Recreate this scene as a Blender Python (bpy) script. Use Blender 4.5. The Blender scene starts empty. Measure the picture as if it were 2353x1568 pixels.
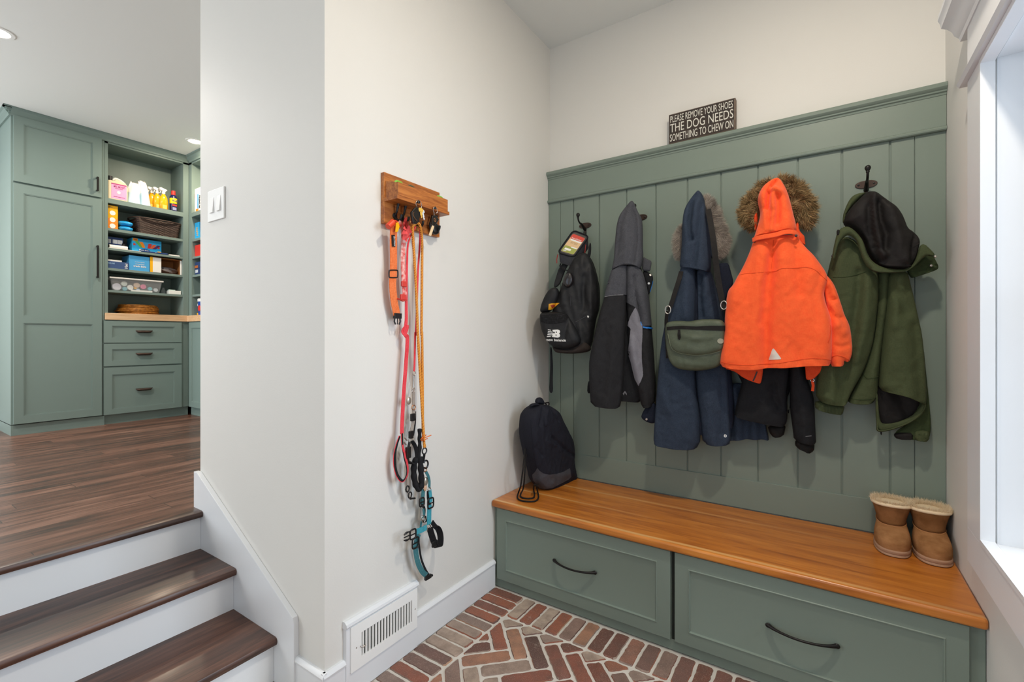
import bpy, bmesh, math, random
import numpy as np
from mathutils import Vector, Matrix, geometry, noise
from mathutils.bvhtree import BVHTree
random.seed(7); np.random.seed(7)
C = bpy.context.scene.collection
PI = math.pi

# ------------------------------------------------------------------ camera
F, TH, V0 = 1070.32, math.radians(33.972), 776.39
CX, CY, CH = 1.4987, -2.6701, 1.35
cam_d = bpy.data.cameras.new('camera'); cam = bpy.data.objects.new('camera', cam_d); C.objects.link(cam)
cam.location = (CX, CY, CH); cam.rotation_euler = (PI/2, 0, TH)
cam_d.sensor_width = 36; cam_d.lens = F/2353*36; cam_d.shift_y = -(784-V0)/2353; cam_d.clip_start = .05
sc = bpy.context.scene; sc.camera = cam
W, ZC, Y1, XE, ZU = 1.92, 3.24, -1.655, -.983, .543     # width, ceiling, partition face, partition end, upper floor
YF = -4.7                                                # wall behind the camera
XB = -4.72                                               # far wall of the upper room

# ------------------------------------------------------------------ light, world, exposure
sc.view_settings.view_transform = 'Standard'; sc.view_settings.look = 'None'
sc.view_settings.exposure = 0.47; sc.view_settings.gamma = 1; sc.view_settings.use_curve_mapping = False
wd = bpy.data.worlds.new('world'); sc.world = wd; wd.use_nodes = True
wd.node_tree.nodes['Background'].inputs[0].default_value = (.75, .87, 1, 1)
wd.node_tree.nodes['Background'].inputs[1].default_value = .7
def area(name, loc, rot, sx, sy, power, color):
    l = bpy.data.lights.new(name, 'AREA'); l.shape = 'RECTANGLE'; l.size = sx; l.size_y = sy
    l.energy = power; l.color = color
    o = bpy.data.objects.new(name, l); o.location = loc; o.rotation_euler = rot; C.objects.link(o); return o
area('daylight_side_window', (3.7, -.75, 2.1), (0, PI/2, 0), 1.9, 1.3, 70, (.74, .87, 1))
area('added_entry_fill', (.85, YF+.04, 1.5), (PI/2, 0, 0), 1.7, 2.2, 7, (.70, .85, 1))  # unseen lamp behind the camera, added to brighten the lower room
area('daylight_upper_window', (-3.7, YF+.04, 1.95), (PI/2, 0, 0), 1.6, 1.7, 66, (.88, .95, 1))
def downlight_or_fill(x, y, p=9, c=(1, .86, .68)):
    l = bpy.data.lights.new('downlight_or_fill', 'AREA'); l.shape = 'DISK'; l.size = .12; l.energy = p; l.color = c
    o = bpy.data.objects.new('downlight_or_fill', l); o.location = (x, y, ZC-.012); C.objects.link(o)
DL = [(-3.53, -.66), (-2.74, -2.06), (-3.3, -3.3), (1.5, -1.45), (1.3, -3.1)]  # first two are the visible fixtures; the others are unseen, added as fill
for q in DL: downlight_or_fill(*q, *(((20 if q[1] > -2 else 7), (1, .89, .74)) if q[0] > 0 else ((12, (1, .84, .64)) if q[1] > -1 else (25, (1, .94, .86)))))

# ------------------------------------------------------------------ helpers
def ray(u, v):
    a = (u-1176.5)/F; b = (V0-v)/F; c, s = math.cos(TH), math.sin(TH)
    return Vector((-s+a*c, c+a*s, b))
CAM = Vector((CX, CY, CH))
def at_x(u, v, X): r = ray(u, v); return CAM + r*((X-CX)/r.x)
def at_y(u, v, Y): r = ray(u, v); return CAM + r*((Y-CY)/r.y)
def at_z(u, v, Z): r = ray(u, v); return CAM + r*((Z-CH)/r.z)
def Zm(ox, oy, s, pts): return [(ox+p[0]/s, oy+p[1]/s) for p in pts]

def srgb(h):
    if isinstance(h, tuple): return (*h[:3], 1)
    h = h.lstrip('#'); c = [int(h[i:i+2], 16)/255 for i in (0, 2, 4)]
    return tuple(x/12.92 if x <= .04045 else ((x+.055)/1.055)**2.4 for x in c)+(1,)
class NT:
    def __init__(s, m): s.t = m.node_tree; s.n = s.t.nodes; s.b = s.n['Principled BSDF']
    def add(s, typ, **k):
        n = s.n.new(typ)
        for a, v in k.items():
            if a.startswith('i_'): n.inputs[a[2:].replace('_', ' ')].default_value = v
            else: setattr(n, a, v)
        return n
    def link(s, a, b): s.t.links.new(a, b)
MATS = {}
def mat(name, color, rough=.5, metal=0, coat=0, bump=0, bscale=200, var=0, vscale=6, trans=0, emit=None, estr=0, sheen=0, spec=.5, stretch=(1, 1, 1), ior=1.45, island=0, col2=None):
    if name in MATS: return MATS[name]
    m = bpy.data.materials.new(name); m.use_nodes = True; t = NT(m); b = t.b; c = srgb(color)
    b.inputs['Base Color'].default_value = c; b.inputs['Roughness'].default_value = rough
    b.inputs['Metallic'].default_value = metal; b.inputs['Coat Weight'].default_value = coat
    b.inputs['Specular IOR Level'].default_value = spec; b.inputs['IOR'].default_value = ior
    b.inputs['Transmission Weight'].default_value = trans; b.inputs['Sheen Weight'].default_value = sheen
    if emit: b.inputs['Emission Color'].default_value = srgb(emit); b.inputs['Emission Strength'].default_value = estr
    tc = t.add('ShaderNodeTexCoord'); mp = t.add('ShaderNodeMapping'); mp.inputs['Scale'].default_value = stretch
    t.link(tc.outputs['Object'], mp.inputs[0])
    if var or island or col2:
        mx = t.add('ShaderNodeMix', data_type='RGBA')
        c2 = srgb(col2) if col2 else tuple(x*.45 for x in c[:3])+(1,)
        mx.inputs[6].default_value = c; mx.inputs[7].default_value = c2
        if island:
            g = t.add('ShaderNodeNewGeometry'); mm = t.add('ShaderNodeMath', operation='MULTIPLY'); mm.inputs[1].default_value = island
            t.link(g.outputs['Random Per Island'], mm.inputs[0]); t.link(mm.outputs[0], mx.inputs[0])
        else:
            ns = t.add('ShaderNodeTexNoise', i_Scale=vscale, i_Detail=5.0); t.link(mp.outputs[0], ns.inputs['Vector'])
            mr = t.add('ShaderNodeMapRange'); mr.inputs[1].default_value = .35; mr.inputs[2].default_value = .75
            mr.inputs[4].default_value = var if var else 1; t.link(ns.outputs[0], mr.inputs[0]); t.link(mr.outputs[0], mx.inputs[0])
        t.link(mx.outputs[2], b.inputs['Base Color'])
    if bump:
        ns = t.add('ShaderNodeTexNoise', i_Scale=bscale, i_Detail=3.0); t.link(mp.outputs[0], ns.inputs['Vector'])
        bp = t.add('ShaderNodeBump'); bp.inputs['Strength'].default_value = bump; bp.inputs['Distance'].default_value = .002
        t.link(ns.outputs[0], bp.inputs['Height']); t.link(bp.outputs[0], b.inputs['Normal'])
    MATS[name] = m; return m

def ramp(t, stops):
    r = t.add('ShaderNodeValToRGB'); e = r.color_ramp.elements
    while len(e) < len(stops): e.new(.5)
    for k, (p, c) in enumerate(stops): e[k].position = p; e[k].color = srgb(c)
    return r
def wood(name, stops, axis, grain=(1, 14), rough=.35, coat=.3, plank=None, streaks=(), bump=.15):
    """wood grain running along an axis, optional planks (length, width, dark gap)"""
    m = bpy.data.materials.new(name); m.use_nodes = True; t = NT(m); b = t.b
    tc = t.add('ShaderNodeTexCoord'); mp = t.add('ShaderNodeMapping'); t.link(tc.outputs['Object'], mp.inputs[0])
    s = [grain[1]]*3; s[axis] = grain[0]; mp.inputs['Scale'].default_value = s
    n1 = t.add('ShaderNodeTexNoise', i_Scale=3.0, i_Detail=8.0, i_Roughness=.6, i_Distortion=.6); 
    vec = mp.outputs[0]; br = None
    if plank:
        br = t.add('ShaderNodeTexBrick')
        sx0 = t.add('ShaderNodeSeparateXYZ'); t.link(tc.outputs['Object'], sx0.inputs[0]); cb0 = t.add('ShaderNodeCombineXYZ')
        dv = t.add('ShaderNodeMath', operation='DIVIDE'); dv.inputs[1].default_value = plank[1]; t.link(sx0.outputs[0 if axis == 1 else 1], dv.inputs[0])
        fl0 = t.add('ShaderNodeMath', operation='FLOOR'); t.link(dv.outputs[0], fl0.inputs[0]); wn = t.add('ShaderNodeTexWhiteNoise', noise_dimensions='1D'); t.link(fl0.outputs[0], wn.inputs['W'])
        ma = t.add('ShaderNodeMath', operation='MULTIPLY_ADD'); ma.inputs[1].default_value = plank[0]*3.7; t.link(wn.outputs['Value'], ma.inputs[0]); t.link(sx0.outputs[axis], ma.inputs[2])
        t.link(ma.outputs[0], cb0.inputs[0]); t.link(sx0.outputs[0 if axis == 1 else 1], cb0.inputs[1]); t.link(cb0.outputs[0], br.inputs['Vector'])
        br.inputs['Scale'].default_value = 1; br.inputs['Brick Width'].default_value = plank[0]; br.inputs['Row Height'].default_value = plank[1]
        br.inputs['Mortar Size'].default_value = plank[2]; br.inputs['Mortar Smooth'].default_value = .1; br.inputs['Bias'].default_value = 0
        br.inputs['Color1'].default_value = (0, 0, 0, 1); br.inputs['Color2'].default_value = (1, 1, 1, 1); br.inputs['Mortar'].default_value = (.5, .5, .5, 1)
        br.offset = 0
        va = t.add('ShaderNodeVectorMath', operation='MULTIPLY_ADD'); va.inputs[1].default_value = (9, 9, 9)
        t.link(br.outputs['Color'], va.inputs[0]); t.link(mp.outputs[0], va.inputs[2]); vec = va.outputs[0]
    t.link(vec, n1.inputs['Vector'])
    r = ramp(t, stops); fac = n1.outputs[0]
    if plank:
        mm = t.add('ShaderNodeMath', operation='MULTIPLY_ADD'); sp = t.add('ShaderNodeSeparateColor'); t.link(br.outputs['Color'], sp.inputs[0])
        mm.inputs[1].default_value = .22; t.link(sp.outputs[0], mm.inputs[0])
        ms = t.add('ShaderNodeMath', operation='SUBTRACT'); ms.inputs[1].default_value = .11; t.link(n1.outputs[0], ms.inputs[0]); t.link(ms.outputs[0], mm.inputs[2]); fac = mm.outputs[0]
    t.link(fac, r.inputs[0]); out = r.outputs[0]
    if plank:
        mx = t.add('ShaderNodeMix', data_type='RGBA'); mx.inputs[7].default_value = srgb(plank[3])
        t.link(br.outputs['Fac'], mx.inputs[0]); t.link(out, mx.inputs[6]); out = mx.outputs[2]
    for (yy, wd_, colr, x0, x1) in streaks:
        sx = t.add('ShaderNodeSeparateXYZ'); t.link(tc.outputs['Object'], sx.inputs[0])
        nz = t.add('ShaderNodeTexNoise', i_Scale=2.0); t.link(tc.outputs['Object'], nz.inputs['Vector'])
        a = t.add('ShaderNodeMath', operation='MULTIPLY_ADD'); a.inputs[1].default_value = .02; t.link(nz.outputs[0], a.inputs[0]); t.link(sx.outputs[1], a.inputs[2])
        d = t.add('ShaderNodeMath', operation='SUBTRACT'); d.inputs[1].default_value = yy+.01; t.link(a.outputs[0], d.inputs[0])
        ab = t.add('ShaderNodeMath', operation='ABSOLUTE'); t.link(d.outputs[0], ab.inputs[0])
        mr = t.add('ShaderNodeMapRange'); mr.inputs[1].default_value = wd_; mr.inputs[2].default_value = wd_*.45; mr.inputs[4].default_value = .8
        t.link(ab.outputs[0], mr.inputs[0])
        fx = t.add('ShaderNodeMapRange'); fx.inputs[1].default_value = x1; fx.inputs[2].default_value = x0; t.link(sx.outputs[0], fx.inputs[0])
        mu = t.add('ShaderNodeMath', operation='MULTIPLY'); t.link(mr.outputs[0], mu.inputs[0]); t.link(fx.outputs[0], mu.inputs[1])
        mx = t.add('ShaderNodeMix', data_type='RGBA'); mx.inputs[7].default_value = srgb(colr)
        t.link(mu.outputs[0], mx.inputs[0]); t.link(out, mx.inputs[6]); out = mx.outputs[2]
    t.link(out, b.inputs['Base Color'])
    b.inputs['Roughness'].default_value = rough; b.inputs['Coat Weight'].default_value = coat; b.inputs['Coat Roughness'].default_value = .18
    bp = t.add('ShaderNodeBump'); bp.inputs['Strength'].default_value = bump; bp.inputs['Distance'].default_value = .002
    if plank:
        iv = t.add('ShaderNodeMath', operation='SUBTRACT'); t.link(n1.outputs[0], iv.inputs[0]); t.link(br.outputs['Fac'], iv.inputs[1]); t.link(iv.outputs[0], bp.inputs['Height'])
    else: t.link(n1.outputs[0], bp.inputs['Height'])
    t.link(bp.outputs[0], b.inputs['Normal']); return m
def fabric(name, color, color2=None, scale=900, bump=.35, rough=.85, sheen=.0, amt=.35, spec=.25):
    """woven cloth: fine cross-hatched noise in colour and relief"""
    m = bpy.data.materials.new(name); m.use_nodes = True; t = NT(m); b = t.b
    c = srgb(color); c2 = srgb(color2) if color2 else tuple(x*.6 for x in c[:3])+(1,)
    tc = t.add('ShaderNodeTexCoord'); outs = []
    for sx in ((1, 1, .08), (.08, .3, 1)):
        mp = t.add('ShaderNodeMapping'); mp.inputs['Scale'].default_value = sx; t.link(tc.outputs['Object'], mp.inputs[0])
        n = t.add('ShaderNodeTexNoise', i_Scale=float(scale), i_Detail=1.0); t.link(mp.outputs[0], n.inputs['Vector']); outs.append(n.outputs[0])
    a = t.add('ShaderNodeMath', operation='ADD'); t.link(outs[0], a.inputs[0]); t.link(outs[1], a.inputs[1])
    h = t.add('ShaderNodeMapRange'); h.inputs[1].default_value = .75; h.inputs[2].default_value = 1.25; h.inputs[4].default_value = amt*2; t.link(a.outputs[0], h.inputs[0])
    big = t.add('ShaderNodeTexNoise', i_Scale=7.0, i_Detail=4.0); t.link(tc.outputs['Object'], big.inputs['Vector'])
    bm = t.add('ShaderNodeMapRange'); bm.inputs[1].default_value = .3; bm.inputs[2].default_value = .8; bm.inputs[4].default_value = .25; t.link(big.outputs[0], bm.inputs[0])
    sm = t.add('ShaderNodeMath', operation='ADD'); sm.use_clamp = True; t.link(h.outputs[0], sm.inputs[0]); t.link(bm.outputs[0], sm.inputs[1])
    mx = t.add('ShaderNodeMix', data_type='RGBA'); mx.inputs[6].default_value = c; mx.inputs[7].default_value = c2
    t.link(sm.outputs[0], mx.inputs[0]); t.link(mx.outputs[2], b.inputs['Base Color'])
    b.inputs['Roughness'].default_value = rough; b.inputs['Sheen Weight'].default_value = sheen; b.inputs['Specular IOR Level'].default_value = spec
    wr = t.add('ShaderNodeTexNoise', i_Scale=28.0, i_Detail=3.0, i_Distortion=.5); t.link(tc.outputs['Object'], wr.inputs['Vector'])
    b1 = t.add('ShaderNodeBump'); b1.inputs['Strength'].default_value = .35; b1.inputs['Distance'].default_value = .006; t.link(wr.outputs[0], b1.inputs['Height'])
    bp = t.add('ShaderNodeBump'); bp.inputs['Strength'].default_value = bump; bp.inputs['Distance'].default_value = .0006
    t.link(a.outputs[0], bp.inputs['Height']); t.link(b1.outputs[0], bp.inputs['Normal']); t.link(bp.outputs[0], b.inputs['Normal'])
    return m

class MB:
    def __init__(s): s.v = []; s.f = []
    def add(s, vs, fs):
        k = len(s.v); s.v += [tuple(p) for p in vs]; s.f += [tuple(i+k for i in f) for f in fs]; return s
    def box(s, x0, x1, y0, y1, z0, z1):
        return s.add([(x, y, z) for z in (z0, z1) for y in (y0, y1) for x in (x0, x1)],
                     [(0, 2, 3, 1), (4, 5, 7, 6), (0, 1, 5, 4), (2, 6, 7, 3), (0, 4, 6, 2), (1, 3, 7, 5)])
    def hexa(s, p):  # 8 points: 4 of one face, then the 4 opposite
        return s.add(p, [(3, 2, 1, 0), (4, 5, 6, 7), (0, 1, 5, 4), (1, 2, 6, 5), (2, 3, 7, 6), (3, 0, 4, 7)])
    def prism(s, poly, ext):  # poly list of 3D pts, extruded by vector
        n = len(poly); e = Vector(ext); a = [Vector(p) for p in poly]
        s.add(a+[p+e for p in a], [tuple(range(n))[::-1], tuple(range(n, 2*n))]+[(i, (i+1) % n, n+(i+1) % n, n+i) for i in range(n)]); return s
    def loft(s, rings, caps=True, closed=True):
        n = len(rings[0]); vs = [p for r in rings for p in r]; fs = []
        for k in range(len(rings)-1):
            for i in range(n if closed else n-1):
                j = (i+1) % n; fs.append((k*n+i, k*n+j, (k+1)*n+j, (k+1)*n+i))
        if caps: fs += [tuple(range(n))[::-1], tuple((len(rings)-1)*n+i for i in range(n))]
        return s.add(vs, fs)
    def tube(s, path, r, n=10, closed=False, flat=1.0, up=None):
        P = [Vector(p) for p in path]; m = len(P); rings = []; nrm = None
        for k in range(m):
            a = P[(k-1) % m] if (closed or k > 0) else P[k]; b = P[(k+1) % m] if (closed or k < m-1) else P[k]
            t = (b-a).normalized() if (b-a).length > 1e-9 else Vector((0, 0, 1))
            if nrm is None:
                nrm = Vector(up) if up else (Vector((0, 0, 1)) if abs(t.z) < .9 else Vector((1, 0, 0)))
            nrm = (nrm-t*nrm.dot(t)); nrm = nrm.normalized() if nrm.length > 1e-6 else t.orthogonal().normalized()
            bi = t.cross(nrm); rr = r[k] if hasattr(r, '__len__') else r
            rings.append([P[k]+nrm*(rr*flat*math.cos(q))+bi*(rr*math.sin(q)) for q in [2*PI*i/n for i in range(n)]])
        if closed: rings.append(rings[0])
        return s.loft(rings, caps=not closed)
    def ribbon(s, path, w, th=.0015, side=(0, 1, 0), closed=False):
        """flat strap: w wide along side, th thick"""
        P = [Vector(p) for p in path]; m = len(P); rings = []
        for k in range(m):
            a = P[(k-1) % m] if (closed or k > 0) else P[k]; b = P[(k+1) % m] if (closed or k < m-1) else P[k]
            t = (b-a).normalized(); sd = Vector(side[k]) if isinstance(side[0], (tuple, list, Vector)) else Vector(side)
            sd = (sd-t*sd.dot(t)).normalized(); nn = t.cross(sd); ww = w[k] if hasattr(w, '__len__') else w
            rings.append([P[k]-sd*ww/2-nn*th/2, P[k]+sd*ww/2-nn*th/2, P[k]+sd*ww/2+nn*th/2, P[k]-sd*ww/2+nn*th/2])
        if closed: rings.append(rings[0])
        return s.loft(rings, caps=not closed)
    def lathe(s, prof, c=(0, 0, 0), n=24, axis=2):
        rings = []
        for r, z in prof:
            ring = []
            for i in range(n):
                a = 2*PI*i/n; p = [r*math.cos(a), r*math.sin(a), z]
                if axis == 0: p = [p[2], p[0], p[1]]
                if axis == 1: p = [p[1], p[2], p[0]]
                ring.append(Vector(p)+Vector(c))
            rings.append(ring)
        return s.loft(rings)
    def ball(s, c, r, n=12, sc_=(1, 1, 1)):
        rings = [[Vector(c)+Vector((r*sc_[0]*math.sin(t)*math.cos(2*PI*i/n), r*sc_[1]*math.sin(t)*math.sin(2*PI*i/n), -r*sc_[2]*math.cos(t))) for i in range(n)] for t in [PI*(k+.02)/(n//2+.04) for k in range(n//2+1)]]
        return s.loft(rings)
    def build(s, name, m, parent=None, bevel=0, smooth=None, sub=0, seg=2):
        me = bpy.data.meshes.new(name); me.from_pydata([tuple(v) for v in s.v], [], s.f); me.validate(); me.update()
        o = bpy.data.objects.new(name, me); C.objects.link(o); me.materials.append(m)
        b = bmesh.new(); b.from_mesh(me); bmesh.ops.recalc_face_normals(b, faces=b.faces); b.to_mesh(me); b.free()
        if smooth or bevel:
            for p in me.polygons: p.use_smooth = True
            me.set_sharp_from_angle(angle=math.radians(smooth or 40))
        if bevel:
            md = o.modifiers.new('bevel', 'BEVEL'); md.width = bevel; md.segments = seg; md.limit_method = 'ANGLE'; md.harden_normals = True
        if sub: md = o.modifiers.new('subd', 'SUBSURF'); md.levels = sub; md.render_levels = sub
        if parent is not None: o.parent = parent; o.matrix_parent_inverse = parent.matrix_world.inverted() if False else Matrix.Translation(-Vector(parent.location))
        return o
def thing(name, label, cat, loc=(0, 0, 0), group=None):
    o = bpy.data.objects.new(name, None); C.objects.link(o); o.location = loc; o.empty_display_size = .05
    o['label'] = label; o['category'] = cat
    if group: o['group'] = group
    return o
def tag(o, label, cat, group=None):
    o['label'] = label; o['category'] = cat
    if group: o['group'] = group
    return o
def struct(o): o['kind'] = 'structure'; return o
def cr(P, n=6, closed=False):
    """Catmull-Rom through 3D points"""
    P = [Vector(p) for p in P]; m = len(P); out = []
    rng = range(m) if closed else range(m-1)
    for k in rng:
        p0 = P[(k-1) % m] if closed or k > 0 else P[k]; p1 = P[k]; p2 = P[(k+1) % m]; p3 = P[(k+2) % m] if closed or k+2 < m else p2
        for i in range(n):
            t = i/n; out.append(.5*((2*p1)+(p2-p0)*t+(2*p0-5*p1+4*p2-p3)*t*t+(3*p1-p0-3*p2+p3)*t**3))
    if not closed: out.append(P[-1])
    return out
def chaikin(P, it=2):
    for _ in range(it):
        Q = []
        for i in range(len(P)):
            a = P[i]; b = P[(i+1) % len(P)]
            Q += [(a[0]*.75+b[0]*.25, a[1]*.75+b[1]*.25), (a[0]*.25+b[0]*.75, a[1]*.25+b[1]*.75)]
        P = Q
    return P
def resample(P, res):
    out = []
    for i in range(len(P)):
        a = P[i]; b = P[(i+1) % len(P)]; L = math.dist(a, b); k = max(1, int(round(L/res)))
        for j in range(k): out.append((a[0]+(b[0]-a[0])*j/k, a[1]+(b[1]-a[1])*j/k))
    clean = []
    for p in out:
        if not clean or math.dist(p, clean[-1]) > res*.3: clean.append(p)
    if math.dist(clean[0], clean[-1]) < res*.3: clean.pop()
    return clean
def segdist(P, A, B):
    P = P[:, None, :]; AB = (B-A)[None]; t = np.clip(((P-A[None])*AB).sum(-1)/np.maximum((AB**2).sum(-1), 1e-12), 0, 1)
    return np.sqrt((((A[None]+AB*t[..., None])-P)**2).sum(-1)).min(1)
def fill2d(poly, res, rings=False):
    xs = [p[0] for p in poly]; ys = [p[1] for p in poly]; B = np.array(poly); nb = len(poly); A2 = np.roll(B, -1, 0)
    g = []; r = 0; y = min(ys)
    while y < max(ys):
        x = min(xs)+(res/2 if r % 2 else 0)
        while x < max(xs): g.append((x, y)); x += res
        y += res*.866; r += 1
    pts = list(poly)
    if g:
        G = np.array(g); d = segdist(G, B, A2)
        ins = np.zeros(len(G), bool)
        for (x1, y1_), (x2, y2) in zip(B, A2):
            c = ((y1_ > G[:, 1]) != (y2 > G[:, 1])); xi = x1+(G[:, 1]-y1_)*(x2-x1)/((y2-y1_) if y2 != y1_ else 1e-12); ins ^= (c & (G[:, 0] < xi))
        if rings:
            G = G[ins & (d > .0155)]
            nrm = []
            for i in range(nb):
                t = B[(i+1) % nb]-B[i-1]; L = np.linalg.norm(t)+1e-12; nrm.append((-t[1]/L, t[0]/L))
            nrm = np.array(nrm)
            for o_ in (.0025, .006, .011):
                R_ = B+nrm*o_; dr = segdist(R_, B, A2); pts += [tuple(q) for q in R_[dr > o_*.93]]
        else: G = G[ins & (d > res*.55)]
        pts += [tuple(q) for q in G]
    r = geometry.delaunay_2d_cdt([Vector(p) for p in pts], [], [list(range(nb))], 1, 1e-7)
    V = np.array([tuple(v) for v in r[0]]); Fc = [tuple(f) for f in r[2] if len(f) == 3]
    out = []
    for f in Fc:
        a, b, c = V[f[0]], V[f[1]], V[f[2]]; cr_ = (b[0]-a[0])*(c[1]-a[1])-(b[1]-a[1])*(c[0]-a[0])
        out.append(f if cr_ > 0 else f[::-1])
    d = segdist(V, B, A2); return V, out, d
def puff(name, pts, A, B, m, parent=None, tf=.04, tb=.03, R=.06, folds=(), res=.010, off=0, drape=None, rnd=2, wav=.004, seed=None, hem=None):
    """soft hanging piece: outline lies in the upright plane through A, B (moved out by off); tf/tb = bulge front/back,
    folds = (points, height, width), drape = (height, wavelength, tilt), hem = lower edges stay open instead of rounding off"""
    A = Vector((A[0], A[1], 0)); B = Vector((B[0], B[1], 0)); D = (B-A).normalized(); N = D.cross(Vector((0, 0, 1))); O = A+N*off
    if seed is None: seed = sum(ord(c) for c in name)*.37+pts[0][0]*.01
    if hem is None: hem = any(k in name for k in ('sleeve', 'body', 'panel', 'hem_back', 'lining', 'flap', 'hood', 'cuff', 'yoke')) and parent is not None and parent.name.split('.')[0].endswith(('jacket', 'coat'))
    def to2(u, v): r = ray(u, v); t = (O-CAM).dot(N)/r.dot(N); p = CAM+r*t; return ((p-O).dot(D), p.z)
    poly = resample(chaikin([to2(*p) for p in pts], 1 if hem and 'hood' not in name else rnd), res)
    if sum(poly[i][0]*poly[(i+1) % len(poly)][1]-poly[(i+1) % len(poly)][0]*poly[i][1] for i in range(len(poly))) < 0: poly = poly[::-1]
    V, Fc, d0 = fill2d(poly, res, True); Bp = np.array(poly); B2 = np.roll(Bp, -1, 0); d = d0
    if hem:
        e = B2-Bp; nz = -e[:, 0]/np.maximum(np.linalg.norm(e, axis=1), 1e-9); keep = nz > -.72
        zmid = Bp[:, 1].min()+(Bp[:, 1].max()-Bp[:, 1].min())*.45; keep |= Bp[:, 1] > zmid
        if keep.sum() > 4: d = segdist(V, Bp[keep], B2[keep])
    q = lambda x: np.sqrt(1-(1-np.minimum(x, 1))**2)
    prof = .42*q(d/.014)+.58*q(d/R)
    edge = np.minimum(d/min(R, .022), 1)
    h = prof*tf
    for fp, amp, w in folds:
        Q = np.array([to2(*p) for p in fp]); dd = segdist(V, Q[:-1], Q[1:])
        h += amp*(1.5 if 'hood' in name else 1.2)*np.exp(-(dd/w)**2)*edge*(1 if amp > 0 else 1.25)
    if drape:
        a, wl, tl = drape; h += a*np.sin(2*PI*(V[:, 0]+tl*V[:, 1])/wl+seed+1.2*np.sin(V[:, 1]*9+seed))*edge
    if wav:
        nn = np.array([1.6*noise.noise(Vector((x*13+seed, z*4.0, seed)))+.8*(.35-abs(noise.noise(Vector((x*26-z*7, z*11+seed, 3.1)))))+.45*noise.noise(Vector((x*60, z*45, seed))) for x, z in V])
        h += wav*(1.9 if hem else 1.5)*nn*edge
    hb = -prof*tb; n = len(V); bd = np.where(d0 < 1e-6)[0]
    h = h+.001; hb = hb-.001; h = np.maximum(h, hb+.002)
    verts = []
    for hh in (h, hb):
        for i in range(n): p = O+D*V[i, 0]+N*float(hh[i]); verts.append((p.x, p.y, V[i, 1]))
    E = set((f[i], f[(i+1) % 3]) for f in Fc for i in range(3))
    faces = list(Fc)+[(c+n, b+n, a+n) for a, b, c in Fc]+[(b, a, a+n, b+n) for a, b in E if (b, a) not in E]
    o = MB(); o.v = verts; o.f = faces; ob = o.build(name, m, parent)
    for p in ob.data.polygons: p.use_smooth = True
    BV[ob.name] = BVHTree.FromPolygons([Vector(v) for v in verts], faces); return ob
BV = {}
def hit(u, v, obs, fallback=None):
    r = ray(u, v).normalized(); best = None
    for o in obs:
        q = BV[o.name].ray_cast(CAM, r)
        if q[0] is not None and (best is None or q[3] < best[3]): best = q
    if best is None: return None
    n = best[1]; n = -n if n.dot(r) > 0 else n
    return best[0], n
def decal(name, pts, obs, m, parent, th=.002, res=None, rnd=0, lift=.0008):
    """a patch lying on the surface of the given pieces"""
    q = [tuple(p) for p in pts]
    if rnd: q = chaikin(q, rnd)
    xs = [p[0] for p in q]; res = res or max(1.0, min(3.0, (max(xs)-min(xs))/14))
    poly = resample(q, res); V, Fc, d = fill2d(poly, res); P = []
    last = None
    for u, v in V:
        h = hit(u, v, obs)
        if h: last = h[0]+h[1]*lift; P.append((last, h[1]))
        else: P.append(None)
    ok = [p for p in P if p]
    if not ok: return None
    dep = sum((p[0]-CAM).length for p in ok)/len(ok)
    top = []; bot = []
    for (u, v), p in zip(V, P):
        if p is None: rr = ray(u, v).normalized(); p = (CAM+rr*dep, -rr)
        top.append(p[0]+p[1]*th); bot.append(p[0])
    n = len(V); E = {}
    for f in Fc:
        for a, b in ((f[0], f[1]), (f[1], f[2]), (f[2], f[0])): E[(a, b)] = 1
    side = [(a, b, b+n, a+n) for (a, b) in E if (b, a) not in E]
    o = MB(); o.v = [tuple(p) for p in top+bot]; o.f = [tuple(f) for f in Fc]+[tuple(i+n for i in f[::-1]) for f in Fc]+side
    ob = o.build(name, m, parent)
    for p in ob.data.polygons: p.use_smooth = True
    ob.data.set_sharp_from_angle(angle=math.radians(50)); return ob
def seam(name, pts, obs, m, parent, r=.0015, n=6, lift=.0005, flat=1, steps=4):
    q = [(p.x, p.y) for p in cr([(a, b, 0) for a, b in pts], steps)]
    P = []
    for u, v in q:
        h = hit(u, v, obs)
        if h: P.append(h[0]+h[1]*lift)
    if len(P) < 2: return None
    o = MB().tube(P, r, n, flat=flat); return o.build(name, m, parent, smooth=60)
def text_mesh(s, bold=False):
    cu = bpy.data.curves.new('txt', 'FONT'); cu.body = s; cu.resolution_u = 3
    if bold: cu.offset = .018
    o = bpy.data.objects.new('txt', cu); C.objects.link(o); dg = bpy.context.evaluated_depsgraph_get()
    me = bpy.data.meshes.new_from_object(o.evaluated_get(dg)); bpy.data.objects.remove(o)
    V = np.array([tuple(v.co) for v in me.vertices])[:, :2]; Fc = [tuple(p.vertices) for p in me.polygons]; bpy.data.meshes.remove(me)
    V -= V.min(0); V /= V.max(0); return V, Fc
def text(name, s, m, parent, O, X, U, th=.0008, bold=False):
    """lettering in the rectangle O, O+X (reading direction), O+U (up)"""
    V, Fc = text_mesh(s, bold); O = Vector(O); X = Vector(X); U = Vector(U); N = X.cross(U).normalized()
    o = MB(); n = len(V); top = [O+X*a+U*b+N*th for a, b in V]; bot = [O+X*a+U*b for a, b in V]
    E = set((f[i], f[(i+1) % len(f)]) for f in Fc for i in range(len(f)))
    o.v = [tuple(p) for p in top+bot]; o.f = list(Fc)+[tuple(i+n for i in f[::-1]) for f in Fc]+[(a, b, b+n, a+n) for a, b in E if (b, a) not in E]
    return o.build(name, m, parent)
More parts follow.
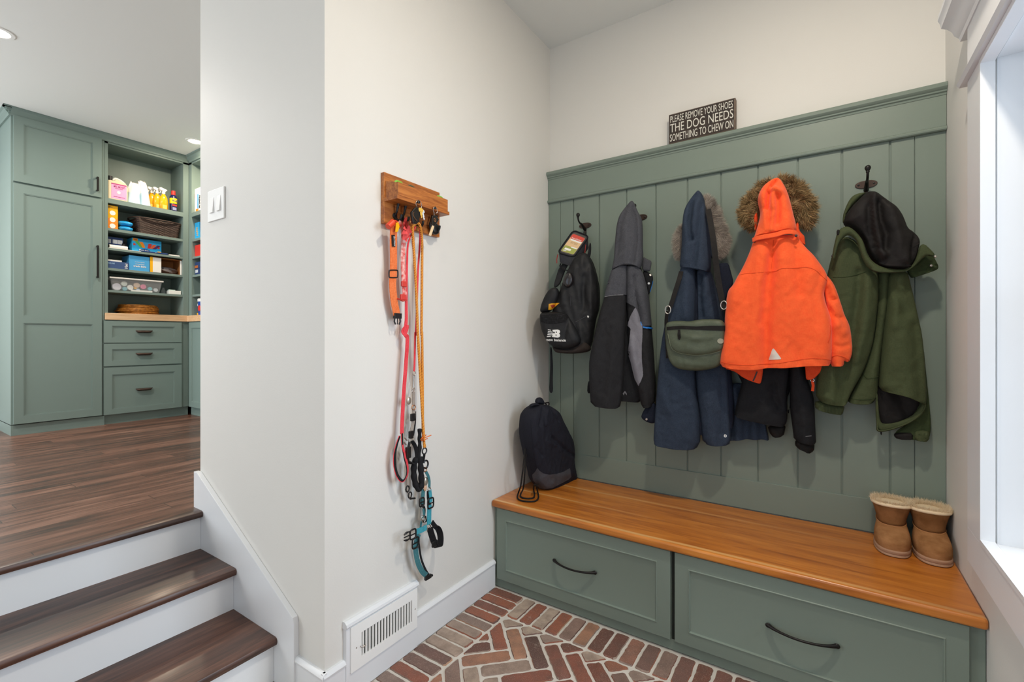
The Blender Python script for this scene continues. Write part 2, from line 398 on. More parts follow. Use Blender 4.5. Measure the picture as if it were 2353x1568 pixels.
def text_on(name, s, quad, obs, m, parent, bold=True, th=.001):
    """lettering draped on a surface; quad = picture corners bl, br, tr, tl"""
    V, Fc = text_mesh(s, bold); o = MB(); top = []; bot = []; last = None
    for a, b in sorted(V.tolist(), key=lambda q: -q[0])[:40]:
        p = [quad[0][i]*(1-a)*(1-b)+quad[1][i]*a*(1-b)+quad[2][i]*a*b+quad[3][i]*(1-a)*b for i in (0, 1)]
        h = hit(p[0], p[1], obs)
        if h: last = h
    for a, b in V:
        p = [quad[0][i]*(1-a)*(1-b)+quad[1][i]*a*(1-b)+quad[2][i]*a*b+quad[3][i]*(1-a)*b for i in (0, 1)]
        h = hit(p[0], p[1], obs)
        if h is None:
            if last is None: return None
            r_ = ray(p[0], p[1]).normalized(); h = (CAM+r_*((last[0]-CAM).length), last[1])
        else: last = h
        top.append(h[0]+h[1]*(th+.0015)); bot.append(h[0])
    n = len(V); E = set((f[i], f[(i+1) % len(f)]) for f in Fc for i in range(len(f)))
    o.v = [tuple(p) for p in top+bot]; o.f = list(Fc)+[tuple(i+n for i in f[::-1]) for f in Fc]+[(a, b, b+n, a+n) for a, b in E if (b, a) not in E]
    return o.build(name, m, parent)
def strands(name, roots, m, parent, length=.05, w=.0016, curl=.4, seg=4, clump=0):
    """fur: one tapering bent blade per root; roots = (point, direction)"""
    o = MB()
    for p, d in roots:
        p = Vector(p); d = Vector(d).normalized(); L = length*random.uniform(.55, 1.15)
        if clump: d = (d+noise.noise_vector(p*34)*clump).normalized()
        j = Vector((random.gauss(0, 1), random.gauss(0, 1), random.gauss(0, 1)))*curl; wv_ = noise.noise_vector(Vector(p)*26+Vector((3, 1, 7)))*1.3 if clump else None; side = d.cross(Vector((random.random()-.5, random.random()-.5, random.random()-.5))).normalized()
        bend = Vector((random.gauss(0, 1), random.gauss(0, 1), random.gauss(0, 1)-.4))*curl*.8
        if clump: bend = bend*.35+wv_; j = j*.4
        vs = []; dd = (d+j*.6).normalized(); q = p
        for k in range(seg+1):
            ww = w*(1-k/seg)**.7+.0001; vs += [q-side*ww/2, q+side*ww/2]; dd = (dd+bend*.35).normalized(); q = q+dd*(L/seg)
        o.add(vs, [(2*k, 2*k+1, 2*k+3, 2*k+2) for k in range(seg)])
    return o.build(name, m, parent)
def rings_front(mb, rect, levels, P):
    """framed panel front; rect=(u0,u1,v0,v1); levels=[(inset,depth)]; P(u,v,d)->point, d outward"""
    u0, u1, v0, v1 = rect; vs = []
    for ins, dp in levels: vs += [P(u0+ins, v0+ins, dp), P(u1-ins, v0+ins, dp), P(u1-ins, v1-ins, dp), P(u0+ins, v1-ins, dp)]
    fs = []; n = len(levels)
    for k in range(n-1):
        for i in range(4): j = (i+1) % 4; fs.append((k*4+i, k*4+j, (k+1)*4+j, (k+1)*4+i))
    fs += [((n-1)*4, (n-1)*4+1, (n-1)*4+2, (n-1)*4+3), (3, 2, 1, 0)]
    mb.add(vs, fs); return mb

# ------------------------------------------------------------------ materials of the rooms
M_wall = mat('wall_paint', '#dbd9d4', .6, bump=.12, bscale=160, spec=.3)
M_ceil = mat('ceiling_paint', '#e2e4e1', .7, spec=.25)
M_trim = mat('trim_paint', '#e1e3e6', .35, spec=.45)
M_green = mat('green_cabinet_paint', '#7a877d', .42, bump=.05, bscale=90, spec=.4)
M_greenP = mat('green_pantry_paint', '#758680', .42, bump=.05, bscale=90, spec=.4)
M_dark = mat('dark_gap', '#20241f', .8)
M_black = mat('black_metal', '#1d1a19', .38, metal=.4, spec=.5)
M_bronze = mat('bronze_metal', '#43352f', .36, metal=.55, spec=.5)
M_steel = mat('steel', '#b9b4ae', .25, metal=1)
M_blackpl = mat('black_plastic', '#161617', .4)
M_white = mat('white_plastic', '#eeeeec', .35)
M_oak = wood('dark_oak_floor', [(.28, '#33211a'), (.44, '#523529'), (.58, '#6d4a3b'), (.75, '#886454')], 1, (.9, 9), .36, .2, plank=(1.15, .098, .0016, '#2a1b15'))
M_tread = wood('dark_oak_tread', [(.30, '#251712'), (.46, '#3f2920'), (.6, '#58392c'), (.78, '#70503f')], 1, (.8, 10), .42, .12, plank=(6, .16, .0008, '#2a1d17'))
M_cherry = wood('cherry_bench', [(.28, '#94501a'), (.45, '#b66b25'), (.6, '#c67a2d'), (.78, '#d68b3c')], 0, (.9, 9), .34, .25,
                streaks=[(-.412, .011, '#e0ae6c', .0, .9), (-.205, .013, '#dba766', .1, 1.9), (-.628, .012, '#e6b878', .3, 3.2)], bump=.08)
M_rack = wood('oiled_rack_wood', [(.3, '#7a3d14'), (.46, '#a05a22'), (.6, '#b8702f'), (.8, '#c98743')], 1, (2.5, 26), .42, .12)
M_maple = wood('maple_counter', [(.3, '#c49a72'), (.5, '#d4ad84'), (.75, '#dfbe98')], 1, (1.5, 18), .4, .2)

# ------------------------------------------------------------------ shell
def S(name, x0, x1, y0, y1, z0, z1, m):
    return struct(MB().box(x0, x1, y0, y1, z0, z1).build(name, m))
S('ceiling', XB-.1, W+.35, YF-.1, .3, ZC, ZC+.1, M_ceil)
S('wall_back', 0, W+.02, 0, .12, 0, ZC, M_wall)
S('wall_left', XE, 0, Y1, .12, 0, ZC, M_wall)
S('wall_upper_back', XB-.1, XE, .12, .24, 0, ZC, M_wall)
S('wall_upper_left', XB-.1, XB, YF, .12, 0, ZC, M_wall)
# right wall with the window opening
WY0, WY1, WZ0, WZ1 = -2.28, -.632, .705, 2.222; WT = .27
wr = MB(); wr.box(W, W+WT, WY1, .12, 0, ZC); wr.box(W, W+WT, YF, WY0, 0, ZC); wr.box(W, W+WT, WY0, WY1, 0, WZ0); wr.box(W, W+WT, WY0, WY1, WZ1, ZC)
struct(wr.build('wall_right', M_wall))
# wall behind the camera: invented opening for the entry fill, and an upper window
wf = MB(); y0, y1 = YF-.12, YF
wf.box(1.7, W+.02, y0, y1, 0, ZC); wf.box(-.02, 1.7, y0, y1, 2.6, ZC); wf.box(-.02, 1.7, y0, y1, 0, .4); wf.box(-1.9, -.02, y0, y1, 0, ZC)
wf.box(-3.9, -1.9, y0, y1, 0, 1.1); wf.box(-3.9, -1.9, y0, y1, 2.8, ZC); wf.box(XB-.1, -3.9, y0, y1, 0, ZC)
struct(wf.build('wall_front', M_wall))
# window of the right wall: casing, head with crown, stops, sill, sash and glass
def empty_struct(name):
    o = bpy.data.objects.new(name, None); C.objects.link(o); o['kind'] = 'structure'; return o
w1 = MB(); xi = W-.02
w1.box(xi, W, WY1, -.478, WZ0, 2.225)                       # far side casing
w1.box(xi, W, WY0-.155, WY0, WZ0, 2.225)
w1.box(xi, W, WY0-.155, -.478, .59, WZ0)                      # bottom apron casing
w1.box(xi, W, WY0-.155, -.478, 2.245, 2.41)                   # head board
win = struct(w1.build('window_1', M_trim, bevel=.0015))
w2 = MB(); w2.prism([(W, -.445, 2.222), (W-.035, -.445, 2.222), (W-.042, -.445, 2.234), (W-.035, -.445, 2.247), (W, -.445, 2.247)], (0, WY0-.12, 0)); w2.build('head_bead', M_trim, win, smooth=30)
cp = [(0, 2.405), (-.024, 2.405), (-.028, 2.418), (-.04, 2.43), (-.046, 2.446), (-.06, 2.462), (-.075, 2.47), (-.078, 2.488), (-.084, 2.5), (-.084, 2.515), (0, 2.515)]
MB().prism([(W+a, -.40, z) for a, z in cp], (0, WY0-.16, 0)).build('head_crown', M_trim, win, smooth=25)
st = MB()                                                    # inner stop bead all round and deep jamb lining
st.box(W-.022, W+.012, WY1-.016, WY1, WZ0+.014, WZ1-.016); st.box(W-.022, W+.012, WY0, WY0+.016, WZ0+.014, WZ1-.016)
st.box(W-.022, W+.012, WY0, WY1, WZ1-.016, WZ1); st.box(W-.022, W+.012, WY0, WY1, WZ0, WZ0+.014)
st.build('window_stop', M_trim, win)
ln = MB(); ln.box(W+.018, W+WT, WY1-.006, WY1, WZ0, WZ1); ln.box(W+.018, W+WT, WY0, WY0+.006, WZ0, WZ1)
ln.box(W+.018, W+WT, WY0+.006, WY1-.006, WZ1-.006, WZ1); ln.box(W+.018, W+WT, WY0+.006, WY1-.006, WZ0, WZ0+.006); ln.build('jamb_lining', M_trim, win)
sa = MB(); xs = W+.19
for a, b in ((WY0+.006, WY0+.05), (WY1-.05, WY1-.006), (-1.48, -1.43)): sa.box(xs, xs+.035, a, b, WZ0+.006, WZ1-.006)
sa.box(xs+.001, xs+.034, WY0+.007, WY1-.007, WZ0+.006, WZ0+.05); sa.box(xs+.001, xs+.034, WY0+.007, WY1-.007, WZ1-.05, WZ1-.006); sa.box(xs+.002, xs+.033, WY0+.007, WY1-.007, 1.44, 1.48)
sa.build('sash', M_trim, win)
M_glass = bpy.data.materials.new('window_glass'); M_glass.use_nodes = True
g = NT(M_glass); tr = g.add('ShaderNodeBsdfTransparent'); ms = g.add('ShaderNodeMixShader'); ms.inputs[0].default_value = .06
g.b.inputs['Roughness'].default_value = .02; g.link(tr.outputs[0], ms.inputs[1]); g.link(g.b.outputs[0], ms.inputs[2]); g.link(ms.outputs[0], g.n['Material Output'].inputs[0])
MB().box(W+.245, W+.249, WY0, WY1, WZ0, WZ1).build('glass', M_glass, win)

# ------------------------------------------------------------------ baseboards, skirt, vent block
def base(name, path, ztop=.146):
    """baseboard run along +X or +Y facing lines; path = (x0,y0,x1,y1,nx,ny)"""
    x0, y0, x1, y1, nx, ny = path; prof = [(0, 0), (.014, 0), (.014, ztop-.024), (.017, ztop-.022), (.019, ztop-.014), (.015, ztop-.006), (.008, ztop), (0, ztop)]
    return struct(MB().prism([(x0+nx*a, y0+ny*a, z) for a, z in prof], (x1-x0, y1-y0, 0)).build(name, M_trim, smooth=30))
base('baseboard_left', (0, -1.213, 0, -.629, 1, 0))
base('baseboard_left', (0, Y1-.0142, 0, -1.577, 1, 0))
base('baseboard_end', (-.16, Y1, .0145, Y1, 0, -1))
base('baseboard_right', (W, YF, W, -.98, -1, 0))
vb = MB(); vb.box(0, .018, -1.577, -1.213, 0, .262); vb.prism([(0, -1.58, .262), (.0195, -1.58, .262), (.026, -1.58, .270), (.024, -1.58, .28), (.012, -1.58, .288), (0, -1.58, .288)], (0, .37, 0))
struct(vb.build('trim_1', M_trim, smooth=30))
# casing of the door beyond the pantry
dc = MB(); dc.box(XB, XB+.03, -2.2, -1.93, ZU, 2.96); dc.box(XB, XB+.045, -2.3, -1.9, 2.96, 3.06); dc.box(XB, XB+.06, -2.32, -1.88, 3.06, 3.09)
struct(dc.build('trim_2', M_trim, bevel=.002))
sh = MB(); sh.box(XB, XB+.016, -1.9, -1.2, ZU, ZU+.14); struct(sh.build('baseboard_upper', M_trim))

# ------------------------------------------------------------------ floors
up = MB(); up.box(XB, -.935, YF, .12, ZU-.03, ZU)
struct(up.build('floor', M_oak))
X3, X2, X1 = -.902, -.589, -.272
stairs = thing('staircase', 'white staircase with dark brown wood treads climbing to the upper hall', 'stairs', (-.55, -2.8, 0))
def nosing_board(x0, x1, z, m, nm):
    o = MB(); prof = [(x0, z-.03), (x1-.012, z-.03), (x1-.003, z-.027), (x1, z-.018), (x1, z-.011), (x1-.004, z-.003), (x1-.012, z), (x0, z)]
    o.prism([(a, YF+.01, b) for a, b in prof], (0, Y1-.022-YF-.01, 0)); return o.build(nm, m, stairs, smooth=30)
nosing_board(-.935, X3, ZU, M_tread, 'landing_nosing')
nosing_board(X3-.03, X2, .362, M_tread, 'tread'); nosing_board(X2-.03, X1, .181, M_tread, 'tread')
for x, z0, z1 in ((X3-.028, .362, ZU-.03), (X2-.028, .181, .332), (X1-.028, 0, .151)):
    MB().box(x-.018, x, YF+.01, Y1-.022, z0, z1).build('riser', M_trim, stairs)
sk = [(-1.0, .30), (-1.0, .712), (-.968, .712), (-.168, .292), (-.16, .27), (-.16, 0), (-.70, 0), (0, 0)]
MB().prism([(x, Y1-.0215, z) for x, z in sk[:-1]], (0, .0212, 0)).build('skirt_board', M_trim, stairs, bevel=.0015)

# brick floor: soldier border along the walls, herringbone field at 45 degrees, real bricks in a mortar bed
def clip(poly, ax, val, keep):
    out = []
    for i in range(len(poly)):
        a = poly[i]; b = poly[(i+1) % len(poly)]; ia = (a[ax]-val)*keep >= 0; ib = (b[ax]-val)*keep >= 0
        if ia: out.append(a)
        if ia != ib: t = (val-a[ax])/(b[ax]-a[ax]); out.append((a[0]+(b[0]-a[0])*t, a[1]+(b[1]-a[1])*t))
    return out
def parea(p): return abs(sum(p[i][0]*p[(i+1) % len(p)][1]-p[(i+1) % len(p)][0]*p[i][1] for i in range(len(p))))/2
BL, BW, G = .197, .062, .0125
bricks = []
y = -.632
while y > YF: bricks.append([(.014, y-.0555), (.199, y-.0555), (.199, y), (.014, y)]); y -= .0685
x = .2115
while x < W: bricks.append([(x, -.808), (min(x+.0585, W), -.808), (min(x+.0585, W), -.628), (x, -.628)]); x += .0708
u = (math.cos(-PI/4), math.sin(-PI/4)); v = (math.cos(PI/4), math.sin(PI/4)); P0 = (.2585, -.897)
pit = .0725; Lp = pit*3
fx0, fy1 = .2125, -.8215
def herring():
    out = []
    for n in range(-60, 61):
        for m in range(-30, 31):
            a = n+3*m*0; 
            # step vectors (1,1) and (3,-3): horizontal brick at cell, vertical brick beside it
            ox = n+3*m; oy = n-3*m
            out.append((ox, oy, 3, 1)); out.append((ox+3, oy-2+0, 1, 3))
    return out
def worldp(a, b): return (P0[0]+u[0]*a*pit+v[0]*b*pit, P0[1]+u[1]*a*pit+v[1]*b*pit)
g2 = G/2/pit
for ox, oy, lw, lh in herring():
    q = [worldp(ox+g2, oy+g2), worldp(ox+lw-g2, oy+g2), worldp(ox+lw-g2, oy+lh-g2), worldp(ox+g2, oy+lh-g2)]
    if max(p[0] for p in q) < fx0 or min(p[0] for p in q) > W or min(p[1] for p in q) > fy1 or max(p[1] for p in q) < -3.2: continue
    q = clip(q, 0, fx0, 1); q = clip(q, 1, fy1, -1) if q else q; q = clip(q, 0, W, -1) if q else q
    if len(q) >= 3 and parea(q) > .0007: bricks.append(q)
bm = MB(); rb = random.Random(3)
for q in bricks:
    if sum(q[i][0]*q[(i+1) % len(q)][1]-q[(i+1) % len(q)][0]*q[i][1] for i in range(len(q))) < 0: q = q[::-1]
    cx_ = sum(p[0] for p in q)/len(q); cy_ = sum(p[1] for p in q)/len(q)
    if cy_ < -3.2: continue
    r = []
    for i in range(len(q)):                                   # worn rounded corners
        a, b, c = q[i-1], q[i], q[(i+1) % len(q)]; rr = rb.uniform(.004, .010)
        la, lc = math.dist(a, b), math.dist(b, c)
        for t_, (e, le) in ((0, (a, la)), (1, (c, lc))):
            k = min(rr, le*.35)/max(le, 1e-6); r.append((b[0]+(e[0]-b[0])*k, b[1]+(e[1]-b[1])*k))
    r = resample(r, .011); ph = rb.uniform(0, 9); out = []
    for p in r:
        d = math.hypot(p[0]-cx_, p[1]-cy_)+1e-6; j = rb.gauss(0, .0011)+.0012*math.sin(d*90+ph)
        out.append((p[0]+(p[0]-cx_)/d*j, p[1]+(p[1]-cy_)/d*j))
    h = rb.uniform(-.0015, .001); n = len(out)
    vs = [(p[0], p[1], -.02) for p in out]+[(p[0], p[1], -.004+h) for p in out]+[(p[0]+(cx_-p[0])*.06, p[1]+(cy_-p[1])*.06, h) for p in out]
    fs = [tuple(range(2*n, 3*n))]+[(i, (i+1) % n, n+(i+1) % n, n+i) for i in range(n)]+[(n+i, n+(i+1) % n, 2*n+(i+1) % n, 2*n+i) for i in range(n)]
    bm.add(vs, fs)
M_brick = bpy.data.materials.new('worn_brick'); M_brick.use_nodes = True; t = NT(M_brick)
gi = t.add('ShaderNodeNewGeometry')
r = ramp(t, [(0, '#5f453f'), (.14, '#84503f'), (.27, '#a05f46'), (.4, '#8a5242'), (.5, '#75574f'), (.6, '#a08a7c'), (.72, '#b9a594'), (.82, '#8f7a70'), (.9, '#9a5f48'), (1, '#c2a384')]); t.link(gi.outputs['Random Per Island'], r.inputs[0])
tc = t.add('ShaderNodeTexCoord')
n1 = t.add('ShaderNodeTexNoise', i_Scale=16.0, i_Detail=6.0, i_Roughness=.65); t.link(tc.outputs['Object'], n1.inputs['Vector'])
m1 = t.add('ShaderNodeMapRange'); m1.inputs[1].default_value = .4; m1.inputs[2].default_value = .7; m1.inputs[4].default_value = .55; t.link(n1.outputs[0], m1.inputs[0])
x1 = t.add('ShaderNodeMix', data_type='RGBA'); x1.inputs[7].default_value = srgb('#5a4a43'); t.link(m1.outputs[0], x1.inputs[0]); t.link(r.outputs[0], x1.inputs[6])
n2 = t.add('ShaderNodeTexNoise', i_Scale=330.0, i_Detail=3.0); t.link(tc.outputs['Object'], n2.inputs['Vector'])
m2 = t.add('ShaderNodeMapRange'); m2.inputs[1].default_value = .56; m2.inputs[2].default_value = .72; m2.inputs[4].default_value = .45; t.link(n2.outputs[0], m2.inputs[0])
x2 = t.add('ShaderNodeMix', data_type='RGBA'); x2.inputs[7].default_value = srgb('#c9b3a3'); t.link(m2.outputs[0], x2.inputs[0]); t.link(x1.outputs[2], x2.inputs[6])
n3 = t.add('ShaderNodeTexNoise', i_Scale=7.0, i_Detail=8.0, i_Roughness=.8); t.link(tc.outputs['Object'], n3.inputs['Vector'])
m3 = t.add('ShaderNodeMapRange'); m3.inputs[1].default_value = .6; m3.inputs[2].default_value = .68; m3.inputs[4].default_value = .4; t.link(n3.outputs[0], m3.inputs[0])
x3 = t.add('ShaderNodeMix', data_type='RGBA'); x3.inputs[7].default_value = srgb('#cdbcae'); t.link(m3.outputs[0], x3.inputs[0]); t.link(x2.outputs[2], x3.inputs[6])
t.link(x3.outputs[2], t.b.inputs['Base Color']); t.b.inputs['Roughness'].default_value = .6
bp = t.add('ShaderNodeBump'); bp.inputs['Strength'].default_value = .6; bp.inputs['Distance'].default_value = .003; t.link(n2.outputs[0], bp.inputs['Height']); t.link(bp.outputs[0], t.b.inputs['Normal'])
M_mortar = mat('pale_mortar', '#d6d0c7', .85, bump=.5, bscale=220, var=.25, vscale=12)
fl = bm.build('floor', M_brick, smooth=35); struct(fl)
mo = MB().box(-.35, W, -3.2, 0, -.05, -.005).build('mortar_bed', M_mortar, fl)
lo = MB().box(-.35, W, YF, -3.2, -.05, -.001).build('floor', M_brick); struct(lo)

# ------------------------------------------------------------------ hall panelling on the back wall
pn = thing('wall_panelling', 'tall grey-green board panelling with moulded cap rail behind the hooks', 'panelling', (W/2, 0, .47))
gx = [0, .088, .18, .354, .526, .698, .871, 1.041, 1.214, 1.386, 1.561, 1.735, 1.818, W]
bd = MB(); gap = {.088: .002, 1.818: .002}
for a, b in zip(gx[:-1], gx[1:]): bd.box(a+(.0035 if a not in gap and a > 0 else .001), b-(.0035 if b not in gap and b < W else .001), -.02, 0, .474, 2.3)
bd.build('panel_boards', M_green, pn, bevel=.0018)
MB().box(.001, W-.001, -.0135, 0, .474, 2.3).build('backing', M_green, pn)
MB().box(.001, W-.001, -.0265, 0, .474, .622).build('bottom_rail', M_green, pn, bevel=.002)
MB().box(.001, W-.001, -.030, 0, 2.236, 2.40).build('frieze_board', M_green, pn, bevel=.001)
be = [(-.02, 2.222), (-.034, 2.222), (-.0385, 2.226), (-.0395, 2.232), (-.037, 2.238), (-.03, 2.242), (-.02, 2.242)]
MB().prism([(.001, y, z) for y, z in be], (W-.002, 0, 0)).build('bead', M_green, pn, smooth=30)
cp = [(-.005, 2.372), (-.032, 2.372), (-.034, 2.380), (-.040, 2.384), (-.041, 2.39), (-.047, 2.394), (-.052, 2.401), (-.053, 2.411), (-.049, 2.419), (-.044, 2.421), (-.005, 2.421)]
MB().prism([(.001, y, z) for y, z in cp], (W-.002, 0, 0)).build('cap_rail', M_green, pn, smooth=25)

# ------------------------------------------------------------------ storage bench
bn = thing('storage_bench', 'grey-green built-in bench base with two wide drawers on the brick floor', 'bench', (W/2, -.3, 0))
cb = MB(); cb.box(.002, W-.002, -.607, -.002, .001, .436); cb.build('carcass', M_green, bn)
fr = MB(); fr.box(.002, .024, -.612, -.6, .001, .436); fr.box(1.879, W-.002, -.612, -.6, .001, .436); fr.box(.945, .961, -.612, -.6, .001, .436); fr.box(.002, W-.002, -.6125, -.6, .001, .047)
fr.build('face_frame', M_green, bn)
MB().box(.947, .959, -.6135, -.61, .048, .43).build('shadow_gap', M_dark, bn)
for k, (a, b) in enumerate(((.0255, .944), (.962, 1.878))):
    d = MB(); P = lambda u_, v_, q: (u_, -.612-q, v_)
    rings_front(d, (a, b, .05, .431), [(0, 0), (0, .0165), (.0015, .018), (.056, .018), (.058, .0205), (.0605, .0205), (.0625, .0175), (.0635, .013), (.066, .012)], P)
    dr = d.build('drawer', M_green, bn, smooth=25)
    h = MB(); cx_ = (a+b)/2+.003; w_ = .107; pth = []; rad = []
    for i in range(17):
        s_ = -1+2*i/16; pth.append((cx_+w_*s_, -.632-.030*(1-s_*s_)**.8 , .242-.004*(1-s_*s_))); rad.append(.0045+.0035*abs(s_)**5)
    h.tube(pth, rad, 10)
    for s_ in (-1, 1): h.ball((cx_+s_*(w_+.001), -.6325, .242), .0095, 12, (1.15, .5, 1))
    h.build('handle', M_black, dr, smooth=50)
tp = MB().box(.001, W-.001, -.648, -.0275, .437, .473).build('bench_top', M_cherry, bevel=.011, seg=4)
tag(tp, 'glossy orange-brown wooden bench top with pale grain streaks over the drawers', 'bench top')

# sign on the cap rail
yS = -.046; z0 = 2.4215; a = at_y(1537, 300, yS).x; b = at_y(1690, 260, yS).x; zt = at_y(1612, 244.5, yS).z
sg = thing('wooden_sign', 'small dark wooden box sign with white lettering standing on the cap rail', 'sign', ((a+b)/2, yS+.02, z0))
M_sgf = mat('sign_face', '#2e2723', .7, var=.5, vscale=30, col2='#4a3a30'); M_sge = mat('sign_edge', '#7a6a5c', .7, var=.6, vscale=40, col2='#453a33'); M_let = mat('sign_letter', '#d8d6cc', .7)
MB().box(a, b, yS, -.008, z0, zt).build('box_frame', M_sge, sg, bevel=.002)
MB().box(a+.003, b-.006, yS-.0012, yS+.001, z0+.003, zt-.004).build('painted_face', M_sgf, sg)
hh = zt-z0; ww = b-a
for s_, f0, f1, l, r_ in (('SOMETHING TO CHEW ON', .07, .315, .02, .03), ('THE DOG NEEDS', .375, .66, .02, .03), ('PLEASE REMOVE YOUR SHOES', .705, .93, .025, .035)):
    text('lettering', s_, M_let, sg, (a+ww*l, yS-.0013, z0+hh*f0), (ww*(1-l-r_), 0, 0), (0, 0, hh*(f1-f0)), bold=False)

# ------------------------------------------------------------------ coat hooks
HX = [.262, .609, .957, 1.303, 1.650]
hl = ['first black iron coat hook from the left, above the backpack', 'black iron coat hook just right of the grey jacket hood', 'black iron coat hook hidden under the navy hood', 'black iron coat hook hidden under the orange hood', 'black iron coat hook above the green coat, knob end fully visible']
def make_hook(label):
    t_ = thing('coat_hook', label, 'hook', (0, -.02, 2.045), group='black coat hooks on the panelling')
    p = MB(); out = []
    for i in range(28):
        a_ = 2*PI*i/28; c_ = math.cos(a_); out.append((.041*math.copysign(abs(c_)**.8, c_), math.sin(a_)*.0175))
    p.prism([(x_, -.02, 2.045+z_) for x_, z_ in out], (0, -.005, 0)); p.prism([(-.007, -.02, 2.04), (.007, -.02, 2.04), (.008, -.02, 1.985), (.011, -.02, 1.97), (.007, -.02, 1.957), (-.007, -.02, 1.957), (-.011, -.02, 1.97), (-.008, -.02, 1.985)], (0, -.0045, 0))
    pl = p.build('back_plate', M_bronze, t_, bevel=.0015)
    for x_, z_ in ((-.028, 2.045), (.028, 2.045), (0, 1.967)): MB().ball((x_, -.0255, z_), .0042, 8, (1, .4, 1)).build('screw', M_blackpl, pl, smooth=60)
    path = cr([(0, -.026, 2.020), (0, -.045, 2.028), (0, -.072, 2.043), (0, -.100, 2.046), (0, -.118, 2.058), (0, -.124, 2.074)], 5)
    MB().tube(path, [.0105-.0055*min(1, i/(len(path)*.55)) for i in range(len(path))], 12).build('arm', M_black, t_, smooth=60)
    MB().lathe([(.0001, 2.068), (.006, 2.069), (.0075, 2.073), (.006, 2.076), (.0085, 2.080), (.0115, 2.087), (.0105, 2.095), (.006, 2.100), (.0001, 2.101)], (0, -.124, 0), 16).build('knob', M_black, t_, smooth=50)
    lo_ = cr([(0, -.026, 2.005), (0, -.034, 1.975), (0, -.05, 1.955), (0, -.07, 1.958), (0, -.078, 1.975)], 5)
    MB().tube(lo_, [.009-.004*i/len(lo_) for i in range(len(lo_))], 10).build('lower_arm', M_black, t_, smooth=60)
    return t_
def copy_thing(t_, dx, dy, dz, label):
    r_ = t_.copy(); C.objects.link(r_); r_.location = Vector(t_.location)+Vector((dx, dy, dz)); r_['label'] = label
    def rec(o, parent):
        for c in [q for q in bpy.data.objects if q.parent == o]:
            d = c.copy(); C.objects.link(d); mi = c.matrix_parent_inverse.copy(); d.parent = parent; d.matrix_parent_inverse = mi; rec(c, d)
    rec(t_, r_); return r_
hk = make_hook(hl[0])
for k in range(1, 5): copy_thing(hk, HX[k], 0, 0, hl[k])
hk.location.x += HX[0]

# ------------------------------------------------------------------ light switch, vent register
sw = thing('light_switch', 'white double rocker light switch on the narrow wall face', 'switch', (-.815, Y1, 1.96))
p = MB(); p.box(-.893, -.737, Y1-.007, Y1, 1.888, 2.030); p.build('cover_plate', M_white, sw, bevel=.002)
for x_ in (-.848, -.782):
    q = MB(); q.hexa([(x_-.017, Y1-.006, 1.925), (x_+.017, Y1-.006, 1.925), (x_+.017, Y1-.006, 1.995), (x_-.017, Y1-.006, 1.995), (x_-.017, Y1-.014, 1.925), (x_+.017, Y1-.014, 1.925), (x_+.017, Y1-.008, 1.995), (x_-.017, Y1-.008, 1.995)]); q.build('rocker', M_white, sw, bevel=.001)
vt = thing('vent_register', 'white metal floor-level air vent with vertical louvres in the baseboard', 'vent', (.018, -1.395, .175))
v_ = MB(); X = .018
ya, yb, za, zb = -1.560, -1.219, .090, .260; oa, ob, pa, pb = -1.512, -1.250, .128, .221
for (c, d, e, f_) in ((ya, yb, za, pa), (ya, yb, pb, zb), (ya, oa, pa, pb), (ob, yb, pa, pb)): v_.box(X, X+.006, c, d, e, f_)
v_.build('faceplate', M_white, vt)
MB().box(X-.0005, X+.0004, oa, ob, pa, pb).build('duct_opening', M_dark, vt)
n = 17
for i in range(n):
    yc = oa+(i+.5)*(ob-oa)/n; w_ = .0058; q = MB()
    q.hexa([(X+.0005, yc-w_*.4, pa), (X+.0015, yc-w_*.1, pa), (X+.0015, yc-w_*.1, pb), (X+.0005, yc-w_*.4, pb), (X+.0045, yc+w_*.1, pa), (X+.0055, yc+w_*.75, pa), (X+.0055, yc+w_*.75, pb), (X+.0045, yc+w_*.1, pb)]); q.build('louvre', M_white, vt)
MB().tube([(X+.006, -1.519, .172), (X+.013, -1.510, .166), (X+.016, -1.500, .170)], .0022, 8).build('lever', M_steel, vt, smooth=60)
for y_ in (-1.536, -1.232): MB().ball((X+.0065, y_, .175), .003, 8, (.4, 1, 1)).build('screw', M_steel, vt, smooth=60)

# ------------------------------------------------------------------ pantry cabinets
XF = -4.04
def framed_door(nm, parent, y0, y1, panels, z0, z1, m, x=XF, th=.02):
    """door slab facing +X with recessed, beaded panels"""
    d = MB(); ys = [y0]+sorted({q for p_ in panels for q in p_[:2]})+[y1]; zs = [z0]+sorted({q for p_ in panels for q in p_[2:]})+[z1]
    d.box(x, x+th-.008, y0, y1, z0, z1)
    for i in range(len(ys)-1):
        for j in range(len(zs)-1):
            c = ((ys[i]+ys[i+1])/2, (zs[j]+zs[j+1])/2)
            if any(p_[0] < c[0] < p_[1] and p_[2] < c[1] < p_[3] for p_ in panels): continue
            d.box(x+th-.009, x+th, ys[i], ys[i+1], zs[j], zs[j+1])
    for a_, b_, c_, e_ in panels:
        P = lambda u_, v_, q: (x+q, u_, v_)
        w_ = .007
        for q in ((a_-.001, a_+w_, c_-.001, e_+.001), (b_-w_, b_+.001, c_-.001, e_+.001), (a_+w_, b_-w_, c_-.001, c_+w_), (a_+w_, b_-w_, e_-w_, e_+.001)): d.box(x+th-.009, x+th-.003, *q)
    return d.build(nm, m, parent)
tc_ = thing('tall_pantry_cabinet', 'tall grey-green pantry cabinet with two framed doors at far left', 'cabinet', (-4.35, -1.5, ZU))
q = MB(); q.box(-4.70, XF, -1.80, -1.203, ZU+.085, ZC-.05); q.box(-4.70, XF-.0, -1.80, -1.203, ZU, ZU+.09); q.build('carcass', M_greenP, tc_)
dd = framed_door('door', tc_, -1.787, -1.226, [(-1.729, -1.289, 2.700, 3.120)], 2.638, 3.178, M_greenP)
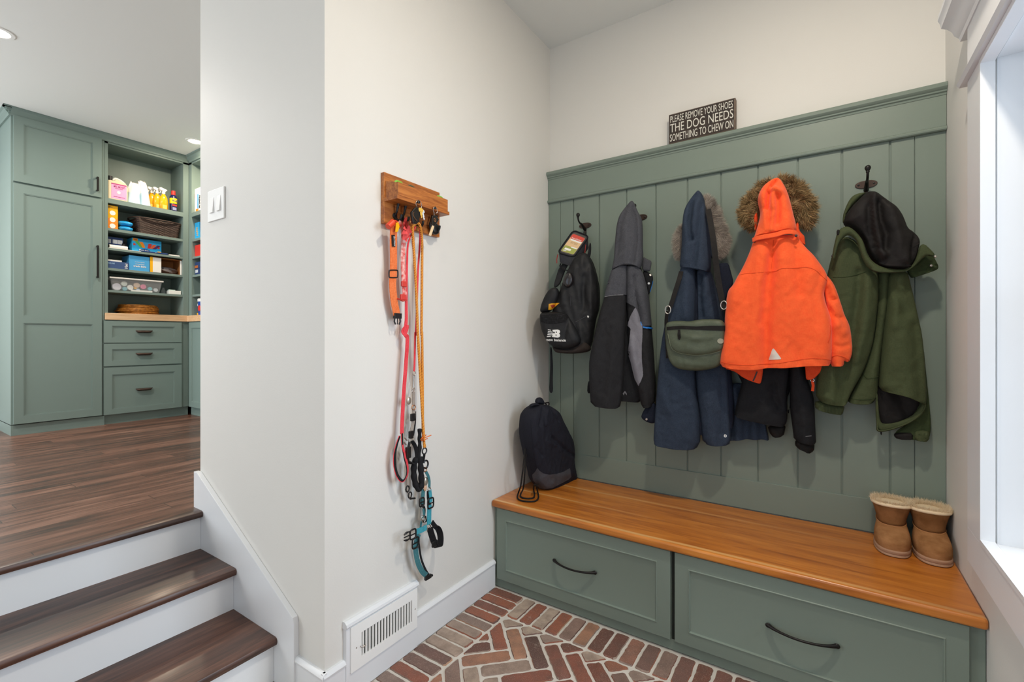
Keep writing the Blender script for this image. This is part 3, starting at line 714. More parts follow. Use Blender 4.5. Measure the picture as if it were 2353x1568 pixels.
de = framed_door('door', tc_, -1.787, -1.226, [(-1.729, -1.289, 1.531, 2.547), (-1.729, -1.289, .700, 1.472)], .637, 2.620, M_greenP)
def bar_pull(par, y, z0, z1):
    h = MB(); x = XF+.02
    for z in (z0+.008, z1-.008): h.box(x, x+.03, y-.006, y+.006, z-.006, z+.006)
    h.box(x+.022, x+.032, y-.0075, y+.0075, z0, z1); h.build('handle', M_black, par, bevel=.002)
bar_pull(dd, -1.262, 2.685, 2.815); bar_pull(de, -1.262, 1.895, 2.19)
sc_ = thing('open_shelf_cabinet', 'grey-green open shelving over three drawers beside the tall pantry doors', 'cabinet', (-4.35, -.86, ZU))
q = MB(); yL, yR = -1.201, -.515
q.box(-4.355, XF, yL, -1.177, 1.58, ZC-.05); q.box(-4.352, XF, -.565, yR, 1.58, ZC-.05)       # stiles / sides
q.box(-4.352, XF, yL, yR, 3.158, ZC-.05); q.box(-4.37, -4.35, yL, yR, 1.58, ZC-.05)
q.box(-4.70, XF, yL, yR, ZU+.09, 1.517); q.box(-4.70, XF-.02, yL, yR, ZU, ZU+.09)
q.build('carcass', M_greenP, sc_)
SH = [(2.607, 2.651), (2.350, 2.375), (2.170, 2.190), (1.980, 2.002), (1.775, 1.797)]
for k, (a_, b_) in enumerate(SH): MB().box(-4.35, XF-(0 if k == 0 else .006), -1.177, -.565, a_, b_).build('shelf', M_greenP, sc_, bevel=.001)
for z0_, z1_, p0, p1 in ((1.303, 1.506, 1.350, 1.461), (1.085, 1.294, 1.132, 1.242), (.634, 1.072, .680, 1.006)):
    dr = framed_door('drawer', sc_, -1.211, -.586, [(-1.152, -.650, p0, p1)], z0_, z1_, M_greenP)
    zc_ = (p0+p1)/2+.008; h = MB(); prof = []
    for i in range(9):
        a_ = PI*i/8; prof.append(a_)
    rings = []
    for s_ in (-.068, -.058, -.048, -.03, 0, .03, .048, .058, .068):
        r_ = .026 if abs(s_) < .05 else (.018 if abs(s_) < .06 else .006)
        rings.append([(XF+.019+r_*.9*math.sin(a_), -.905+s_, zc_+.008-(.5-math.cos(a_)*.5)*r_*1.0) for a_ in [PI*i/8 for i in range(9)]])
    h.loft(rings); h.build('cup_pull', M_bronze, dr, smooth=50)
# crown along both units
crn = MB(); cpf = [(0, -.066), (.012, -.066), (.016, -.05), (.03, -.032), (.036, -.018), (.048, -.012), (.048, 0), (0, 0)]
crn.prism([(XF+a_, -1.80, ZC+z_) for a_, z_ in cpf], (0, 1.2855, 0))
crn.prism([(XF, -1.80-a_, ZC+z_) for a_, z_ in cpf], (-.66, 0, 0))
crn.prism([(XF, -1.848, ZC-.012), (XF+.048, -1.848, ZC-.012), (XF+.048, -1.8, ZC-.012), (XF, -1.8, ZC-.012)], (0, 0, .012))
for k in range(7): crn.box(XF, XF+cpf[k][0]+.0001, -1.8-cpf[k][0], -1.8, ZC+cpf[k][1], ZC+cpf[min(k+1, 7)][1])
co = crn.build('crown_moulding', M_greenP); struct(co); co.name = 'trim_3'
# second run along the back
cr_ = thing('corner_cabinet', 'grey-green corner cabinet run seen edge-on past the narrow wall', 'cabinet', (-3.6, -.3, ZU))
yB = -.513; q = MB()
q.box(-4.04, -3.975, yB, -.30, 1.58, ZC-.05); q.box(-3.2, -3.15, yB, -.18, 1.58, ZC-.05); q.box(-4.04, -3.15, yB, -.18, 3.158, ZC-.05); q.box(-4.04, -3.15, -.19, -.17, 1.58, ZC-.05)
q.box(-4.04, -3.15, yB, .1, ZU+.09, 1.517); q.box(-4.04, -3.15, yB+.02, .1, ZU, ZU+.09); q.build('carcass', M_greenP, cr_)
for k, (a_, b_) in enumerate(SH): MB().box(-3.975, -3.2, yB+(0 if k == 0 else .006), -.19, a_, b_).build('shelf', M_greenP, cr_, bevel=.001)
rd = MB(); P = lambda u_, v_, q_: (u_, yB-q_, v_)
rings_front(rd, (-3.99, -3.45, .634, 1.506), [(0, 0), (0, .02), (.055, .02), (.056, .017), (.062, .017), (.063, .012)], P); rd.build('door', M_greenP, cr_)
crn2 = MB().prism([(XF+.03, yB-a_, ZC+z_) for a_, z_ in cpf], (.86, 0, 0)).build('trim_4', M_greenP); struct(crn2)
ct = MB(); ct.prism([(-4.36, -1.201, 1.517), (XF+.022, -1.201, 1.517), (XF+.022, yB-.022, 1.517), (-3.15, yB-.022, 1.517), (-3.15, -.2, 1.517), (-4.36, -.2, 1.517)], (0, 0, .063))
co = ct.build('countertop', M_maple, bevel=.003); tag(co, 'pale maple countertop above the pantry drawers', 'countertop')

# recessed ceiling lights
def rlight(x, y, label):
    t_ = thing('recessed_light', label, 'ceiling light', (x, y, ZC), group='recessed ceiling lights')
    MB().lathe([(.055, ZC-.001), (.056, ZC-.006), (.075, ZC-.005), (.078, ZC-.0005)], (x, y, 0), 28).build('trim_ring', M_white, t_, smooth=50)
    MB().lathe([(.0001, ZC-.004), (.054, ZC-.004), (.054, ZC-.0005), (.0001, ZC-.0005)], (x, y, 0), 28).build('lens', mat('lamp_lens', '#fff4e0', .5, emit='#ffe9c8', estr=9), t_)
rlight(*DL[0], 'round recessed ceiling light glowing above the open shelves'); rlight(*DL[1], 'round recessed ceiling light at the upper left edge of the photo')

# ------------------------------------------------------------------ things on the pantry shelves
xs = -4.075
def Yp(u): return at_x(u, 600, xs).y
def Zp(u, v, x=xs): return at_x(u, v, x).z
def carton(name, label, cat, u0, u1, zb, v_top, m, depth=.16, bev=.002, xf=xs, group=None, um=None):
    y0, y1 = at_x(u0, 600, xf).y, at_x(u1, 600, xf).y; zt = at_x((u0+u1)/2 if um is None else um, v_top, xf).z
    t_ = thing(name, label, cat, (xf-depth/2, (y0+y1)/2, zb), group)
    MB().box(xf-depth, xf, y0, y1, zb+.0005, zt).build('body', m, t_, bevel=bev)
    return t_, (y0, y1, zb, zt, xf)
def patch(nm, par, g_, a0, a1, b0, b1, m, dx=.0008):
    y0, y1, z0, z1, x = g_; return MB().box(x-.001, x+dx, y0+(y1-y0)*a0, y0+(y1-y0)*a1, z0+(z1-z0)*b0, z0+(z1-z0)*b1).build(nm, m, par)
def ptext(s_, par, g_, a0, a1, b0, b1, m, dx=.0012, bold=True):
    y0, y1, z0, z1, x = g_; return text('lettering', s_, m, par, (x+dx, y0+(y1-y0)*a0, z0+(z1-z0)*b0), (0, (y1-y0)*(a1-a0), 0), (0, 0, (z1-z0)*(b1-b0)), bold=bold)
P_ = lambda n_, c_, **k: mat('pk_'+n_, c_, k.pop('rough', .45), **k)
Wt = P_('white', '#e9e7e2'); Pk = P_('pink', '#e3a6cf'); Mg = P_('magenta', '#b8437f'); Yl = P_('yellow', '#f0b018', rough=.25); Or = P_('orange', '#f08a1c'); Nv = P_('navy', '#1c3a72'); Sky = P_('sky', '#2aa5dc'); Bl = P_('blue', '#4a9fd4'); Rd = P_('red', '#d8352c'); Gn = P_('green', '#5fae4a'); Kb = P_('kraft', '#a8713f', rough=.7); Bk = P_('black', '#141416'); Lg = P_('lightgrey', '#c9ccd0'); Sl = P_('slate', '#3b5380'); Cr = P_('cream', '#e8d6b4', rough=.3)
z1s = SH[0][1]
# jug
y0, y1 = Yp(248), Yp(294); zt = Zp(280, 411); jg = thing('refill_jug', 'cream plastic jug with pink label at left of the top shelf', 'jug', (xs-.07, (y0+y1)/2, z1s))
hz = zt-z1s; q = MB()
ym = (y0+y1)/2; prof = [(y0, z1s), (y1, z1s), (y1, z1s+hz*.72), (y1-.02, z1s+hz*.84), (y1-.035, z1s+hz*.86), (y0+.055, z1s+hz*.93), (y0+.05, z1s+hz*.86), (y0, z1s+hz*.83)]
q.prism([(xs-.11, a_, b_) for a_, b_ in prof], (.11, 0, 0)); q.build('bottle', Cr, jg, bevel=.008, seg=3)
MB().tube(cr([(xs-.05, y0+.05, z1s+hz*.9), (xs-.05, y0+.07, z1s+hz*1.0), (xs-.05, y1-.04, z1s+hz*.95), (xs-.05, y1-.01, z1s+hz*.84)], 5), .011, 8).build('handle', Wt, jg, smooth=60)
MB().lathe([(.0001, z1s+hz*.84), (.022, z1s+hz*.84), (.022, z1s+hz*1.06), (.0001, z1s+hz*1.06)], (xs-.05, y0+.025, 0), 16).build('cap', Bk, jg, smooth=40)
g_ = (y0, y1, z1s, zt, xs); patch('label', jg, g_, .16, .93, .07, .72, Pk, .001); patch('label', jg, g_, .16, .93, .68, .735, Mg, .0013)
ptext("MRS. MEYER'S", jg, g_, .28, .86, .56, .65, Mg); ptext('CLEAN DAY', jg, g_, .35, .75, .50, .54, Mg); ptext('PEONY HAND SOAP', jg, g_, .28, .85, .14, .18, Mg)
MB().lathe([(.0001, 0), (.014, 0), (.014, .0009), (.0001, .0009)], (xs+.0012, ym+.005, z1s+hz*.36), 20, axis=0).build('seal', Wt, jg)
# pouches
def pouch(u0, u1, vt, lab, lean, m2):
    y0, y1 = Yp(u0), Yp(u1); zt = Zp((u0+u1)/2, vt); h_ = zt-z1s; t_ = thing('refill_pouch', lab, 'pouch', (xs-.05, (y0+y1)/2, z1s), 'white refill pouches on the top shelf')
    rings = []
    for k in range(9):
        f_ = k/8; wd_ = (y1-y0)/2*(1-.10*f_-.25*max(0, f_-.75)*2); dp = .045*(1-f_)**.6+.003; yc = (y0+y1)/2+lean*f_*f_
        rings.append([(xs-.05+dp*math.sin(a_)+.006*math.sin(5*a_+f_*6), yc+wd_*math.cos(a_)*(1+.04*math.sin(9*f_+a_*3)), z1s+.001+h_*f_+.006*math.sin(a_*2+lean*99)*f_) for a_ in [2*PI*i/20 for i in range(20)]])
    MB().loft(rings).build('bag', Wt, t_, smooth=60)
    MB().loft([[(p_[0]+(.0015 if p_[0] > xs-.05 else 0), p_[1], p_[2]) for p_ in [Vector(v_) for v_ in r_]] for r_ in rings[:5]]).build('printed_band', m2, t_, smooth=60)
PB = P_('paleblue', '#c3dbe6')
pouch(294, 326, 417, 'crumpled white refill pouch beside the pink-label jug', .02, PB); pouch(325, 349, 417, 'crumpled white refill pouch beside the yellow spray bottles', -.025, PB)
# spray bottles
M_yel = mat('amber_liquid_plastic', '#f0a90f', .18, coat=.4)
def spray(dx, dy, label):
    t_ = thing('spray_bottle', label, 'spray bottle', (xs-.035+dx, Yp(379)+dy, z1s), 'yellow spray bottles on the top shelf')
    cx2, cy2 = xs-.035+dx, Yp(379)+dy; rings = []
    for f_, w_, d_ in ((0, .034, .028), (.02, .038, .031), (.5, .038, .031), (.72, .034, .029), (.88, .024, .021), (.97, .014, .013), (1, .013, .013)):
        rings.append([(cx2+d_*math.cos(a_), cy2+w_*math.sin(a_), z1s+.001+.165*f_) for a_ in [2*PI*i/24 for i in range(24)]])
    b_ = MB().loft(rings).build('bottle', M_yel, t_, smooth=50)
    h = MB(); zt_ = z1s+.166; h.lathe([(.0001, zt_), (.0145, zt_), (.0145, zt_+.022), (.009, zt_+.026), (.0001, zt_+.026)], (cx2, cy2, 0), 16)
    h.prism([(cx2-.011, cy2-.036, zt_+.048), (cx2-.011, cy2-.030, zt_+.036), (cx2-.011, cy2-.012, zt_+.032), (cx2-.011, cy2-.008, zt_+.022), (cx2-.011, cy2+.010, zt_+.022), (cx2-.011, cy2+.026, zt_+.038), (cx2-.011, cy2+.030, zt_+.046), (cx2-.011, cy2-.022, zt_+.062), (cx2-.011, cy2-.038, zt_+.058)], (.022, 0, 0))
    h.tube(cr([(cx2, cy2-.022, zt_+.036), (cx2, cy2-.026, zt_+.018), (cx2, cy2-.034, zt_+.002)], 4), .004, 8)
    h.build('trigger_head', Wt, t_, bevel=.0015)
    MB().box(cx2+.0305, cx2+.0315, cy2-.018, cy2+.018, z1s+.012, z1s+.05).build('label', P_('honey', '#f4c65a'), t_)
    return t_
spray(0, 0, 'yellow spray bottle at the front of the row on the top shelf'); spray(-.035, -.042, 'yellow spray bottle half hidden behind the front one'); spray(-.07, -.078, 'rearmost yellow spray bottle, next to the white pouches')
# aerosol can
yc = Yp(401); tcn = thing('aerosol_can', 'small navy aerosol can with red cap at right of the top shelf', 'can', (xs-.03, yc, z1s)); hc = Zp(401, 438)-z1s
MB().lathe([(.0001, z1s+.001), (.031, z1s+.001), (.032, z1s+.004), (.032, z1s+hc*.70), (.024, z1s+hc*.78), (.016, z1s+hc*.80), (.0001, z1s+hc*.80)], (xs-.03, yc, 0), 24).build('can_body', P_('deepnavy', '#1a1f4c', rough=.25), tcn, smooth=40)
MB().lathe([(.0001, z1s+hc*.80), (.019, z1s+hc*.80), (.018, z1s+hc), (.0001, z1s+hc)], (xs-.03, yc, 0), 20).build('cap', Rd, tcn, smooth=40)
bandm = MB().lathe([(.0322, z1s+hc*.38), (.0326, z1s+hc*.385), (.0326, z1s+hc*.63), (.0322, z1s+hc*.635)], (xs-.03, yc, 0), 24).build('label', P_('logo_yellow', '#f7d90f'), tcn, smooth=40)
text('lettering', 'WD-40', P_('logo_blue', '#16206b'), tcn, (xs+.0031, yc-.024, z1s+hc*.46), (0, .048, 0), (0, 0, hc*.11), bold=True)
MB().box(xs-.002, xs+.0028, yc-.02, yc+.02, z1s+hc*.26, z1s+hc*.33).build('label', Rd, tcn); MB().box(xs-.002, xs+.0026, yc-.017, yc+.017, z1s+hc*.07, z1s+hc*.2).build('label', P_('faded', '#8f93b5'), tcn)
# shelf 2
z2s = SH[1][1]
b_, g_ = carton('storage_bag_box', 'yellow and orange box at left of the second shelf', 'box', 248, 271, z2s, 473, Yl, um=262)
patch('label', b_, g_, .0, 1, .0, .45, Or)
for f_ in (.13, .39, .68): MB().lathe([(.0001, 0), (.022, 0), (.022, .001), (.0001, .001)], (xs+.0005, g_[0]+.034, z2s+(g_[3]-z2s)*f_), 20, axis=0).build('picture_roundel', Wt, b_)
text('lettering', 'Ziploc', Nv, b_, (xs+.001, g_[0]+.004, g_[3]-.022), (0, .03, 0), (0, 0, .009), bold=True)
M_bag = mat('blue_film', '#2a9fe0', .15, coat=.5, bump=.6, bscale=60)
for k, (vb, lab) in enumerate(((0, 'glossy blue plastic pack lying on the second shelf'), (.05, 'glossy blue plastic pack, upper of the two stacked'))):
    y0, y1 = Yp(272)+(0 if k else .004), Yp(309); rings = []
    for i in range(9):
        f_ = i/8; e = (1-abs(2*f_-1)**4)**.5*.98+.02; rings.append([(xs-.05+.055*e**.3*math.cos(a_), y0+(y1-y0)*f_, z2s+.026+vb+.0235*e*math.sin(a_)+.003*math.sin(3*a_+f_*9)) for a_ in [2*PI*j/16 for j in range(16)]])
    o_ = MB().loft(rings).build('plastic_pack', M_bag, smooth=60); tag(o_, lab, 'pack', 'blue packs on the second shelf')
# woven basket
bk = thing('woven_basket', 'dark brown woven storage basket on the second shelf', 'basket', (-4.2, Yp(367), z2s)); M_wick = mat('dark_wicker', '#2f221d', .5, island=.8, col2='#59443a')
y0, y1 = Yp(316), Yp(415); zt = Zp(366, 507); nrow = 15; q = MB()
for r_ in range(nrow):
    f_ = (r_+.5)/nrow; z_ = z2s+.006+(zt-z2s-.012)*f_; ins = .018*(1-f_); x0_, x1_ = -4.31, xs; path = []
    Lx = []; N_ = 34
    cor = [(x1_-ins, y0+ins), (x1_-ins, y1-ins), (x0_+ins, y1-ins), (x0_+ins, y0+ins)]
    cor = chaikin([(a_, b__) for a_, b__ in resample(cor, .05)], 1); pl_ = resample(cor, .009); nn = len(pl_)
    cxx = (x0_+x1_)/2; cyy = (y0+y1)/2
    for i, (a_, b__) in enumerate(pl_):
        w_ = .0022*math.sin(i*PI/2*1.0+PI*(r_ % 2)); d_ = math.hypot(a_-cxx, b__-cyy); path.append((a_+(a_-cxx)/d_*w_, b__+(b__-cyy)/d_*w_, z_))
    q.tube(path, .0052, 6, closed=True)
q.build('weave', M_wick, bk, smooth=60)
MB().tube(cr([(xs, y0+.01, zt), (xs, y1-.01, zt), (-4.31, y1-.01, zt), (-4.31, y0+.01, zt)], 5, True), .006, 8, closed=True).build('rim', M_wick, bk, smooth=60)
MB().box(-4.30, xs-.02, y0+.02, y1-.02, z2s+.001, z2s+.005).build('base', M_wick, bk)
# shelf 3
z3s = SH[2][1]
b_, g_ = carton('zip_bag_box', 'navy box with grey pictures at the back of the third shelf', 'box', 248, 283, z3s, 546, Nv, xf=-4.14, depth=.12)
for a_, c_ in ((.02, .2), (.30, .62), (.64, .95)): patch('picture', b_, g_, a_, c_, .5, .82, Lg)
y0, y1 = Yp(252), Yp(294); t_ = thing('paper_roll', 'white folded paper roll at left of the third shelf', 'paper', (xs-.03, (y0+y1)/2, z3s))
MB().loft([[(xs-.03+.03*math.cos(a_), y, z3s+.022+.0195*math.sin(a_)) for a_ in [2*PI*i/18 for i in range(18)]] for y in (y0, y0+.004, y1-.004, y1)]).build('roll', Wt, t_, smooth=60)
MB().lathe([(.0001, 0), (.018, 0), (.018, .001), (.0001, .001)], (xs-.03, y0-.0005, z3s+.022), 16, axis=1).build('roll_end', P_('taupe', '#6b5a50'), t_)
tag(MB().box(xs-.06, xs+.022, Yp(248), Yp(322), z3s+.0004, z3s+.004).build('paper_sheet', Wt), 'flat white paper sheet lying along the third shelf edge', 'paper')
b_, g_ = carton('ice_pop_box', 'bright blue ice pop box with rainbow stripes on the third shelf', 'box', 303, 371, z3s, 551, Sky, xf=-4.12, depth=.13)
for k, c_ in enumerate((Gn, Or, Bl, Rd, P_('coral', '#e8653a'), P_('plum', '#5a2f63'))):
    y_, z_ = g_[0]+(g_[1]-g_[0])*(.16+.125*k), z3s+(g_[3]-z3s)*.38; hgt = (g_[3]-z3s)*.42; ln_ = (.30-.12*k)*.06
    MB().prism([(g_[4]-.0005, y_+ln_*-1.0, z_+hgt*(1-.06*k)), (g_[4]-.0005, y_+.028-ln_, z_+hgt*(1-.06*k)), (g_[4]-.0005, y_+.028+ln_*1.5, z_), (g_[4]-.0005, y_+ln_*1.5, z_)], (.0015+.0001*k, 0, 0)).build('picture', c_, b_)
MB().lathe([(.0001, 0), (.05, 0), (.05, .0016), (.0001, .0016)], (0, 0, 0), 28, axis=0).build('logo_backing', Nv, b_)
lb = [o for o in bpy.data.objects if o.name.startswith('logo_backing')][-1]
for v_ in lb.data.vertices: v_.co = (v_.co.x+g_[4], g_[0]+(g_[1]-g_[0])*.42+v_.co.y*.95, z3s+.024+v_.co.z*.36)
lb.matrix_parent_inverse = Matrix.Translation(-Vector(b_.location))
text('lettering', 'Pop.ice', Wt, b_, (g_[4]+.0017, g_[0]+(g_[1]-g_[0])*.24, z3s+.016), (0, .075, 0), (0, 0, .02), bold=True)
patch('price_flash', b_, g_, .03, .19, .8, .98, Yl); ptext('200', b_, g_, .05, .17, .83, .95, Rd)
for a_, c_ in ((.08, .55), (.9, .5)): MB().lathe([(.0001, 0), (.010, 0), (.010, .001), (.0001, .001)], (g_[4], g_[0]+(g_[1]-g_[0])*a_, z3s+(g_[3]-z3s)*c_), 12, axis=0).build('picture', Rd, b_)
patch('picture', b_, g_, .86, .98, .05, .25, Yl)
o_ = MB().loft([[(-4.16+.045*math.cos(a_)*e, Yp(284)+(Yp(300)-Yp(284))*f_, z3s+.045+.043*e*math.sin(a_)) for a_ in [2*PI*i/14 for i in range(14)]] for f_, e in ((0, .3), (.15, .8), (.5, 1), (.85, .8), (1, .3))]).build('black_pouch', Bk, smooth=60); tag(o_, 'black soft pouch between the navy box and the ice pop box', 'pouch')
t_ = thing('blind_slat_pack', 'long thin navy pack lying in front of the ice pop box', 'pack', (xs, Yp(355), z3s))
MB().box(xs-.03, xs+.012, Yp(325), Yp(385), z3s+.0045, z3s+.018).build('pack', Nv, t_, bevel=.004); text('lettering', 'T', Wt, t_, (xs+.0122, Yp(356), z3s+.007), (0, .008, 0), (0, 0, .009), bold=True)
tag(MB().box(xs-.04, xs+.02, Yp(387), Yp(411), z3s+.0004, z3s+.011).build('white_card_pack', Wt, bevel=.001), 'small flat white pack at right of the third shelf', 'pack')
# shelf 4
z4s = SH[3][1]
b_, g_ = carton('garbage_bag_box', 'dark blue low box marked 3 at left of the fourth shelf', 'box', 248, 296, z4s, 602, Sl, depth=.2)
ptext('3', b_, g_, .80, .94, .35, .85, Wt); patch('underline', b_, g_, .8, .94, .18, .24, Wt); ptext('RELINE', b_, g_, .0, .32, .62, .80, P_('lt', '#9fc0e0'))
o_ = MB().box(xs-.17, xs-.01, Yp(248), Yp(281), g_[3]+.0005, g_[3]+.016).build('envelope_stack', Wt, bevel=.002); tag(o_, 'white envelopes resting on the dark blue box marked 3', 'envelopes')
b_, g_ = carton('trash_bag_box', 'light blue box reading trash bags on the fourth shelf', 'box', 297, 344, z4s, 589, Bl, depth=.2)
ptext('trash bags', b_, g_, .2, .82, .22, .38, Wt); ptext('unscented', b_, g_, .28, .72, .42, .49, Wt, bold=False); ptext('multipurpose', b_, g_, .27, .74, .55, .62, Wt, bold=False)
y0, y1 = Yp(345), Yp(417); zt = Zp(380, 594); t_ = thing('open_carton', 'open cardboard carton holding grey plastic film on the fourth shelf', 'box', (xs-.1, (y0+y1)/2, z4s))
q = MB(); w_ = .003; q.box(xs-.2, xs, y0, y0+w_, z4s+.001, zt); q.box(xs-.2, xs, y1-w_, y1, z4s+.001, zt); q.box(xs-.2, xs, y0, y1, z4s+.001, z4s+.004); q.box(xs-.2, xs, y0, y1, zt-w_, zt); q.box(xs-.2, xs-.197, y0, y1, z4s, zt); q.build('carton', Kb, t_)
patch('flap', t_, (y0, y1, z4s, zt, xs), .0, .08, 0, 1, Yl, .002); patch('flap', t_, (y0, y1, z4s, zt, xs), .08, .34, .03, .98, Wt, .002); patch('flap', t_, (y0, y1, z4s, zt, xs), .95, 1, 0, .95, Wt, .002)
q = MB(); rg = []
for i in range(9):
    f_ = i/8; e = math.sin(PI*(f_*.9+.05))**.5; rg.append([(xs-.09+.07*e*math.cos(a_)+.012*math.sin(4*a_+f_*7), y0+.03+(y1-y0-.045)*f_, z4s+.042+.036*e*math.sin(a_)+.006*math.sin(5*a_+f_*11)) for a_ in [2*PI*j/16 for j in range(16)]])
q.loft(rg).build('grey_film', P_('greyfilm', '#6a6566', rough=.3), t_, smooth=30)
tag(MB().box(xs-.1, xs+.012, Yp(356), Yp(419), z4s+.0003, z4s+.0009).build('dark_folder', Bk), 'thin dark folder under the open cardboard carton', 'folder')
# shelf 5: clear bin with its contents
z5s = SH[4][1]; M_clear = bpy.data.materials.new('clear_plastic'); M_clear.use_nodes = True; g = NT(M_clear)
tr = g.add('ShaderNodeBsdfTransparent'); ms = g.add('ShaderNodeMixShader'); ms.inputs[0].default_value = .22; g.b.inputs['Base Color'].default_value = (.8, .8, .8, 1); g.b.inputs['Roughness'].default_value = .2
g.link(tr.outputs[0], ms.inputs[1]); g.link(g.b.outputs[0], ms.inputs[2]); g.link(ms.outputs[0], g.n['Material Output'].inputs[0])
y0, y1 = Yp(251), Yp(376); zt = Zp(314, 641); t_ = thing('clear_bin', 'clear plastic bin with white lid full of small items', 'storage bin', (xs-.1, (y0+y1)/2, z5s)); q = MB()
q.hexa([(xs-.21, y0+.028, z5s+.001), (xs-.015, y0+.028, z5s+.001), (xs-.015, y1-.03, z5s+.001), (xs-.21, y1-.03, z5s+.001), (xs-.22, y0+.008, zt-.015), (xs, y0+.008, zt-.015), (xs, y1-.01, zt-.015), (xs-.22, y1-.01, zt-.015)]); q.build('tub', M_clear, t_, bevel=.012, seg=3)
MB().box(xs-.23, xs+.008, y0, y1, zt-.016, zt).build('lid', mat('milky_lid', '#dcd8d4', .3), t_, bevel=.006, seg=3)
def small(name, label, f0, z_, r_, m, lg=.03, grp='small items inside the clear bin'):
    y_ = y0+(y1-y0)*f0; tag(MB().lathe([(.0001, 0), (r_*.9, 0), (r_, .003), (r_, lg-.003), (r_*.9, lg), (.0001, lg)], (xs-.025-lg, y_, z5s+.004+r_+z_), 20, axis=0).build(name, m, smooth=40), label, name.replace('_', ' '), grp)
small('jar', 'large pale jar lying at left inside the clear bin', .15, 0, .034, P_('palelilac', '#d5d2de')); small('jar', 'round translucent jar at the top left inside the clear bin', .28, .045, .024, P_('palegreen', '#d3dad2'))
small('jar', 'white capped jar left of centre inside the clear bin', .39, .012, .025, Wt); small('jar', 'teal bottle base beside the white jar in the clear bin', .29, .0, .02, P_('teal', '#5f9fb0'))
small('tape_roll', 'beige tape roll at the top centre of the clear bin', .51, .038, .025, P_('beige', '#d8b9a0')); small('tape_roll', 'pink tape roll in the clear bin', .63, .03, .024, P_('rosepink', '#e6759a'))
small('tube', 'aqua tube lying at right in the clear bin', .76, .02, .018, P_('aqua', '#6fb9c4')); small('tube', 'pale blue tube in the middle of the clear bin', .53, .0, .016, P_('powder', '#b3c3de'))
small('tube', 'pale grey tube at the far right of the clear bin', .87, .012, .018, Lg)
tag(MB().box(xs-.045, xs-.028, y0+(y1-y0)*.46, y0+(y1-y0)*.51, z5s+.03, z5s+.05).build('small_packet', Yl), 'small yellow packet inside the clear bin', 'packet')
tag(MB().box(xs-.045, xs-.022, y0+(y1-y0)*.40, y0+(y1-y0)*.80, z5s+.003, z5s+.02).build('white_box', Wt, bevel=.002), 'long white box lying at the bottom of the clear bin', 'box')
tag(MB().box(xs-.07, xs, Yp(389), Yp(416), z5s+.0005, z5s+.038).build('white_box', Wt, bevel=.002), 'small white box right of the clear bin', 'box')
tag(MB().box(xs-.05, xs-.01, Yp(389.5), Yp(404), z5s+.0385, z5s+.048).build('soap_dish', P_('seafoam', '#b8cfc8'), bevel=.002), 'small pale dish on the little white box', 'dish')
tag(MB().lathe([(.0001, z5s+.001), (.022, z5s+.001), (.024, z5s+.01), (.023, z5s+.04), (.012, z5s+.05), (.011, z5s+.07), (.0001, z5s+.07)], (xs-.115, Yp(386), 0), 20).build('glass_bottle', M_clear, smooth=50), 'small clear bottle behind the little white box', 'bottle')
# placemats
z6 = 1.5805; M_ratt = mat('rattan', '#b9792b', .5, var=.9, vscale=55, col2='#6d3f14', bump=.5, bscale=150); yc = Yp(331); pos = [(.0, .163, -.004), (.006, .158, .006), (-.004, .170, -.010), (.002, .166, -.004), (.004, .164, -.002), (-.003, .160, .004), (.003, .155, .0), (0, .150, -.003)]
zz = z6
for k, (dx_, r_, dy_) in enumerate(pos):
    q = MB(); 
    for i in range(9): rr_ = r_*(1-i*.095); q.tube([(xs-.15+dx_+rr_*.88*math.cos(a_), yc+dy_+rr_*math.sin(a_), zz+.006+.0006*math.sin(a_*24+i)) for a_ in [2*PI*j/64 for j in range(64)]], .0058, 6, closed=True)
    o_ = q.build('rattan_placemat', M_ratt, smooth=60); lab = ['lowest round rattan placemat, resting on the maple counter', 'second round rattan placemat up from the counter', 'third round rattan placemat up, the widest of the stack', 'fourth round rattan placemat up in the stack', 'fourth round rattan placemat down from the top', 'third round rattan placemat down from the top', 'second round rattan placemat from the top of the stack', 'topmost round rattan placemat of the stack on the counter'][k]
    tag(o_, lab, 'placemat', 'stack of round rattan placemats'); zz += .0119
# corner cabinet contents
yb = yB+.03
def cbox(name, label, cat, u0, u1, zb, zt, m, depth=.12):
    x0_, x1_ = at_y(u0, 500, yb).x, at_y(u1, 500, yb).x; t_ = thing(name, label, cat, ((x0_+x1_)/2, yb+depth/2, zb))
    MB().box(x0_, x1_, yb, yb+depth, zb+.0005, zt).build('body', m, t_, bevel=.002); return t_, x0_, x1_
t_, x0_, x1_ = cbox('cracker_box', 'white box with blue stripe on the corner cabinet top shelf', 'box', 444.5, 466, SH[0][1], at_y(450, 434, yb).z, Wt)
MB().box(at_y(453.5, 500, yb).x, at_y(456, 500, yb).x, yb-.001, yb, SH[0][1]+.04, SH[0][1]+.19).build('stripe', Bl, t_); zz0 = SH[0][1]
text('lettering', 'PREMIUM', Bk, t_, (at_y(457, 500, yb).x, yb-.001, zz0+.17), (0, 0, -.13), (.03, 0, 0), bold=True)
MB().box(at_y(445, 500, yb).x, at_y(448, 500, yb).x, yb-.001, yb, zz0+.16, zz0+.2).build('corner_patch', Rd, t_); MB().box(at_y(450, 500, yb).x, at_y(456, 500, yb).x, yb-.001, yb, zz0+.005, zz0+.04).build('picture', Or, t_)
t_, x0_, x1_ = cbox('snack_box', 'bright blue box with yellow lettering in the corner cabinet', 'box', 444.5, 458, SH[1][1], SH[1][1]+.175, Sky)
text('lettering', 'PARTY', Yl, t_, (at_y(451, 500, yb).x, yb-.001, SH[1][1]+.12), (.008, 0, -.09), (.035, 0, .0), bold=True)
t_, x0_, x1_ = cbox('cereal_box', 'red box with a yellow edge in the corner cabinet', 'box', 447, 462, SH[2][1], SH[2][1]+.125, Rd)
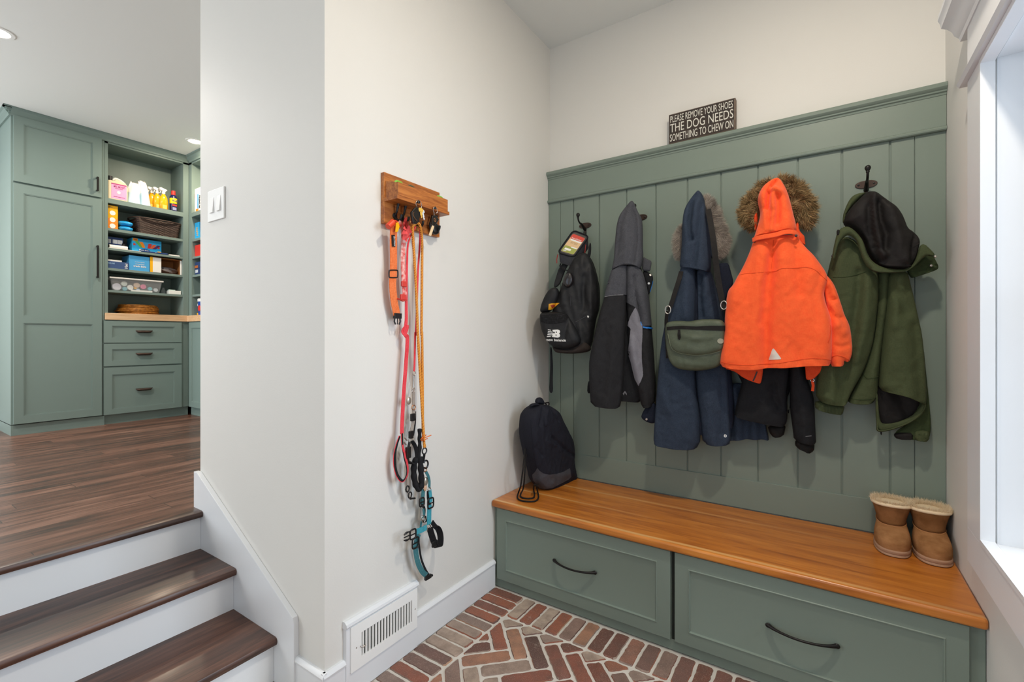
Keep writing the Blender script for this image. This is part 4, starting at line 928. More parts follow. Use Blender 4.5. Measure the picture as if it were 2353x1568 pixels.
t_, x0_, x1_ = cbox('slim_box', 'slim pale yellow box beside the red box', 'box', 444.3, 446.8, SH[2][1], SH[2][1]+.15, P_('butter', '#ecd08a'))
t_, x0_, x1_ = cbox('snack_carton', 'lower dark blue carton with orange print in the corner cabinet', 'box', 444.5, 462, SH[3][1], SH[3][1]+.068, P_('dusk', '#2b3f6b'))
MB().box(at_y(449, 500, yb).x, at_y(455, 500, yb).x, yb-.001, yb, SH[3][1]+.025, SH[3][1]+.055).build('label', Lg, t_)
t_, x0_, x1_ = cbox('snack_carton', 'upper dark blue carton with orange print in the corner cabinet', 'box', 444.5, 462, SH[3][1]+.069, SH[3][1]+.135, P_('dusk', '#2b3f6b'))
MB().box(at_y(445, 500, yb).x, at_y(455, 500, yb).x, yb-.001, yb, SH[3][1]+.073, SH[3][1]+.10).build('label', P_('rust', '#b9652c'), t_)
xc = at_y(456, 500, yb).x; zq = 1.5805; tt = thing('wipes_tub', 'blue tub with white lid on the counter in the corner', 'tub', (xc, yb+.07, zq))
MB().lathe([(.0001, zq), (.066, zq), (.068, zq+.004), (.070, zq+.145), (.0001, zq+.145)], (xc, yb+.07, 0), 32).build('tub_body', P_('royal', '#24479c', rough=.3), tt, smooth=40)
MB().lathe([(.0001, zq+.145), (.074, zq+.145), (.074, zq+.172), (.068, zq+.178), (.0001, zq+.178)], (xc, yb+.07, 0), 32).build('lid', Wt, tt, smooth=40)
MB().lathe([(.0001, 0), (.03, 0), (.03, .002), (.0001, .002)], (xc+.02, yb-.001, zq+.075), 20, axis=1).build('label', Rd, tt); MB().lathe([(.0001, 0), (.013, 0), (.013, .002), (.0001, .002)], (xc-.03, yb+.006, zq+.11), 14, axis=1).build('label', Lg, tt); MB().box(xc-.045, xc-.015, yb+.004, yb+.02, zq+.008, zq+.026).build('label', Yl, tt)

# ------------------------------------------------------------------ coats and bags on the hooks
def pl(uA, yA, uB, yB): a_ = at_y(uA, 600, yA); b_ = at_y(uB, 600, yB); return (a_.x, a_.y), (b_.x, b_.y)
F_blk = fabric('black_nylon', '#0f0f11', '#1e1e21', amt=.25, rough=.6, spec=.35); F_blk2 = fabric('black_softshell', '#131417', '#1e1f23', amt=.3, rough=.8)
F_grey = fabric('charcoal_heather', '#37383d', '#515258', scale=1300, amt=.5); F_char = fabric('charcoal_softshell', '#1d1d1f', '#2b2b2e', amt=.3); F_lgrey = fabric('light_grey_panel', '#75747c', '#86858e', amt=.3)
F_navy = fabric('navy_heather', '#1f2836', '#374355', scale=1500, amt=.4); F_navyd = fabric('dark_navy', '#151a28', '#202739', amt=.3)
F_or = fabric('orange_shell', '#fa5526', '#ff6d36', scale=800, amt=.35, bump=.25, sheen=.15); F_ord = fabric('orange_facing', '#d8431f', '#ea5a2c', amt=.3)
F_gr = fabric('olive_shell', '#3a422a', '#4a5236', amt=.3); F_grd = fabric('olive_dark', '#2b3620', '#3b4729', amt=.3); F_lin = fabric('black_lining', '#141211', '#1f1b1a', amt=.25, rough=.7, spec=.25)
F_sage = fabric('sage_nylon', '#454d3e', '#58604c', amt=.25, rough=.5, spec=.4)
M_fg = mat('grey_fur', '#c2b6a9', .8, island=1.0, col2='#7d736a'); M_fb = mat('brown_fur', '#b99b6c', .75, island=1.0, col2='#57401f'); M_fc = mat('cream_fleece', '#f3e4c9', .85, island=.8, col2='#dcc095')
M_sil = mat('silver_snap', '#c9c5bf', .3, metal=.9); M_whp = mat('white_print', '#e9e9e6', .6); M_zip = mat('dark_zip', '#39393d', .5)

# backpack
bp_ = thing('backpack', 'black sports backpack with white lettering hanging by the left wall', 'backpack', (.26, -.15, 1.4))
A, B = pl(1240, -.235, 1378, -.105); G1 = lambda *p: Zm(1220, 460, 3.1375, p)
body = puff('main_body', G1((395, 380), (425, 410), (455, 480), (480, 560), (494, 650), (497, 780), (470, 860), (455, 960), (438, 1060), (400, 1100), (330, 1107), (190, 1103), (150, 1050), (130, 950), (150, 820), (180, 720), (215, 640), (250, 540), (300, 440), (345, 395)), A, B, F_blk, bp_, tf=.075, tb=.06, R=.09, folds=[(G1((330, 500), (250, 640), (230, 760)), .008, .012), (G1((430, 520), (440, 700), (430, 860)), .01, .015), (G1((390, 560), (380, 800)), -.010, .012)], drape=(.003, .05, .2))
pk = puff('front_pocket', G1((64, 815), (110, 808), (200, 806), (260, 815), (285, 850), (320, 910), (355, 975), (370, 1010), (350, 1050), (280, 1078), (200, 1072), (150, 1055), (110, 1010), (80, 950), (66, 880)), A, B, F_blk, bp_, tf=.055, tb=.03, R=.06, off=.058, folds=[(G1((270, 880), (255, 950), (250, 1000)), -.008, .008)])
pad = puff('top_flap_pad', G1((64, 812), (72, 760), (100, 690), (135, 640), (170, 628), (200, 640), (205, 690), (185, 745), (150, 800), (110, 815)), A, B, F_blk, bp_, tf=.04, tb=.03, R=.04, off=.045)
base_ = puff('base_panel', G1((150, 1045), (200, 1070), (280, 1075), (340, 1050), (385, 1000), (435, 1060), (430, 1092), (330, 1109), (190, 1105), (165, 1085)), A, B, fabric('brown_black', '#2a2422', '#38302c'), bp_, tf=.05, tb=.05, R=.05, off=.035)
puff('shoulder_strap', G1((205, 480), (185, 540), (160, 628), (185, 632), (215, 600), (235, 540), (260, 480), (300, 430), (270, 420)), A, B, F_blk, bp_, tf=.005, tb=.005, R=.01, off=-.01)
puff('shoulder_strap', G1((396, 388), (420, 400), (455, 460), (482, 560), (497, 640), (495, 780), (475, 800), (472, 660), (455, 560), (425, 470), (400, 430)), A, B, F_blk2, bp_, tf=.014, tb=.014, R=.02, off=-.045)
puff('webbing_tail', G1((138, 1058), (150, 1060), (155, 1130), (160, 1210), (157, 1300), (161, 1392), (130, 1390), (136, 1280), (140, 1180)), A, B, F_blk2, bp_, tf=.002, tb=.002, R=.01, off=-.03, wav=.001)
puff('grab_loop', G1((375, 470), (362, 440), (385, 400), (410, 395), (418, 330), (428, 300), (436, 330), (432, 400), (412, 440), (395, 480)), A, B, F_blk2, bp_, tf=.008, tb=.008, R=.01, off=.02, wav=0)
seam('zipper', G1((64, 815), (110, 808), (200, 806), (258, 814), (285, 850), (320, 910), (368, 1005)), [pk], M_zip, bp_, r=.0045, flat=.5)
decal('mesh_panel', G1((70, 832), (120, 825), (200, 822), (255, 828), (268, 850), (250, 880), (180, 893), (110, 892), (75, 880)), [pk], fabric('mesh', '#26262a', '#0c0c0e', scale=300, amt=.9), bp_, th=.001)
seam('zipper', G1((290, 690), (285, 720), (288, 765)), [body], M_zip, bp_, r=.004, flat=.4); seam('zipper', G1((322, 880), (360, 860), (410, 832)), [body], M_zip, bp_, r=.002)
decal('reflective_dot', G1((405, 838), (412, 832), (420, 842), (412, 851)), [body], M_whp, bp_)
L1 = lambda *p: Zm(1245, 740, 26.13, p)
for q_ in (((365, 450), (520, 470), (560, 525), (370, 490)), ((365, 545), (590, 580), (640, 640), (370, 590)), ((360, 640), (800, 690), (840, 735), (350, 685)), ((345, 740), (560, 755), (600, 800), (330, 790)), ((310, 855), (550, 845), (530, 895), (300, 910))):
    decal('logo', L1(*q_), [pk], M_whp, bp_, th=.0008, res=.6)
for q_ in (((640, 480), (800, 470), (960, 465), (1040, 490), (1085, 540), (1092, 600), (1075, 660), (1030, 705), (900, 715), (780, 705), (790, 600), (650, 625), (650, 580), (770, 565), (650, 550)),
           ((560, 750), (780, 705), (900, 700), (1030, 712), (1075, 760), (1092, 830), (1070, 890), (1010, 935), (940, 948), (640, 910), (590, 850), (700, 860), (580, 800), (700, 800))):
    decal('logo', L1(*q_), [pk], M_whp, bp_, th=.0009, res=.5)
for cx2, cy2 in ((878, 620), (856, 795)): decal('logo_hole', L1(*[(cx2+40*math.cos(t_), cy2+36*math.sin(t_)) for t_ in [PI*i/7 for i in range(14)]]), [pk], F_blk, bp_, th=.0016, res=.5)
text_on('lettering', 'new balance', [L1((285, 1140))[0], L1((1440, 1190))[0], L1((1440, 1040))[0], L1((270, 985))[0]], [pk], M_whp, bp_)
decal('crest', G1((125, 790), (128, 750), (150, 744), (208, 742), (175, 770), (145, 790)), [pad, body], mat('gold_print', '#d99a1e', .5), bp_); decal('crest', G1((138, 758), (165, 752), (172, 762), (150, 778)), [pad, body], mat('red_print', '#9d3318', .5), bp_, lift=.002)
# sunglasses-like earphone case loop in front of the straps
cs = puff('hanging_case', G1((228, 600), (235, 560), (262, 525), (292, 520), (308, 560), (305, 600), (280, 632), (250, 632)), A, B, mat('glossy_case', '#1e1a1c', .25, coat=.4), None, tf=.02, tb=.012, R=.03, off=.08, wav=0)
tag(cs, 'small glossy dark case hanging from the backpack straps', 'case'); seam('piping', G1((228, 600), (235, 560), (262, 525), (292, 520), (308, 560), (305, 600), (280, 632), (250, 632), (228, 600)), [cs], F_blk2, cs, r=.0025)
# handlebar phone bag on the first hook
pb = thing('handlebar_bag', 'small black zipped bag with clear window and printed card on the first hook', 'bag', (.25, -.13, 1.9))
K = lambda u_, v_, y_: at_y(1220+u_/8.711, 470+v_/8.711, y_)
TR, TL, BR_, BL_ = K(1168, 640, -.085), K(850, 515, -.115), K(860, 1062, -.185), K(528, 968, -.215)
dn = Vector((.0, .012, -.060)); nrm = (BR_-BL_).cross(TL-BL_).normalized()
def face(a_, b_, out=0): return (BL_*(1-a_)+BR_*a_)*(1-b_)+(TL*(1-a_)+TR*a_)*b_+nrm*out
def rect_round(a0, a1, b0, b1, r_, n_=6):
    ps = []
    for ca, cb, q0 in ((a1-r_, b1-r_*.6, 0), (a0+r_, b1-r_*.6, 1), (a0+r_, b0+r_*.6, 2), (a1-r_, b0+r_*.6, 3)):
        for i in range(n_+1): t_ = (q0+i/n_)*PI/2; ps.append((ca+r_*math.cos(t_), cb+r_*.6*math.sin(t_)))
    return ps
o_ = rect_round(0, 1, 0, 1, .22); q = MB(); rings = []
for k_, (s_, dd_) in enumerate(((.96, 1), (1, .93), (1, .08), (.97, 0))): rings.append([face(.5+(a_-.5)*s_, .5+(b_-.5)*s_)+dn*dd_ for a_, b_ in o_])
q.loft(rings); F_case = fabric('bag_shell', '#26262a', '#3a3b40', amt=.3, rough=.55); q.build('case_body', F_case, pb, smooth=40)
q = MB().tube([face(.5+(a_-.5)*.99, .5+(b_-.5)*.99, .001) for a_, b_ in o_], .0042, 8, closed=True); q.build('window_rim', F_blk2, pb, smooth=60)
def fpatch(nm, a0, a1, b0, b1, m, out, r_=.02):
    ps = [face(a_, b_, out) for a_, b_ in (rect_round(a0, a1, b0, b1, r_, 3) if r_ else ((a0, b0), (a1, b0), (a1, b1), (a0, b1)))]; return MB().prism(ps, nrm*.0006).build(nm, m, pb)
fpatch('window_backing', .09, .91, .06, .94, mat('bag_inner', '#4b4641', .4), .0006, .15)
fpatch('printed_card', .11, .88, .10, .86, mat('tan_print', '#dcb98c', .35), .0012, .08)
fpatch('printed_card', .115, .875, .66, .86, mat('card_red', '#cf4a3c', .35), .0019, .09); fpatch('printed_card', .2, .86, .60, .66, Wt, .0019, 0)
fpatch('printed_card', .115, .87, .105, .36, mat('card_green', '#9aa04f', .35), .0019, .08)
fpatch('printed_card', .22, .6, .19, .27, Wt, .0026, .04); fpatch('printed_card', .5, .85, .33, .37, Wt, .0026, 0); fpatch('printed_card', .2, .4, .14, .17, P_('palegrey2', '#dddddd'), .0026, 0)
for b_ in (.55, .52, .49): fpatch('fine_print', .3, .72, b_, b_+.008, mat('print_brown', '#8d6a4a', .4), .0019, 0)
text('lettering', 'handlebar', Wt, pb, face(.2, .68, .0026), face(.82, .68)-face(.2, .68), (face(.2, .735)-face(.2, .68)))
q = MB().tube([face(0, .02)+dn*.2, face(-.05, -.02)+dn*.6, face(-.04, -.04)+dn*.95], .003, 8); q.build('zip_pull', mat('red_pull', '#8f2a22', .5), pb, smooth=60)
q = MB().tube([face(1.0, .75)+dn*.3, face(1.04, .62)+dn*.8, face(1.02, .55)+dn*1.1], .003, 8); q.build('zip_pull', mat('red_pull', '#8f2a22', .5), pb, smooth=60)
q = MB(); lp = cr([face(.15, .02)+dn*1.0, face(.12, -.02)+dn*1.25, face(.45, -.05)+dn*1.35, face(.8, .0)+dn*1.3, face(.95, .12)+dn*1.0], 5); q.ribbon(lp, .02, .003, side=(BR_-BL_).cross(dn)); q.build('velcro_strap', F_blk2, pb)
q = MB(); q.box(HX[0]-.012, HX[0]+.012, -.10, -.055, 1.93, 1.962); q.build('mount_strap', F_blk2, pb, bevel=.004)

# grey child's jacket
gj = thing('grey_jacket', 'charcoal grey hooded jacket with light grey side panel and blue trim', 'jacket', (.6, -.12, 1.6))
A, B = pl(1353, -.20, 1510, -.085); G = G1
jb = puff('body', G((640, 430), (780, 430), (805, 520), (830, 620), (850, 720), (872, 930), (885, 1100), (885, 1300), (800, 1460), (720, 1452), (655, 1445), (560, 1440), (560, 1000), (580, 600)), A, B, F_blk2, gj, tf=.03, tb=.06, R=.07, off=-.01)
jr = puff('right_sleeve', G((688, 430), (775, 430), (808, 530), (825, 600), (850, 720), (868, 900), (882, 1040), (893, 1200), (897, 1400), (892, 1470), (845, 1490), (800, 1492), (785, 1440), (755, 1330), (725, 1200), (702, 1080), (700, 940), (690, 760), (684, 600)), A, B, F_char, gj, tf=.06, tb=.03, R=.06, off=.012, folds=[(G((745, 560), (760, 700), (790, 880)), -.012, .010), (G((800, 650), (830, 820), (850, 1000)), .008, .015), (G((720, 1000), (760, 1200), (790, 1350)), .01, .02)], drape=(.003, .06, .3))
decal('grey_yoke', G((684, 478), (770, 482), (803, 530), (825, 605), (848, 720), (866, 905), (803, 908), (788, 880), (752, 772), (690, 735), (685, 600)), [jr, jb], F_grey, gj, th=.004)
decal('light_panel', G((752, 775), (775, 840), (802, 905), (803, 1000), (800, 1140), (808, 1258), (795, 1300), (780, 1338), (755, 1290), (742, 1240), (725, 1165), (703, 1100), (715, 1030), (722, 930), (703, 905), (715, 850)), [jr], F_lgrey, gj, th=.005)
decal('blue_stripe', G((805, 911), (872, 920), (876, 932), (806, 923)), [jr, jb], mat('bright_blue', '#1d6fc0', .5), gj, th=.006); decal('blue_stripe', G((786, 880), (802, 898), (800, 912), (790, 897)), [jr], mat('bright_blue', '#1d6fc0', .5), gj, th=.0065)
jl = puff('left_sleeve', G((625, 430), (692, 428), (693, 560), (690, 690), (684, 830), (678, 980), (672, 1180), (660, 1380), (652, 1450), (640, 1500), (530, 1490), (432, 1480), (424, 1380), (418, 1250), (420, 1150), (442, 1050), (470, 920), (500, 800), (530, 700), (556, 600), (588, 490)), A, B, F_char, gj, tf=.055, tb=.045, R=.07, off=.03, folds=[(G((600, 900), (590, 1200), (560, 1480)), .006, .02), (G((520, 860), (480, 1100)), .005, .02)], rnd=2)
decal('grey_yoke', G((585, 510), (640, 476), (689, 474), (691, 560), (689, 684), (665, 683), (610, 684), (570, 689), (535, 698), (556, 600)), [jl], F_grey, gj, th=.004)
seam('reflective_piping', G((534, 697), (570, 689), (610, 684), (665, 683)), [jl], M_whp, gj, r=.0018)
puff('cuff', G((418, 1300), (430, 1320), (432, 1395), (405, 1392), (408, 1330)), A, B, F_blk2, gj, tf=.01, tb=.01, R=.01, off=-.02, wav=0)
hd = puff('hood', G((722, 8), (742, 14), (758, 55), (775, 92), (798, 128), (806, 180), (808, 260), (807, 340), (812, 410), (800, 470), (790, 505), (755, 478), (700, 470), (640, 480), (585, 508), (582, 495), (598, 430), (604, 330), (612, 230), (618, 180), (634, 120), (665, 75), (695, 38)), A, B, F_grey, gj, tf=.055, tb=.05, R=.06, off=.035, folds=[(G((735, 60), (755, 140), (762, 300), (740, 470)), -.011, .006), (G((690, 60), (650, 200), (630, 400)), -.008, .006), (G((700, 150), (690, 350), (670, 460)), .006, .015), (G((600, 440), (680, 400)), .004, .01)])
puff('collar', G((806, 405), (835, 425), (872, 439), (866, 480), (860, 514), (830, 516), (795, 505)), A, B, F_grey, gj, tf=.01, tb=.01, R=.02, off=.005, wav=.001)
pc = puff('front_placket', G((800, 508), (840, 515), (884, 545), (876, 610), (860, 665), (845, 690), (825, 610)), A, B, F_blk2, gj, tf=.008, tb=.008, R=.015, off=-.005, wav=.001)
seam('blue_piping', G((884, 545), (876, 600), (859, 662)), [pc, jb], mat('bright_blue', '#1d6fc0', .5), gj, r=.002)
for q_ in ((862, 541), (850, 601)): decal('snap', [(a_, b_) for a_, b_ in Zm(1220, 460, 3.1375, [(q_[0]+8*math.cos(t_), q_[1]+8*math.sin(t_)) for t_ in [PI*i/5 for i in range(10)]])], [pc, jb], M_sil, gj, th=.0015)
decal('logo', G((662, 1395), (678, 1376), (692, 1395), (690, 1408), (677, 1390), (668, 1408)), [jb, jl], mat('grey_print', '#6c6c70', .6), gj)

# navy coat with grey fur hood
nc = thing('navy_coat', 'navy heather hooded coat with pale grey fur trim behind a sage bag', 'coat', (.95, -.12, 1.6))
A, B = pl(1475, -.165, 1770, -.105); G2 = lambda *p: Zm(1460, 420, 2.45, p); G5 = lambda *p: Zm(1640, 800, 6.032, p)
puff('hem_back', G5((150, 500), (400, 480), (560, 560), (700, 900), (725, 1080), (770, 1268), (745, 1280), (720, 1268), (600, 1262), (420, 1262), (240, 1282), (180, 1290)), A, B, F_navy, nc, tf=.02, tb=.02, R=.05, off=-.045, drape=(.012, .07, .1))
nb = puff('body', G2((345, 490), (425, 515), (440, 560), (480, 640), (500, 740), (520, 900), (545, 1100), (560, 1300), (545, 1400), (380, 1420), (200, 1400), (150, 1200), (150, 900), (200, 700), (235, 560), (262, 490)), A, B, F_navyd, nc, tf=.03, tb=.05, R=.08, off=-.01)
nl = puff('left_sleeve', G2((268, 450), (335, 450), (341, 520), (340, 700), (338, 900), (336, 1060), (342, 1180), (358, 1270), (366, 1360), (364, 1490), (300, 1494), (228, 1488), (105, 1472), (105, 1420), (114, 1300), (124, 1150), (134, 1040), (148, 900), (170, 790), (196, 690), (222, 600), (244, 520)), A, B, F_navy, nc, tf=.06, tb=.04, R=.08, off=.02, folds=[(G2((300, 560), (290, 760)), .006, .02), (G2((240, 1100), (230, 1300), (225, 1480)), .01, .03), (G2((160, 1180), (200, 1280)), .006, .02)])
nr = puff('right_sleeve', G2((342, 450), (395, 460), (430, 505), (452, 580), (480, 680), (500, 800), (512, 950), (522, 1080), (528, 1240), (533, 1350), (538, 1470), (505, 1474), (440, 1472), (380, 1462), (372, 1400), (360, 1270), (346, 1180), (338, 1060), (345, 880), (352, 700)), A, B, F_navy, nc, tf=.05, tb=.03, R=.07, off=.004, folds=[(G2((370, 520), (365, 640), (380, 760)), -.016, .010), (G2((400, 530), (410, 600), (400, 640)), .008, .012), (G2((390, 1060), (420, 1260), (450, 1460)), .012, .03), (G2((490, 1080), (500, 1400)), -.008, .02)])
decal('snap', [(a_, b_) for a_, b_ in G2(*[(506+9*math.cos(t_), 1427+9*math.sin(t_)) for t_ in [PI*i/6 for i in range(12)]])], [nr], M_sil, nc, th=.003)
decal('snap', [(a_, b_) for a_, b_ in G2(*[(506+3*math.cos(t_), 1427+3*math.sin(t_)) for t_ in [PI*i/6 for i in range(12)]])], [nr], F_navyd, nc, th=.0045)
nt = puff('hem_tab', G2((75, 1240), (120, 1240), (130, 1320), (110, 1358), (70, 1352), (30, 1325), (40, 1295), (60, 1262)), A, B, F_navyd, nc, tf=.012, tb=.01, R=.02, off=-.03, wav=.001)
decal('snap', [(a_, b_) for a_, b_ in G2(*[(63+6*math.cos(t_), 1332+6*math.sin(t_)) for t_ in [PI*i/5 for i in range(10)]])], [nt], M_sil, nc, th=.0015)
puff('collar_flap', G2((462, 455), (500, 452), (525, 453), (540, 510), (554, 562), (535, 600), (515, 640), (500, 690), (480, 640)), A, B, F_navyd, nc, tf=.012, tb=.012, R=.02, off=-.01, wav=.001)
puff('hood_lining', G2((395, 150), (430, 190), (470, 320), (478, 370), (450, 425), (420, 430)), A, B, F_navy, nc, tf=.01, tb=.01, R=.02, off=-.005)
nh = puff('hood', G2((354, 46), (370, 54), (388, 90), (396, 140), (408, 200), (418, 270), (424, 340), (428, 420), (426, 510), (385, 500), (340, 490), (300, 484), (250, 486), (254, 440), (262, 360), (264, 290), (266, 230), (272, 175), (286, 135), (310, 98), (332, 70)), A, B, F_navy, nc, tf=.06, tb=.05, R=.06, off=.035, folds=[(G2((350, 90), (320, 160), (310, 240), (325, 330)), -.014, .010), (G2((345, 100), (345, 200), (325, 300)), .010, .012), (G2((385, 110), (370, 240), (350, 400), (340, 480)), -.009, .007), (G2((280, 200), (300, 320), (290, 440)), .005, .012)])
def fur_band(name, outer_in, plane, m, parent, off, n, length, w, curl, lay=(.0, 1), base=None, bt=.02, seg=4, out=.65, clump=.5):
    """strands rooted over a band; outer_in = outline (px), hair combed away from the hood centre c"""
    (A_, B_), pts, c = plane, outer_in, base
    ob = puff(name, pts, A_, B_, m, parent, tf=bt, tb=bt, R=.03, off=off, wav=.002)
    A3 = Vector((*A_, 0)); B3 = Vector((*B_, 0)); D = (B3-A3).normalized(); N = D.cross(Vector((0, 0, 1)))
    cc = ray(*c); O = A3+N*off; cc = CAM+cc*((O-CAM).dot(N)/cc.dot(N))
    me = ob.data; me.calc_loop_triangles(); tris = list(me.loop_triangles); ar = [t_.area for t_ in tris]; roots = []
    for t_ in random.choices(tris, ar, k=n):
        a_, b_ = random.random(), random.random()
        if a_+b_ > 1: a_, b_ = 1-a_, 1-b_
        p0, p1, p2 = [me.vertices[i].co for i in t_.vertices]; p_ = p0+(p1-p0)*a_+(p2-p0)*b_
        d_ = (p_-cc); d_ = (d_-N*d_.dot(N)).normalized(); k_ = random.random(); roots.append((p_, d_*out+t_.normal*(.5*k_)+Vector((0, 0, -.25))*k_))
    return strands('fur_strands', roots, m, ob, length, w, curl, seg, clump)
fur_band('fur_trim', G2((372, 88), (395, 84), (425, 95), (448, 120), (468, 165), (482, 210), (496, 250), (515, 290), (523, 335), (514, 380), (490, 408), (468, 418), (450, 405), (455, 370), (450, 330), (430, 280), (415, 230), (400, 180), (380, 130), (370, 108)), (A, B), M_fg, nc, -.005, 9000, .026, .0011, .45, base=G2((350, 300))[0])
fur_band('fur_trim', G2((285, 230), (280, 262), (275, 320), (272, 380), (270, 424), (242, 424), (228, 400), (222, 360), (226, 310), (242, 272)), (A, B), M_fg, nc, -.005, 3500, .026, .0011, .45, base=G2((350, 300))[0])

# sage messenger bag over the navy coat
mb_ = thing('messenger_bag', 'sage green crossbody bag with black zip band on the navy coat', 'bag', (.95, -.24, 1.3))
Ab, Bb = (A[0], A[1]-.09), (B[0], B[1]-.13)
mb = puff('bag_body', G2((172, 790), (210, 784), (300, 782), (400, 784), (498, 786), (505, 880), (502, 960), (492, 1010), (465, 1040), (400, 1056), (330, 1060), (262, 1054), (222, 1040), (194, 1008), (180, 960), (172, 900), (168, 840)), Ab, Bb, F_sage, mb_, tf=.035, tb=.03, R=.05, off=.0, folds=[(G2((250, 1010), (400, 1030)), .003, .01)])
mf = puff('front_flap', G2((170, 792), (200, 780), (260, 778), (310, 782), (350, 771), (430, 768), (505, 774), (503, 860), (498, 930), (478, 952), (430, 968), (350, 978), (270, 970), (225, 956), (198, 925), (182, 880), (175, 840)), Ab, Bb, F_sage, mb_, tf=.022, tb=.01, R=.025, off=.028, folds=[(G2((260, 860), (340, 880), (440, 870)), .004, .012), (G2((220, 900), (350, 950), (470, 930)), .003, .02)])
decal('zip_band', G2((178, 812), (260, 806), (340, 810), (420, 806), (502, 806), (502, 834), (420, 832), (330, 828), (260, 824), (210, 828), (180, 832)), [mf], F_lin, mb_, th=.002)
seam('flap_seam', G2((183, 850), (200, 922), (226, 950), (270, 964), (350, 972), (430, 962), (480, 946)), [mf], mat('sage_thread', '#7d866e', .7), mb_, r=.0012)
decal('zip_pull', G2((240, 828), (252, 828), (256, 872), (250, 886), (241, 880)), [mf], F_lin, mb_, th=.004)
decal('oval_label', [(a_, b_) for a_, b_ in G2(*[(478+17*math.cos(t_), 892+15*math.sin(t_)) for t_ in [PI*i/9 for i in range(18)]])], [mf], mat('label_grey', '#9a9a88', .5), mb_)
Nb = (Vector((*Bb, 0))-Vector((*Ab, 0))).normalized().cross(Vector((0, 0, 1)))
def onpl(u, v, off, A_=Ab, B_=Bb):
    D = (Vector((*B_, 0))-Vector((*A_, 0))).normalized(); N = D.cross(Vector((0, 0, 1))); O = Vector((*A_, 0))+N*off; r_ = ray(u, v); return CAM+r_*((O-CAM).dot(N)/r_.dot(N))
def plpath(pts, offs, A_=Ab, B_=Bb): return cr([onpl(p_[0], p_[1], o__, A_, B_) for p_, o__ in zip(pts, offs)], 6)
q = MB().ribbon(plpath(G2((410, 150), (424, 230), (440, 330), (456, 470), (474, 590), (494, 690), (500, 720)), [-.03, .0, .02, .02, .02, .02, .02]), .026, .003, side=(1, .2, 0)); q.build('strap', F_lin, mb_)
q = MB().ribbon(plpath(G2((258, 500), (246, 545), (222, 620), (200, 690), (184, 720)), [-.03, .0, .01, .015, .02]), .022, .003, side=(1, .2, 0)); q.build('strap', F_lin, mb_)
for q_ in ((183, 716), (498, 690)):
    P_c = onpl(*G2(q_)[0], .025); q = MB().tube([P_c+Vector((.014*math.cos(t_), 0, .02*math.sin(t_))) for t_ in [2*PI*i/16 for i in range(16)]], .0025, 8, closed=True); q.build('strap_ring', M_sil, mb_, smooth=60)
q = MB().ribbon(plpath(G2((182, 722), (175, 760), (174, 830), (182, 990)), [.02, .02, .01, .0]), .022, .003, side=(1, -.6, 0)); q.build('strap_tab', F_lin, mb_)

# black jacket behind the orange one
bj = thing('black_jacket', 'black softshell jacket hanging behind and below the orange jacket', 'jacket', (1.35, -.09, 1.6))
A, B = pl(1655, -.135, 1960, -.075)
puff('body', G5((300, -500), (700, -900), (1100, -500), (1160, 200), (1060, 600), (1010, 700), (1020, 900), (1050, 908), (1060, 500), (1100, 900), (700, 900), (500, 700), (250, 200)), A, B, F_blk2, bj, tf=.02, tb=.02, R=.05, off=-.03)
b1 = puff('front_panel', G5((420, 200), (1050, 200), (1040, 420), (1005, 640), (1012, 820), (1022, 960), (1006, 1040), (975, 1080), (900, 1075), (800, 1060), (620, 1020), (450, 985), (285, 940), (300, 850), (330, 700), (370, 560), (400, 430)), A, B, F_blk2, bj, tf=.045, tb=.03, R=.07, off=-.005, folds=[(G5((820, 500), (850, 700), (910, 810)), -.01, .012), (G5((700, 300), (680, 700), (700, 1000)), .008, .03)])
b2 = puff('sleeve', G5((1060, 150), (1240, 180), (1280, 360), (1330, 520), (1380, 660), (1396, 800), (1404, 1000), (1412, 1180), (1420, 1336), (1340, 1322), (1240, 1300), (1110, 1276), (1098, 1150), (1075, 980), (1060, 880), (1060, 700), (1050, 500)), A, B, F_blk2, bj, tf=.05, tb=.04, R=.05, off=.0, folds=[(G5((1180, 700), (1230, 900), (1270, 1250)), .006, .02)])
puff('cuff', G5((1135, 1270), (1250, 1290), (1398, 1320), (1392, 1440), (1300, 1448), (1230, 1410), (1160, 1385), (1122, 1340)), A, B, F_lin, bj, tf=.03, tb=.025, R=.03, off=-.002, drape=(.004, .02, .3))
puff('cuff', G5((745, 1080), (900, 1060), (1000, 1070), (985, 1160), (968, 1218), (900, 1226), (830, 1230), (785, 1200), (765, 1150)), A, B, F_lin, bj, tf=.03, tb=.02, R=.03, off=-.03)
decal('faint_logo', G5((1270, 1222), (1350, 1214), (1350, 1222), (1272, 1230)), [b2], mat('grey_print', '#6c6c70', .6), bj)

# orange jacket
oj = thing('orange_jacket', 'bright orange hooded jacket with brown fur trim and reflective triangle', 'jacket', (1.33, -.2, 1.6))
A, B = pl(1655, -.235, 1960, -.195); G3 = lambda *p: Zm(1640, 380, 3.015, p)
fl1 = puff('front_flap', G3((75, 1380), (345, 1380), (340, 1440), (330, 1500), (322, 1514), (295, 1508), (240, 1488), (190, 1462), (150, 1432), (110, 1418), (82, 1412)), A, B, F_ord, oj, tf=.008, tb=.008, R=.02, off=-.045, wav=.002, folds=[(G3((100, 1400), (250, 1480)), .006, .012)])
seam('zipper', G3((300, 1430), (285, 1470), (272, 1496)), [fl1], M_zip, oj, r=.003)
fl2 = puff('front_flap', G3((632, 1370), (820, 1370), (790, 1395), (760, 1412), (725, 1450), (690, 1484), (660, 1486), (640, 1486), (636, 1440)), A, B, F_ord, oj, tf=.008, tb=.008, R=.02, off=-.045, wav=.002, folds=[(G3((650, 1400), (690, 1440)), -.006, .01)])
